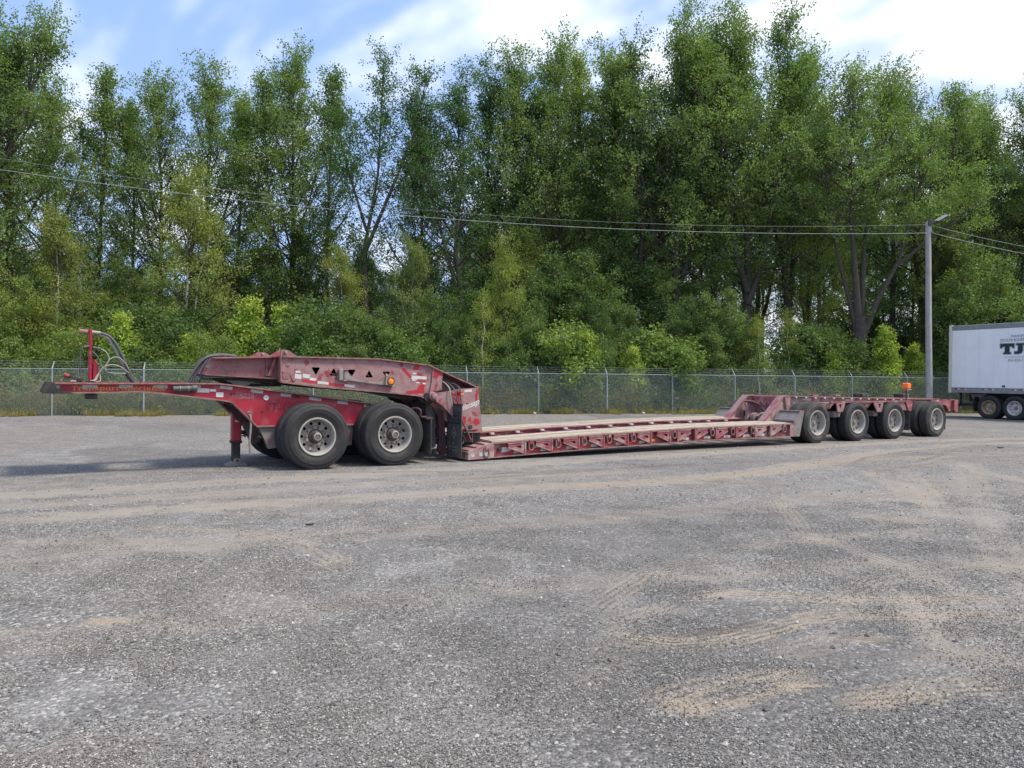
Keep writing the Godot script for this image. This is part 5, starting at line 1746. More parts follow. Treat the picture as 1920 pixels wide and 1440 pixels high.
		obj("foot", ft, M.steel, leg)
		obj("foot_pin", pipe([Vector3(-0.935, 0.085, zl - 0.14), Vector3(-0.935, 0.085, zl + 0.14)], 0.02, 10), M.black, leg)
		obj("crest", sticker(-0.97, 0.73, -0.90, 0.73, 0.035, zl + 0.076), M.print, leg)
		obj("leg_gusset", plate([V(-1.21, 1.08), V(-1.0, 1.06), V(-0.80, 0.72), V(-0.95, 0.73)], zl + 0.20, zl + 0.21), M.darkred, J)
		obj("leg_mount", bx(-1.10, -0.80, 1.0, 1.08, -1.88, -0.72), M.darkred, J)
	obj("crank_shaft", pipe([Vector3(-0.97, 0.515, -0.78), Vector3(-0.86, 0.520, -0.74), Vector3(-0.55, 0.515, -0.74)], 0.010, 6), M.black, J)
	obj("crank_joint", bx(-0.93, -0.89, 0.495, 0.54, -0.79, -0.74, 0.008), M.black, J)
	obj("crank_handle", pipe([Vector3(-0.875, 0.865, -0.655), Vector3(-0.845, 0.80, -0.645), Vector3(-0.848, 0.62, -0.64), Vector3(-0.865, 0.40, -0.64), Vector3(-0.845, 0.215, -0.64)], 0.018, 8), M.steel, J)
	obj("crank_hook", pipe([Vector3(-0.90, 0.84, -0.67), Vector3(-0.90, 0.89, -0.645), Vector3(-0.85, 0.89, -0.645), Vector3(-0.84, 0.84, -0.67)], 0.009, 6), M.steel, J)
	# suspension: hangers, springs, axles
	for zz in [-0.72, -1.88]:
		for q in [[-0.70, 0.30], [0.55, 0.26], [1.62, 0.3]]:
			var hg := MB.new()
			hg.prism([V(q[0] - 0.02, 0.655), V(q[0] + 0.30, 0.655), V(q[0] + 0.28, 0.32), V(q[0] + 0.14, 0.30)], zz - 0.06, zz - 0.045)
			hg.prism([V(q[0] - 0.02, 0.655), V(q[0] + 0.30, 0.655), V(q[0] + 0.28, 0.32), V(q[0] + 0.14, 0.30)], zz + 0.045, zz + 0.06)
			hg.box(Vector3(q[0] + 0.255, 0.32, zz - 0.045), Vector3(q[0] + 0.29, 0.655, zz + 0.045), 0.004)
			obj("spring_hanger", hg, M.fender, J)
		obj("leaf_spring", pipe([Vector3(-0.72, 0.50, zz), Vector3(-0.35, 0.44, zz), Vector3(0.03, 0.42, zz), Vector3(0.5, 0.46, zz), Vector3(0.75, 0.50, zz), Vector3(1.0, 0.46, zz), Vector3(1.34, 0.42, zz), Vector3(1.75, 0.48, zz)], 0.04, 6), M.black, J)
	for s in [0.03, 1.345]:
		obj("axle", pipe([Vector3(s, 0.52, -2.3), Vector3(s, 0.52, -0.3)], 0.07, 12), M.black, J)
		obj("brake_chamber", pipe([Vector3(s - 0.22, 0.55, -0.95), Vector3(s - 0.22, 0.55, -0.80)], 0.08, 12), M.black, J)
	var wm = wheel_meshes(0.525, 0.285, 0.293)
	for k in 2:
		var s = [0.03, 1.345][k]
		wheel(J, Vector3(s, 0.520, 0.0), false, wm, M.rubber, M.rim, true, 0.3 + k * 0.9)
		wheel(J, Vector3(s, 0.520, -2.57), true, wm, M.rubber, M.rim, true, 1.3)
	# mud flaps behind the second axle
	for zf in [[-0.62, -0.04], [-2.53, -1.95]]:
		var fb := MB.new()
		fb.tube(smooth_path([Vector3(1.76, 0.92, zf[1] - 0.30), Vector3(1.84, 0.94, zf[1] - 0.22), Vector3(1.90, 0.90, zf[1] - 0.18), Vector3(1.90, 0.80, zf[1] - 0.18), Vector3(2.0, 0.79, zf[1] - 0.18)], 3), 0.022, 6)
		fb.box(Vector3(1.93, 0.755, zf[0]), Vector3(2.05, 0.795, zf[1]), 0.006)
		obj("flap_bracket", fb, M.darkred, J)
		obj("mud_flap", bx(2.015, 2.028, 0.17, 0.76, zf[0], zf[1], 0.004), M.flap, J)
	# hose post on the tongue, with its hoses
	obj("hose_post", pipe([Vector3(-3.06, 1.30, -1.15), Vector3(-3.06, 2.14, -1.15)], 0.026, 10), M.red, J)
	obj("hose_post_plate", plate([V(-3.085, 1.28), V(-2.97, 1.28), V(-2.97, 1.60), V(-3.03, 1.70), V(-3.03, 1.80), V(-3.085, 1.80)], -1.20, -1.17), M.red, J)
	obj("hose_post_rib", plate([V(-3.03, 1.28), V(-2.955, 1.28), V(-2.955, 1.60), V(-3.01, 1.70)], -1.13, -1.115), M.red, J)
	obj("hose_handle", pipe([Vector3(-3.205, 2.105, -1.15), Vector3(-3.09, 2.098, -1.15)], 0.034, 10), M.flange, J)
	obj("hose_handle_sleeve", pipe([Vector3(-3.04, 2.098, -1.15), Vector3(-2.93, 2.088, -1.15)], 0.026, 10), M.hosepale, J)
	obj("hose", pipe([Vector3(-2.94, 2.09, -1.15), Vector3(-2.82, 2.045, -1.15), Vector3(-2.72, 1.93, -1.15), Vector3(-2.63, 1.74, -1.15), Vector3(-2.54, 1.52, -1.16), Vector3(-2.41, 1.29, -1.18)], 0.023, 10), M.hose, J)
	obj("hose", pipe([Vector3(-2.94, 2.06, -1.20), Vector3(-2.84, 2.02, -1.20), Vector3(-2.76, 1.90, -1.20), Vector3(-2.66, 1.70, -1.20), Vector3(-2.58, 1.52, -1.20), Vector3(-2.47, 1.29, -1.22)], 0.017, 10), M.grey, J)
	obj("hose_sleeve", pipe([Vector3(-2.56, 1.49, -1.18), Vector3(-2.42, 1.285, -1.19)], 0.042, 12), M.hose, J)
	obj("cable", pipe([Vector3(-3.19, 1.29, -1.12), Vector3(-3.192, 1.60, -1.12), Vector3(-3.185, 1.78, -1.12), Vector3(-3.14, 1.875, -1.12), Vector3(-3.07, 1.885, -1.13)], 0.009, 6), M.hose, J)
	obj("plug", pipe([Vector3(-3.15, 1.868, -1.12), Vector3(-3.08, 1.882, -1.13)], 0.022, 8), M.hose, J)
	obj("plug", pipe([Vector3(-3.03, 1.868, -1.13), Vector3(-2.92, 1.85, -1.13)], 0.02, 8), M.hose, J)
	obj("cable", pipe([Vector3(-2.93, 1.853, -1.13), Vector3(-2.86, 1.81, -1.12), Vector3(-2.815, 1.72, -1.11), Vector3(-2.83, 1.64, -1.10), Vector3(-2.865, 1.57, -1.09), Vector3(-2.83, 1.50, -1.08), Vector3(-2.75, 1.488, -1.08), Vector3(-2.59, 1.487, -1.12)], 0.008, 6), M.grey, J)
	obj("cable", pipe([Vector3(-3.03, 1.80, -1.12), Vector3(-2.975, 1.74, -1.10), Vector3(-2.935, 1.64, -1.09), Vector3(-2.935, 1.52, -1.09), Vector3(-2.95, 1.45, -1.08)], 0.010, 6), M.hose, J)
	obj("air_hose", pipe([Vector3(-2.95, 1.48, -1.05), Vector3(-2.88, 1.57, -1.05), Vector3(-2.81, 1.69, -1.05), Vector3(-2.74, 1.73, -1.06), Vector3(-2.66, 1.705, -1.08), Vector3(-2.58, 1.615, -1.12), Vector3(-2.53, 1.50, -1.16)], 0.0085, 6), M.hosepale, J)
	obj("air_hose", pipe([Vector3(-2.97, 1.46, -1.02), Vector3(-2.90, 1.57, -1.02), Vector3(-2.83, 1.605, -1.02), Vector3(-2.74, 1.61, -1.04), Vector3(-2.65, 1.575, -1.08), Vector3(-2.54, 1.49, -1.14)], 0.0085, 6), M.hosepale, J)
	obj("spring_sleeve", pipe([Vector3(-2.955, 1.475, -1.0), Vector3(-2.985, 1.42, -0.99), Vector3(-3.01, 1.375, -0.97), Vector3(-3.07, 1.362, -0.95)], 0.018, 8), M.hosepale, J)
	obj("air_line", pipe([Vector3(-3.10, 1.362, -0.95), Vector3(-2.95, 1.362, -1.0), Vector3(-2.93, 1.42, -1.06), Vector3(-2.94, 1.48, -1.08)], 0.009, 6), M.hosepale, J)
	obj("glad_hand", pipe([Vector3(-3.40, 1.47, -1.18), Vector3(-3.36, 1.445, -1.16), Vector3(-3.33, 1.43, -1.15)], [0.018, 0.034, 0.028], 10), M.red, J)
	obj("glad_hand_pipe", pipe([Vector3(-3.33, 1.43, -1.15), Vector3(-3.28, 1.42, -1.12), Vector3(-3.25, 1.385, -1.08), Vector3(-3.18, 1.37, -1.0)], 0.014, 6), M.black, J)
	obj("junction_box", bx(-3.245, -3.185, 1.355, 1.415, -0.86, -0.76, 0.008), M.black, J)
	obj("valve_block", bx(-3.33, -3.255, 1.356, 1.378, -0.80, -0.72, 0.005), M.hosepale, J)
	obj("valve_block", bx(-3.13, -3.03, 1.356, 1.375, -0.92, -0.80, 0.005), M.black, J)
	base_at = Vector3.ZERO

# ------------------------------------------------------------------ the lowboy trailer
func tri_hole(cx: float, cy: float, w: float, h: float, up: bool) -> Array:
	# rounded triangle as [upper chain, lower chain] between its left and right tips
	if up:
		return [[V(cx - w * 0.5, cy - h * 0.40), V(cx - w * 0.44, cy - h * 0.26), V(cx - w * 0.08, cy + h * 0.46), V(cx, cy + h * 0.5), V(cx + w * 0.08, cy + h * 0.46), V(cx + w * 0.44, cy - h * 0.26), V(cx + w * 0.5, cy - h * 0.40)],
			[V(cx - w * 0.5, cy - h * 0.40), V(cx - w * 0.42, cy - h * 0.5), V(cx + w * 0.42, cy - h * 0.5), V(cx + w * 0.5, cy - h * 0.40)]]
	return [[V(cx - w * 0.5, cy + h * 0.40), V(cx - w * 0.42, cy + h * 0.5), V(cx + w * 0.42, cy + h * 0.5), V(cx + w * 0.5, cy + h * 0.40)],
		[V(cx - w * 0.5, cy + h * 0.40), V(cx - w * 0.44, cy + h * 0.26), V(cx - w * 0.08, cy - h * 0.46), V(cx, cy - h * 0.5), V(cx + w * 0.08, cy - h * 0.46), V(cx + w * 0.44, cy + h * 0.26), V(cx + w * 0.5, cy + h * 0.40)]]

func flat_patch(pts: Array, z: float, called: String, m: Material, parent: Node):
	obj(called, plate(pts, z, z + 0.0015), m, parent)

func blob(cx: float, cy: float, rx: float, ry: float, sd: int) -> Array:
	var rng := RandomNumberGenerator.new()
	rng.seed = sd
	var out = []
	for k in 18:
		var an = TAU * k / 18.0
		var f = 1.0 + 0.22 * sin(an * 2.0 + sd) + 0.13 * sin(an * 5.0 + sd * 2.0) + rng.randf_range(-0.05, 0.05)
		out.append(V(cx + cos(an) * rx * f, cy + sin(an) * ry * f))
	return out

func make_gooseneck(T: Node3D):
	var top = [V(-0.40, 1.795), V(0.22, 1.795), V(1.24, 1.795), V(2.17, 1.708), V(2.46, 1.575)]
	var bot = [V(-0.40, 1.385), V(0.22, 1.312), V(1.5, 1.212), V(2.0, 1.16), V(2.21, 1.085), V(2.24, 1.2), V(2.46, 1.26)]
	var holes = [tri_hole(0.155, 1.562, 0.135, 0.12, false), tri_hole(0.455, 1.548, 0.13, 0.12, true), tri_hole(0.765, 1.537, 0.135, 0.115, false), tri_hole(1.075, 1.522, 0.13, 0.115, true), tri_hole(1.39, 1.52, 0.14, 0.10, false)]
	for side in 2:
		var z = -0.52 if side == 0 else -2.06
		var o = 1.0 if side == 0 else -1.0
		var w := MB.new()
		w.web(top, bot, holes, z, z - 0.02 * o)
		obj("neck_side", w, M.dusty, T)
		var f := MB.new()
		f.band(top, 0.022, z + 0.05 * o, z - 0.08 * o)
		obj("neck_top_flange", f, M.flange, T)
		var g := MB.new()
		g.band([V(-0.42, 1.387), V(0.22, 1.314), V(1.5, 1.214), V(2.0, 1.162), V(2.2, 1.087)], 0.022, z + 0.05 * o, z - 0.08 * o)
		obj("neck_bottom_flange", g, M.flange, T)
		# the narrower nose
		var zn = z - 0.22 * o
		var n := MB.new()
		n.prism([V(-1.40, 1.745), V(-0.40, 1.79), V(-0.40, 1.43), V(-1.37, 1.48), V(-1.53, 1.49)], zn, zn - 0.02 * o)
		obj("nose_side", n, M.nose, T)
		var nf := MB.new()
		nf.band([V(-1.42, 1.752), V(-0.40, 1.80)], 0.02, zn + 0.08 * o, zn - 0.06 * o)
		obj("nose_top_flange", nf, M.flange, T)
		var nb := MB.new()
		nb.band([V(-1.54, 1.497), V(-1.40, 1.478), V(-0.40, 1.44)], 0.022, zn + 0.08 * o, zn - 0.06 * o)
		obj("nose_bottom_flange", nb, M.flange, T)
		obj("step_plate", bx(-0.425, -0.40, 1.385, 1.80, z + 0.02 * o, zn - 0.02 * o, 0.002), M.nose, T)
		obj("stiffener", bx(-0.60, -0.585, 1.47, 1.775, zn, zn + 0.06 * o, 0.002), M.nose, T)
		var dg := MB.new()
		dg.prism([V(-0.44, 1.775), V(-0.48, 1.775), V(-0.585, 1.475), V(-0.535, 1.475)], zn, zn + 0.07 * o)
		obj("diagonal_brace", dg, M.nose, T)
		# ears with their pin
		var er := MB.new()
		er.prism([V(-0.58, 1.795), V(-0.42, 1.895), V(-0.30, 1.895), V(-0.14, 1.795)], z - 0.03 * o, z - 0.055 * o)
		er.box(Vector3(-0.415, 1.795, z - 0.02 * o), Vector3(-0.395, 1.895, z - 0.03 * o), 0.001)
		obj("lifting_ear", er, M.nose, T)
		obj("ear_pin", pipe([Vector3(-0.335, 1.862, z + 0.02 * o), Vector3(-0.335, 1.862, z - 0.10 * o)], 0.024, 12), M.steel, T)
		# end plate and pin boss
		obj("end_plate", plate([V(2.26, 1.655), V(2.455, 1.57), V(2.43, 1.262), V(2.27, 1.215), V(2.20, 1.20), V(2.24, 1.40)], z + 0.03 * o, z), M.dusty, T)
		var pb := MB.new()
		pb.T = Transform3D(Basis() if side == 0 else Basis(Vector3.UP, PI), Vector3(2.235, 1.145, z + 0.12 * o))
		pb.lathe([V(0.075, -0.14), V(0.075, 0.0), V(0.058, 0.012), V(0.050, 0.05), V(0.034, 0.058), V(0.0, 0.058)], 20, 30.0)
		obj("pivot_boss", pb, M.dusty, T)
		var ri := MB.new()
		ri.T = Transform3D(Basis() if side == 0 else Basis(Vector3.UP, PI), Vector3(2.17, 1.125, z + 0.06 * o))
		ri.lathe([V(0.085, -0.06), V(0.085, 0.0), V(0.0, 0.0)], 20, 30.0)
		obj("pivot_ring", ri, M.black, T)
		# the side of the base that stands on the deck
		obj("base_side", plate([V(2.21, 1.20), V(2.45, 1.225), V(2.70, 1.275), V(3.10, 1.30), V(3.205, 0.49), V(2.79, 0.485), V(2.62, 0.75), V(2.38, 0.985), V(2.27, 1.05)], z + 0.17 * o, z + 0.13 * o), M.dusty, T)
		obj("base_inner", plate([V(2.46, 1.58), V(3.14, 1.30), V(3.14, 0.5), V(2.85, 0.5), V(2.40, 1.0)], z - 0.30 * o, z - 0.32 * o), M.dusty, T)
		obj("base_shelf", plate([V(2.80, 0.487), V(3.215, 0.487), V(3.215, 0.50), V(2.80, 0.50)], z + 0.22 * o, z - 0.3 * o), M.flange, T)
		obj("base_foot", bx(2.84, 3.20, 0.30, 0.485, z + 0.10 * o, z + 0.08 * o, 0.004), M.black, T)
		obj("base_foot", bx(3.02, 3.035, 0.30, 0.485, z + 0.12 * o, z - 0.2 * o, 0.002), M.steel, T)
		# the curved arm hidden behind the flap
		obj("lift_arm", plate([V(1.95, 1.17), V(2.20, 1.08), V(2.38, 0.98), V(2.50, 0.86), V(2.53, 0.60), V(2.58, 0.10), V(2.46, 0.08), V(2.40, 0.20), V(2.42, 0.40), V(2.40, 0.78), V(2.28, 0.96), V(2.08, 1.04)], z - 0.02 * o, z - 0.08 * o), M.darkred, T)
	# plates that close the neck
	var tp := MB.new()
	tp.band([V(-1.40, 1.742), V(-0.40, 1.785), V(1.24, 1.785), V(2.17, 1.698), V(3.19, 1.292)], 0.012, -1.98, -0.60)
	obj("neck_top_plate", tp, M.nose, T)
	var slope := MB.new()
	slope.band([V(2.15, 1.715), V(2.46, 1.59), V(3.20, 1.30)], 0.022, -2.12, -0.46)
	obj("neck_sloping_plate", slope, M.flange, T)
	var bp := MB.new()
	bp.band([V(-1.5, 1.475), V(-0.42, 1.425), V(1.5, 1.20), V(2.2, 1.075)], 0.012, -1.98, -0.60)
	obj("neck_bottom_plate", bp, M.darkred, T)
	obj("base_front_plate", bx(2.44, 2.46, 0.2, 1.56, -1.76, -0.82, 0.003), M.darkred, T)
	obj("base_rear_plate", plate([V(3.125, 1.30), V(3.14, 1.30), V(3.205, 0.5), V(3.185, 0.5)], -2.1, -0.5), M.dusty, T)
	obj("nose_front_plate", plate([V(-1.42, 1.745), V(-1.40, 1.745), V(-1.52, 1.49), V(-1.54, 1.49)], -1.8, -0.78), M.nose, T)
	obj("nose_hook", plate([V(-1.50, 1.60), V(-1.43, 1.66), V(-1.43, 1.56)], -0.80, -0.74), M.steel, T)
	obj("inner_splash_plate", plate([V(2.20, 1.05), V(2.38, 0.98), V(2.40, 0.24), V(2.36, 0.21), V(2.24, 0.21), V(2.21, 0.25)], -0.66, -0.64), M.flap, T)
	# inside the neck: a dark cylinder and its piping, seen through the holes
	obj("lift_cylinder", pipe([Vector3(-0.2, 1.52, -0.95), Vector3(1.9, 1.40, -0.95)], 0.10, 14), M.black, T)
	obj("neck_piping", pipe([Vector3(0.40, 1.58, -0.60), Vector3(0.46, 1.52, -0.60), Vector3(0.9, 1.50, -0.60), Vector3(1.0, 1.56, -0.60), Vector3(1.10, 1.49, -0.60)], 0.016, 8), M.steel, T)
	obj("rod_eye", pipe([Vector3(1.40, 1.55, -0.60), Vector3(1.40, 1.47, -0.50)], 0.026, 8), M.steel, T)
	var z = -0.52
	# marks on the near side
	for q in [[-0.18, 1.545, -0.10, 1.543, 0.034], [-0.19, 1.475, -0.085, 1.465, 0.075], [-0.06, 1.485, 0.055, 1.47, 0.062], [0.055, 1.432, 0.16, 1.42, 0.045], [0.185, 1.378, 0.37, 1.358, 0.042], [0.64, 1.333, 0.82, 1.312, 0.042], [1.88, 1.545, 1.95, 1.54, 0.026], [1.86, 1.475, 1.97, 1.468, 0.068], [1.97, 1.478, 2.15, 1.463, 0.052], [1.87, 1.432, 1.935, 1.428, 0.03]]:
		obj("sticker", sticker(q[0], q[1], q[2], q[3], q[4], z), M.print, T)
	for q in [[1.955, 1.385, 2.01, 1.38, 0.02], [2.075, 1.37, 2.13, 1.365, 0.02]]:
		obj("sticker", sticker(q[0], q[1], q[2], q[3], q[4], z), M.white, T)
	for q in [[-0.08, 1.41, 0.18, 1.375, 0.045], [0.375, 1.352, 0.635, 1.325, 0.045]]:
		obj("reflective_strip", sticker(q[0], q[1], q[2], q[3], q[4], z), M.stripred, T)
	flat_patch([V(1.88, 1.60), V(2.0, 1.61), V(2.02, 1.70), V(1.94, 1.715), V(1.90, 1.66)], z, "bare_paint", M.barered, T)
	flat_patch([V(1.66, 1.62), V(1.72, 1.64), V(1.88, 1.48), V(1.83, 1.46)], z, "bare_paint", M.barered, T)
	flat_patch([V(1.74, 1.20), V(1.95, 1.185), V(2.10, 1.20), V(2.12, 1.36), V(2.02, 1.35), V(1.96, 1.26), V(1.80, 1.235)], z, "bare_paint", M.barered, T)
	flat_patch([V(1.96, 1.405), V(2.14, 1.40), V(2.14, 1.425), V(1.98, 1.43)], z, "bare_paint", M.barered, T)
	flat_patch([V(2.28, 1.52), V(2.33, 1.44), V(2.38, 1.52), V(2.44, 1.50), V(2.445, 1.56), V(2.28, 1.638)], z + 0.03, "bare_paint", M.barered, T)
	flat_patch(blob(2.815, 0.70, 0.055, 0.075, 5), z + 0.17, "bare_paint", M.barered, T)
	flat_patch(blob(3.075, 0.68, 0.055, 0.075, 8), z + 0.17, "bare_paint", M.barered, T)
	flat_patch(blob(2.945, 0.73, 0.018, 0.05, 9), z + 0.17, "bare_paint", M.barered, T)
	flat_patch(blob(3.02, 0.47 + 0.06, 0.10, 0.02, 10), z + 0.17, "bare_paint", M.barered, T)
	flat_patch(blob(2.70, 1.10, 0.04, 0.13, 11), z + 0.17, "bare_paint", M.barered, T)
	flat_patch(blob(3.07, 1.16, 0.03, 0.10, 12), z + 0.17, "bare_paint", M.barered, T)
	flat_patch([V(2.82, 1.01), V(2.88, 1.03), V(2.95, 0.99), V(2.94, 0.965), V(2.88, 1.0)], z + 0.17, "bare_paint", M.barered, T)
	flat_patch([V(2.55, 1.19), V(2.78, 1.235), V(2.78, 1.16), V(2.62, 1.14)], z + 0.17, "bare_paint", M.barered, T)
	obj("sticker", sticker(2.82, 1.238, 2.975, 1.25, 0.045, z + 0.17), M.print, T)
	obj("sticker", sticker(2.75, 1.185, 2.815, 1.19, 0.03, z + 0.17), M.amber, T)
	letters("lettering", "Télonnage", 0.13, M.white, T, Vector3(2.735, 0.865, z + 0.1705), 0.62, true, true, 0.35, 0.34)
	obj("round_hole_plug", blob_disc(2.95, 0.585, 0.045, z + 0.17), M.black, T)
	obj("shelf_lip", plate([V(2.81, 0.545), V(2.95, 0.535), V(3.09, 0.55), V(3.09, 0.558), V(2.95, 0.545), V(2.81, 0.555)], z + 0.17, z + 0.21), M.flange, T)
	obj("round_cover", blob_disc(-0.305, 1.655, 0.032, z), M.flange, T)
	obj("round_cover", blob_disc(-0.33, 1.475, 0.06, z), M.nose, T)
	obj("cover_lug", plate([V(-0.39, 1.55), V(-0.28, 1.55), V(-0.24, 1.51), V(-0.18, 1.40), V(-0.22, 1.395), V(-0.27, 1.50), V(-0.39, 1.53)], z, z + 0.012), M.nose, T)
	# swing-out lamp arm
	var A := Node3D.new()
	hang(A, "marker_arm", T)
	var br := MB.new()
	br.box(Vector3(0.525, 1.41, z + 0.002), Vector3(0.60, 1.60, z + 0.075), 0.008)
	br.box(Vector3(0.60, 1.585, z + 0.002), Vector3(0.69, 1.60, z + 0.075), 0.004)
	br.box(Vector3(0.60, 1.40, z + 0.002), Vector3(0.665, 1.415, z + 0.075), 0.004)
	obj("bracket", br, M.steel, A)
	var am := MB.new()
	am.prism([V(0.62, 1.575), V(0.665, 1.575), V(0.71, 1.505), V(0.80, 1.445), V(1.20, 1.392), V(1.26, 1.395), V(1.30, 1.42), V(1.34, 1.475), V(1.34, 1.34), V(1.26, 1.345), V(0.95, 1.385), V(0.62, 1.42)], z + 0.02, z + 0.055)
	obj("bar", am, M.steel, A)
	var lb := MB.new()
	lb.prism([V(1.335, 1.345), V(1.345, 1.48), V(1.50, 1.465), V(1.505, 1.325), V(1.44, 1.325)], z + 0.01, z + 0.10)
	obj("lamp_box", lb, M.steel, A)
	var ln := MB.new()
	ln.T = Transform3D(Basis(), Vector3(1.43, 1.402, z + 0.10))
	ln.lathe([V(0.052, 0.0), V(0.052, 0.008), V(0.046, 0.016), V(0.0, 0.024)], 24, 40.0)
	obj("amber_lens", ln, M.amber, A)
	var ring := MB.new()
	ring.T = Transform3D(Basis(), Vector3(1.43, 1.402, z + 0.10))
	ring.lathe([V(0.062, 0.0), V(0.062, 0.012), V(0.053, 0.012), V(0.053, 0.0)], 24, 20.0)
	obj("lens_ring", ring, M.black, A)
	# hoses
	for h in [[[Vector3(-1.66, 1.34, -1.0), Vector3(-1.60, 1.52, -1.0), Vector3(-1.47, 1.74, -1.0), Vector3(-1.32, 1.795, -1.0), Vector3(-1.18, 1.80, -1.0), Vector3(-1.0, 1.785, -1.05)], 0.026, "hose"], [[Vector3(-1.76, 1.33, -0.95), Vector3(-1.68, 1.48, -0.95), Vector3(-1.53, 1.70, -0.95), Vector3(-1.38, 1.78, -0.98), Vector3(-1.15, 1.785, -1.0)], 0.022, "hose"],
		[[Vector3(-1.56, 1.36, -0.98), Vector3(-1.52, 1.56, -0.98), Vector3(-1.43, 1.71, -0.98), Vector3(-1.3, 1.775, -1.0)], 0.012, "cable"], [[Vector3(-1.60, 1.34, -0.92), Vector3(-1.53, 1.47, -0.92), Vector3(-1.47, 1.64, -0.94), Vector3(-1.36, 1.76, -0.96)], 0.012, "cable"],
		[[Vector3(2.40, 1.41, -0.62), Vector3(2.47, 1.405, -0.52), Vector3(2.50, 1.30, -0.33), Vector3(2.515, 1.15, -0.30), Vector3(2.55, 0.98, -0.30)], 0.012, "green_hose"], [[Vector3(2.48, 1.40, -0.62), Vector3(2.55, 1.39, -0.50), Vector3(2.60, 1.27, -0.32), Vector3(2.64, 1.12, -0.30), Vector3(2.68, 0.97, -0.30)], 0.011, "hose"],
		[[Vector3(2.56, 1.37, -0.62), Vector3(2.64, 1.375, -0.50), Vector3(2.70, 1.30, -0.32), Vector3(2.72, 1.15, -0.30), Vector3(2.74, 0.97, -0.30)], 0.012, "hose"], [[Vector3(2.60, 1.13, -0.34), Vector3(2.63, 1.08, -0.32), Vector3(2.60, 1.02, -0.32)], 0.010, "red_hose"],
		[[Vector3(2.74, 0.80, -0.32), Vector3(2.80, 0.62, -0.30), Vector3(2.90, 0.42, -0.28), Vector3(2.92, 0.33, -0.28)], 0.014, "strap_rod"], [[Vector3(2.72, 0.62, -0.34), Vector3(2.78, 0.48, -0.34), Vector3(2.86, 0.33, -0.34)], 0.012, "strap_rod"],
		[[Vector3(2.74, 0.46, -0.36), Vector3(2.80, 0.45, -0.36), Vector3(2.84, 0.38, -0.36), Vector3(2.80, 0.29, -0.36)], 0.008, "green_hose"]]:
		obj(h[2], pipe(h[0], h[1], 8), M.red if h[2] == "red_hose" else (M.hosepale if h[2] == "green_hose" else M.hose), T)
	obj("turnbuckle", pipe([Vector3(2.885, 0.44, -0.28), Vector3(2.92, 0.36, -0.28)], 0.02, 8), M.red, T)

func blob_disc(cx: float, cy: float, r: float, z: float) -> MB:
	var b := MB.new()
	b.T = Transform3D(Basis(), Vector3(cx, cy, z))
	b.lathe([V(r, 0.0), V(r, 0.006), V(r * 0.8, 0.009), V(0, 0.009)], 20, 30.0)
	return b

const DT := [Vector2(3.26, 0.315), Vector2(5.31, 0.39), Vector2(8.2, 0.468), Vector2(11.5, 0.492)]
const DB := [Vector2(2.74, 0.03), Vector2(3.26, 0.045), Vector2(5.31, 0.11), Vector2(8.4, 0.18), Vector2(11.5, 0.188)]

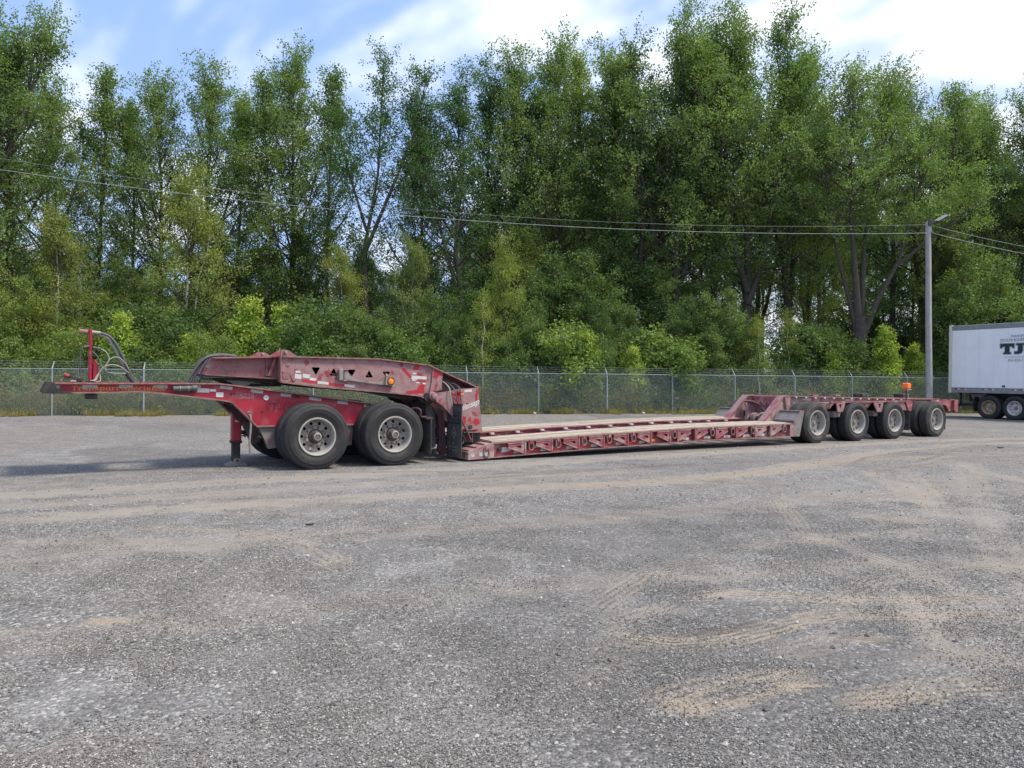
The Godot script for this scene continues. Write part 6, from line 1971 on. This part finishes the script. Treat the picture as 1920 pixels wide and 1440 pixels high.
func make_deck(T: Node3D):
	var lift = 0.030     # the deck rises a little towards its middle and far side
	# near and far edges
	for side in 2:
		var o = 1.0 if side == 0 else -1.0
		var ze = -0.02 if side == 0 else -2.54
		var dy = 0.0 if side == 0 else 0.068
		var topl = []
		for p in DT: topl.append(p + V(0, dy))
		var botl = []
		for p in DB: botl.append(p + V(0, dy))
		var wbot = botl.slice(1)
		var web := MB.new()
		web.web(topl, wbot, [], ze - 0.10 * o, ze - 0.112 * o)
		obj("deck_side", web, M.deckred, T)
		var fl := MB.new()
		var fb = []
		for p in wbot: fb.append(p + V(0, 0.016))
		fl.band(fb, 0.018, ze, ze - 0.16 * o)
		obj("bottom_flange", fl, M.flange, T)
		var te := MB.new()
		te.band(topl, 0.022, ze, ze - 0.05 * o)
		obj("top_edge", te, M.flange, T)
		if side == 1:
			continue
		# folded outriggers: the first seven hinged at their right, the others at their left
		var hinge = [3.93, 4.53, 5.16, 5.77, 6.38, 7.0, 7.53, 7.745, 8.25, 8.87, 9.50, 10.13, 10.64]
		for k in hinge.size():
			var h = hinge[k]
			var d = -1.0 if k < 7 else 1.0
			var yt = at_line(topl, h) - 0.035
			var yb = at_line(wbot, h) + 0.03
			var slope = (at_line(topl, h + 0.3) - at_line(topl, h - 0.3)) / 0.6
			var R := Node3D.new()
			hang(R, "outrigger", T)
			var m = M.deckred if k < 11 else M.deckdust
			var L = 0.36
			var zf = ze - 0.012
			var mid = (yt + yb) * 0.5
			var f = func(x: float, y: float) -> Vector2: return V(h + d * x, y + slope * d * x)
			var pl := MB.new()
			# a tapering plate pierced by a three-cornered hole
			var hx0 = 0.085; var hx1 = 0.215
			var hy0 = yt - 0.055; var hy1 = yb + 0.105
			pl.prism([f.call(0.0, yt), f.call(L, yt), f.call(L, yt - 0.045), f.call(hx1, hy0), f.call(hx0, hy0), f.call(0.0, hy0)], zf, zf - 0.035)
			pl.prism([f.call(0.0, hy0), f.call(hx0, hy0), f.call(hx0, hy1), f.call(0.0, yb + 0.02)], zf, zf - 0.035)
			pl.prism([f.call(0.0, yb + 0.02), f.call(hx0, hy1), f.call(hx1, hy0), f.call(L, yt - 0.045), f.call(L, yt - 0.075), f.call(0.06, yb + 0.025)], zf, zf - 0.035)
			obj("plate", pl, m, R)
			var lip := MB.new()
			lip.prism([f.call(0.04, yt + 0.008), f.call(L + 0.008, yt + 0.008), f.call(L + 0.008, yt - 0.010), f.call(0.04, yt - 0.010)], zf + 0.010, zf - 0.045)
			lip.prism([f.call(0.03, yb + 0.010), f.call(0.06, yb + 0.012), f.call(L + 0.008, yt - 0.082), f.call(L + 0.008, yt - 0.066), f.call(0.05, yb + 0.03)], zf + 0.010, zf - 0.045)
			obj("rim", lip, M.deckdust, R)
			obj("hinge_post", bx(h - 0.022, h + 0.022, yb - 0.02, yt + 0.035, zf - 0.05, zf + 0.012, 0.006), m, R)
			obj("hinge_pin", pipe([Vector3(h, yb - 0.026, zf - 0.02), Vector3(h, yt + 0.05, zf - 0.02)], 0.012, 8), M.steel, R)
		for s in [3.10, 4.05, 4.66, 5.27, 5.89, 6.51, 7.625, 8.74, 9.37, 10.02, 11.09]:
			var y = at_line(topl, maxf(s, 3.27)) if s > 3.2 else 0.262
			var D := Node3D.new()
			hang(D, "lashing_ring", T)
			var rp = []
			for q in 11:
				var an = PI + PI * q / 10.0
				rp.append(Vector3(s + cos(an) * 0.052, y - 0.135 + sin(an) * 0.055, ze + 0.012))
			rp.push_front(Vector3(s - 0.048, y - 0.035, ze + 0.004))
			rp.push_back(Vector3(s + 0.048, y - 0.035, ze + 0.004))
			var rb := MB.new()
			rb.tube(rp, 0.0125, 8)
			obj("ring", rb, M.flange, D)
			obj("keeper", bx(s - 0.03, s + 0.03, y - 0.075, y - 0.004, ze - 0.02, ze + 0.022, 0.006), M.flange if s > 9 else M.deckred, D)
			if s > 3.2:
				var sl := MB.new()
				sl.prism(blob(s + 0.0, y - 0.15, 0.045, 0.075, 3), ze - 0.0995, ze - 0.0985)
				obj("slot", sl, M.black, D)
		# warning strips along the bottom
		for q in [[4.19, 4.30], [4.33, 4.47], [4.93, 5.09], [5.52, 5.70], [6.14, 6.31], [6.76, 6.91], [7.80, 7.93], [7.98, 8.14], [8.60, 8.78], [9.21, 9.40], [9.83, 10.02], [10.34, 10.52]]:
			var ym = at_line(wbot, (q[0] + q[1]) / 2) + 0.062
			if q[0] < 4.25: ym += 0.075
			obj("reflective_strip", sticker(q[0], ym, q[1], ym + 0.028 * (q[1] - q[0]), 0.052, ze - 0.10), M.white if q[0] > 4.25 else M.print, T)
		for q in [[3.60, 3.74], [4.03, 4.32], [4.62, 4.92], [5.24, 5.51], [5.86, 6.13], [6.46, 6.74], [7.60, 7.72], [7.83, 7.97], [8.33, 8.59], [8.95, 9.20], [9.58, 9.82]]:
			var ym = at_line(wbot, (q[0] + q[1]) / 2) + 0.062
			obj("reflective_strip", sticker(q[0], ym, q[1], ym + 0.028 * (q[1] - q[0]), 0.056, ze - 0.10), M.stripred, T)
		obj("sticker", sticker(3.47, 0.17, 3.66, 0.19, 0.085, ze - 0.10), M.print, T)
		obj("sticker", sticker(3.74, 0.125, 3.88, 0.132, 0.048, ze - 0.10), M.white, T)
		var la := MB.new()
		la.T = Transform3D(Basis(), Vector3(7.06, at_line(topl, 7.06) - 0.105, ze - 0.10))
		la.lathe([V(0.036, 0.0), V(0.036, 0.018), V(0.026, 0.03), V(0, 0.034)], 18, 50.0)
		obj("amber_lamp", la, M.orange, T)
		obj("amber_lamp", bx(7.04, 7.17, at_line(topl, 7.06) - 0.235, at_line(topl, 7.06) - 0.175, ze - 0.10, ze - 0.07, 0.01), M.amber, T)
		obj("hinge_stop", bx(3.36, 3.44, 0.17, 0.215, ze - 0.10, ze - 0.02, 0.006), M.black, T)
		obj("side_post", bx(3.29, 3.37, 0.07, 0.30, ze - 0.10, ze - 0.06, 0.006), M.deckred, T)
	# the sloping front corner, near and far
	for side in 2:
		var o = 1.0 if side == 0 else -1.0
		var ze = -0.02 if side == 0 else -2.54
		var dy = 0.0 if side == 0 else 0.068
		var C := Node3D.new()
		hang(C, "front_corner", T)
		var sd := MB.new()
		sd.prism([V(2.74, 0.03 + dy), V(3.262, 0.045 + dy), V(3.262, 0.312 + dy), V(3.10, 0.282 + dy), V(2.775, 0.172 + dy), V(2.74, 0.155 + dy)], ze - 0.004 * o, ze - 0.02 * o)
		obj("side_plate", sd, M.deckdust, C)
		var tp := MB.new()
		tp.prism([V(2.73, 0.168 + dy), V(3.10, 0.290 + dy), V(3.30, 0.326 + dy), V(3.30, 0.305 + dy), V(3.10, 0.268 + dy), V(2.73, 0.148 + dy)], ze, ze - 0.86 * o)
		obj("ramp_plate", tp, M.deckdust, C)
		for k in 4:
			var s = 2.765 + k * 0.155
			var y = lerpf(0.172, 0.29, (s - 2.74) / 0.36) + dy if s < 3.10 else 0.29 + dy + (s - 3.1) * 0.18
			obj("tread_bar", bx(s - 0.012, s + 0.012, y - 0.01, y + 0.022, ze - 0.03 * o, ze - 0.85 * o, 0.004), M.flange, C)
		obj("end_plate", bx(2.735, 2.75, 0.03 + dy, 0.165 + dy, ze - 0.02 * o, ze - 0.86 * o, 0.002), M.deckdust, C)
		obj("number_recess", bx(2.728, 2.734, 0.065 + dy, 0.135 + dy, ze - 0.10 * o, ze - 0.34 * o, 0.002), M.flange, C)
		obj("sticker", sticker(2.79, 0.10 + dy, 2.86, 0.105 + dy, 0.05, ze - 0.004 if side == 0 else ze + 0.004), M.strip, C)
		obj("sticker", sticker(2.96, 0.12 + dy, 3.14, 0.125 + dy, 0.07, ze - 0.004 if side == 0 else ze + 0.004), M.strip, C)
	# floor boards
	var rng := RandomNumberGenerator.new()
	rng.seed = 66
	for half in 2:
		var z0 = -0.075 if half == 0 else -1.70
		for k in 5:
			var za = z0 - k * 0.158
			var zb = za - 0.148
			for piece in 3:
				var cuts = [3.32, 5.9 + rng.randf_range(-0.5, 0.5), 8.8 + rng.randf_range(-0.5, 0.5), 11.42]
				var b := MB.new()
				var line = []
				var ca = [3.32, 6.0 + 0.35 * ((k * 7 + half * 3) % 3), 8.7 + 0.3 * ((k * 5 + half) % 3), 11.42]
				for j in 7:
					var s = lerpf(ca[piece] + (0.004 if piece > 0 else 0.0), ca[piece + 1], j / 6.0)
					var ext = (0.028 if half == 1 else 0.0)
					line.append(V(s, at_line(DT, s) + 0.006 + lift * -(za + zb) * 0.5 + 0.0 + rng.randf_range(-0.0025, 0.0025) + 0.004 * ((k * 3 + piece) % 2)))
				b.band(line, 0.042, za, zb)
				obj("floor_board", b, [M.wood, M.woodb, M.woodc][(k * 2 + half + piece + rng.randi() % 2) % 3], T)
	# the two middle beams, crossings between them
	for z in [-0.90, -1.66]:
		var b := MB.new()
		var tl = []
		for p in DT: tl.append(p + V(0, lift * -z))
		var bl = []
		for p in DB.slice(1): bl.append(p + V(0, 0.02))
		b.web(tl, bl, [], z - 0.008, z + 0.008)
		b.band(tl, 0.018, z - 0.05, z + 0.05)
		obj("middle_beam", b, M.deckred, T)
	var s = 3.5
	while s < 11.3:
		var y = at_line(DT, s) + 0.02
		obj("cross_member", bx(s - 0.04, s + 0.04, y - 0.10, y - 0.02, -1.65, -0.91, 0.004), M.deckred, T)
		obj("tie_down_block", bx(s - 0.045, s + 0.045, y - 0.03, y + 0.012, -1.60, -1.53, 0.006), M.strip, T)
		obj("under_beam", bx(s - 0.03, s + 0.03, at_line(DB, s) + 0.02, y - 0.09, -2.42, -0.13, 0.004), M.darkred, T)
		s += 0.61

func make_bogie(T: Node3D):
	# rear bogie: risers, frame, fender boxes, four axles
	var tops = [V(11.80, 1.125), V(12.05, 1.13), V(14.8, 1.085), V(17.15, 1.04), V(18.76, 1.025)]
	for side in 2:
		var o = 1.0 if side == 0 else -1.0
		var zc = -0.72 if side == 0 else -1.84
		var ze = -0.02 if side == 0 else -2.54
		var R := Node3D.new()
		hang(R, "riser", T)
		var sl := MB.new()
		sl.prism([V(11.07, 0.50), V(11.10, 0.535), V(11.80, 1.128), V(12.06, 1.135), V(12.06, 1.112), V(11.82, 1.10), V(11.13, 0.50)], zc + 0.09 * o, zc - 0.09 * o)
		obj("sloping_plate", sl, M.dusty, R)
		var wb := MB.new()
		wb.prism([V(11.13, 0.45), V(11.82, 1.10), V(12.06, 1.112), V(12.06, 0.42), V(11.3, 0.42)], zc + 0.03 * o, zc - 0.03 * o)
		obj("web", wb, M.deckdust, R)
		obj("gusset", plate([V(11.88, 1.10), V(12.08, 1.10), V(12.02, 0.66), V(11.97, 0.66)], zc + 0.08 * o, zc + 0.03 * o), M.deckdust, R)
		# long frame beam
		var b := MB.new()
		b.web(tops.slice(1), [V(12.05, 0.78), V(14.8, 0.74), V(17.15, 0.70), V(18.76, 0.67)], [], zc - 0.01, zc + 0.01)
		obj("rear_frame_beam", b, M.deckdust, T)
		var f := MB.new()
		f.band(tops.slice(1), 0.022, zc - 0.085, zc + 0.085)
		obj("rear_top_flange", f, M.flange, T)
		var g := MB.new()
		g.band([V(12.05, 0.80), V(14.8, 0.76), V(17.15, 0.72), V(18.76, 0.69)], 0.02, zc - 0.085, zc + 0.085)
		obj("rear_bottom_flange", g, M.flange, T)
		var x = 12.25
		while x < 17.0:
			var y = at_line(tops, x)
			obj("edge_clip", bx(x, x + 0.07, y - 0.055, y - 0.022, zc + 0.085 * o, zc + 0.100 * o, 0.003), M.strip, T)
			x += 0.37
		for q in [[12.62, 12.95], [14.35, 14.72]]:
			obj("reflective_strip", sticker(q[0], at_line(tops, q[0]) - 0.075, q[1], at_line(tops, q[1]) - 0.075, 0.06, zc + 0.012 if side == 0 else zc - 0.016), M.strip, T)
		# side rail over the wheels, with hanging pieces between them
		var rail := MB.new()
		rail.band([V(12.95, 0.995), V(16.40, 1.01)], 0.035, ze - 0.10 * o, ze - 0.16 * o)
		obj("side_rail", rail, M.deckred, T)
		var shade := MB.new()
		shade.band([V(12.95, 0.958), V(16.2, 0.972)], 0.012, ze - 0.16 * o, zc + 0.09 * o)
		obj("wheel_cover", shade, M.deckdust, T)
		for q in [[13.15, 13.51, 13.21, 13.41, 0.74], [14.70, 15.11, 14.85, 15.03, 0.715]]:
			var hx = (q[2] + q[3]) * 0.5
			var hy = 0.87
			var h := MB.new()
			var tl = [V(q[0], 0.958), V(q[1], 0.958)]
			var hole = tri_hole(hx, hy, 0.11, 0.12, false)
			h.web([V(q[0], 0.958), V(q[1], 0.958)], [V(q[0] + 0.02, 0.90), V(q[2], q[4]), V(q[3], q[4]), V(q[1] - 0.02, 0.90)], [hole], ze - 0.10 * o, ze - 0.13 * o)
			obj("hanger_piece", h, M.dusty, T)
			obj("hanger_back", bx(q[0] + 0.06, q[1] - 0.06, 0.80, 0.95, ze - 0.132 * o, ze - 0.14 * o, 0.001), M.black, T)
			obj("fender_lip", bx(q[2] - 0.04, q[3] + 0.04, 0.60, 0.745, ze - 0.18 * o, ze - 0.60 * o, 0.006), M.fender, T)
		if side == 0:
			obj("reflective_strip", sticker(13.36, 0.62, 13.36 + 0.001, 0.735, 0.05, ze - 0.178), M.strip, T)
		obj("hanger_piece", plate([V(16.11, 1.0), V(16.43, 1.0), V(16.38, 0.735), V(16.25, 0.735)], ze - 0.10 * o, ze - 0.16 * o), M.deckred, T)
		obj("mud_flap", bx(16.30, 16.312, 0.20, 0.74, ze - 0.10 * o, ze - 0.66 * o, 0.004), M.flap, T)
		obj("mud_flap", bx(18.10, 18.112, 0.18, 0.66, ze - 0.14 * o, ze - 0.66 * o, 0.004), M.flap, T)
		# fender box in front of the first axle
		var Fb := Node3D.new()
		hang(Fb, "fender_box", T)
		var cov := MB.new()
		cov.band([V(11.455, 0.57), V(11.655, 0.765)], 0.012, ze - 0.008 * o, zc + 0.10 * o)
		cov.band([V(11.655, 0.765), V(11.80, 0.775)], 0.012, ze - 0.008 * o, zc + 0.10 * o)
		obj("top_plate", cov, M.fender, Fb)
		obj("front_plate", bx(11.455, 11.467, 0.46, 0.565, ze - 0.008 * o, zc + 0.10 * o, 0.002), M.fender, Fb)
		obj("front_lip", bx(11.425, 11.458, 0.545, 0.560, ze - 0.008 * o, zc + 0.10 * o, 0.003), M.fender, Fb)
		obj("top_lip", bx(11.63, 11.80, 0.772, 0.788, ze, zc + 0.10 * o, 0.003), M.fender, Fb)
		obj("side_plate", plate([V(11.655, 0.768), V(11.80, 0.768), V(11.64, 0.185), V(11.44, 0.185), V(11.455, 0.57)], ze, ze - 0.012 * o), M.fender, Fb)
		obj("deck_end", bx(11.30, 11.46, 0.19, 0.47, ze - 0.004 * o, ze - 0.09 * o, 0.004), M.dusty, Fb)
	for x in [12.1, 13.2, 14.7, 16.0, 17.6, 18.5]:
		var y = at_line(tops, x)
		obj("rear_cross_member", bx(x - 0.06, x + 0.06, y - 0.28, y - 0.03, -1.83, -0.73, 0.004), M.deckred, T)
	obj("bogie_front_wall", bx(12.07, 12.09, 0.45, 1.10, -1.83, -0.73, 0.003), M.dusty, T)
	obj("rear_deck_plate", plate([V(16.6, 1.052), V(18.7, 1.035), V(18.7, 1.023), V(16.6, 1.04)], -1.9, -0.66), M.deckred, T)
	obj("tail_frame", bx(18.35, 18.77, 0.985, 1.022, -2.30, -0.285, 0.006), M.deckred, T)
	obj("tail_side", plate([V(17.55, 1.02), V(18.78, 1.015), V(18.78, 0.70), V(18.45, 0.70), V(18.30, 0.86), V(17.55, 0.90)], -0.28, -0.26), M.deckred, T)
	obj("tail_corner", plate([V(18.60, 1.005), V(18.79, 1.015), V(18.79, 0.68), V(18.70, 0.645), V(18.60, 0.72)], -0.26, -0.18), M.deckred, T)
	obj("tail_side", plate([V(17.55, 1.02), V(18.78, 1.015), V(18.78, 0.70), V(18.45, 0.70), V(18.30, 0.86), V(17.55, 0.90)], -2.32, -2.30), M.deckred, T)
	obj("rear_bumper", bx(18.71, 18.77, 0.66, 0.985, -2.30, -0.285, 0.008), M.deckred, T)
	obj("deck_notch", bx(18.0, 18.14, 1.024, 1.032, -0.5, -0.24, 0.002), M.black, T)
	obj("deck_notch", bx(18.45, 18.55, 1.024, 1.032, -0.5, -0.24, 0.002), M.black, T)
	for q in [[16.25, -1.5], [17.75, -1.2]]:
		obj("battery_box", bx(q[0], q[0] + 0.34, 1.05, 1.16, q[1] - 0.3, q[1], 0.012), M.black, T)
		obj("box_strap", bx(q[0] + 0.25, q[0] + 0.28, 1.05, 1.163, q[1] - 0.302, q[1] + 0.003, 0.002), M.steel, T)
	for q in [[14.1, -1.5], [15.2, -1.6]]:
		obj("pivot_lug", bx(q[0], q[0] + 0.22, 1.09, 1.13, q[1] - 0.2, q[1], 0.01), M.dusty, T)
	# between the risers: winch, rings, plates
	obj("riser_stop", plate([V(11.55, 0.50), V(11.85, 0.72), V(11.85, 0.98), V(11.75, 0.98), V(11.62, 0.85)], -1.62, -1.55), M.dusty, T)
	obj("riser_cap", plate([V(11.60, 0.98), V(11.62, 1.0), V(11.92, 0.90), V(11.92, 0.88)], -1.72, -1.42), M.flange, T)
	var wn := MB.new()
	wn.T = Transform3D(Basis(), Vector3(11.62, 0.58, -1.30))
	wn.lathe([V(0.0, -0.10), V(0.115, -0.10), V(0.115, 0.0), V(0.05, 0.012), V(0.045, 0.03), V(0.0, 0.03)], 22, 30.0)
	obj("winch_drum", wn, M.dusty, T)
	obj("winch_arm", pipe([Vector3(11.62, 0.60, -1.26), Vector3(11.75, 0.68, -1.2), Vector3(11.95, 0.54, -1.1)], 0.03, 8), M.steel, T)
	for q in [[11.72, 0.90, -1.70], [12.055, 1.0, -1.35]]:
		var rp = []
		for k in 17:
			var an = TAU * k / 16.0
			rp.append(Vector3(q[0] - 0.01, q[1] + sin(an) * 0.065, q[2] + cos(an) * 0.05))
		var rb := MB.new()
		rb.tube(rp, 0.012, 6, false)
		obj("lashing_ring", rb, M.flange, T)
	obj("wall_opening", bx(12.062, 12.069, 0.50, 0.72, -1.22, -0.88, 0.001), M.black, T)
	obj("wall_boss", bx(12.05, 12.069, 0.78, 0.88, -1.45, -1.02, 0.008), M.dusty, T)
	obj("wall_hose", pipe([Vector3(12.05, 0.84, -1.5), Vector3(11.98, 0.74, -1.30), Vector3(12.0, 0.70, -1.05), Vector3(12.05, 0.74, -0.9)], 0.012, 6), M.hosepale, T)
	# strobe
	var B := Node3D.new()
	hang(B, "amber_beacon", T)
	obj("stalk", pipe([Vector3(16.20, 0.99, -0.17), Vector3(16.205, 1.30, -0.17)], 0.016, 8), M.black, B)
	obj("base", bx(16.12, 16.31, 1.285, 1.31, -0.27, -0.07, 0.008), M.steel, B)
	var bl := MB.new()
	bl.T = Transform3D(Basis(Vector3(0, 0, 1), -0.07), Vector3(16.215, 1.385, -0.17))
	bl.box(Vector3(-0.09, -0.07, -0.085), Vector3(0.09, 0.09, 0.085), 0.025)
	obj("lens", bl, M.orange, B)
	# wheels
	var wm = wheel_meshes(0.492, 0.265, 0.292)
	var k = 0
	for s in [12.29, 13.87, 15.45, 17.42]:
		obj("axle", pipe([Vector3(s, 0.49, -2.3), Vector3(s, 0.49, -0.3)], 0.07, 12), M.black, T)
		wheel(T, Vector3(s, 0.485, 0.0), false, wm, M.tread if k in [0, 3] else M.rubber, M.rim, false, 0.3 + k)
		wheel(T, Vector3(s, 0.485, -2.56), true, wm, M.tread, M.rim, false, 1.1 + k)
		obj("trailing_arm", plate([V(s - 0.55, 0.72), V(s - 0.45, 0.72), V(s + 0.1, 0.55), V(s + 0.25, 0.55), V(s + 0.25, 0.47), V(s - 0.05, 0.43), V(s - 0.55, 0.60)], -0.78, -0.70), M.darkred, T)
		obj("trailing_arm", plate([V(s - 0.55, 0.72), V(s - 0.45, 0.72), V(s + 0.1, 0.55), V(s + 0.25, 0.55), V(s + 0.25, 0.47), V(s - 0.05, 0.43), V(s - 0.55, 0.60)], -1.88, -1.80), M.darkred, T)
		obj("air_spring", pipe([Vector3(s + 0.2, 0.54, -0.75), Vector3(s + 0.2, 0.74, -0.75)], 0.10, 14), M.black, T)
		k += 1

func make_flap(T: Node3D):
	# the near mud flap at the deck's front hangs across the trailer, its printed face forward
	for side in 2:
		var o = 1.0 if side == 0 else -1.0
		var z0 = -0.02 if side == 0 else -2.54
		var F := Node3D.new()
		hang(F, "front_mud_flap", T)
		var a := MB.new()
		a.T = Transform3D(Basis(Vector3(0, 1, 0), PI / 2), Vector3(2.60, 0, 0))
		# in this frame x runs across the trailer (towards -z), z along it
		var pts = [V(-z0, 0.985), V(-z0 + 0.56 * o, 1.0), V(-z0 + 0.575 * o, 0.42), V(-z0 + 0.56 * o, 0.13), V(-z0 + 0.53 * o, 0.09), V(-z0 + 0.04 * o, 0.055), V(-z0, 0.09)]
		a.prism(pts, -0.006, 0.006)
		obj("sheet", a, M.flap, F)
		if side == 1:
			continue
		var rng := RandomNumberGenerator.new()
		rng.seed = 8
		for y in [0.86, 0.80, 0.735, 0.67]:
			obj("moulded_rib", bx(2.589, 2.594, y - 0.008, y + 0.008, z0 - 0.53, z0 - 0.03, 0.001), M.black, F)
		for k in 3:
			for j in 9:
				if rng.randf() < 0.3: continue
				obj("moulded_mark", bx(2.5895, 2.594, 0.685 + k * 0.064, 0.697 + k * 0.064 + rng.randf() * 0.015, z0 - 0.50 + j * 0.053, z0 - 0.47 + j * 0.053, 0.001), M.black, F)
		var d := MB.new()
		d.T = Transform3D(Basis(Vector3(0, 1, 0), -PI / 2), Vector3(2.594, 0, 0))
		var c = V(z0 - 0.28, 0.50)
		var q = [c + V(0, 0.11), c + V(0.085, 0), c + V(0, -0.11), c + V(-0.085, 0)]
		for k in 4:
			var e0: Vector2 = q[k]; var e1: Vector2 = q[(k + 1) % 4]
			d.prism([e0, e1, c + (e1 - c) * 0.86, c + (e0 - c) * 0.86], 0.0, 0.003)
		d.prism([c + V(-0.045, -0.012), c + V(0.045, -0.012), c + V(0.045, 0.012), c + V(-0.045, 0.012)], 0.0, 0.003)
		obj("diamond_emblem", d, M.steel, F)
		for k in 3:
			for j in 7:
				if rng.randf() < 0.25: continue
				obj("worn_letter", bx(2.5905, 2.594, 0.30 - k * 0.062, 0.322 - k * 0.062, z0 - 0.46 + j * 0.054, z0 - 0.425 + j * 0.054, 0.001), M.fender, F)
		obj("hanger_bar", bx(2.585, 2.625, 0.985, 1.02, z0 - 0.57, z0, 0.004), M.black, F)

func make_lowboy():
	var T = frame_root("lowboy_trailer", 8.0, -1.28)
	tag(T, "red lowboy trailer with dusty gooseneck, wooden deck and four rear axles", "trailer")
	make_gooseneck(T)
	make_flap(T)
	make_deck(T)
	make_bogie(T)
	base_at = Vector3.ZERO

func _ready():
	var t0 = Time.get_ticks_msec()
	light_and_eye()
	make_materials()
	print("mats ", Time.get_ticks_msec() - t0)
	make_yard()
	print("yard ", Time.get_ticks_msec() - t0)
	make_wood()
	print("wood ", Time.get_ticks_msec() - t0)
	make_fence()
	make_weeds()
	make_pole()
	make_van()
	make_jeep()
	make_lowboy()
	print("all ", Time.get_ticks_msec() - t0)
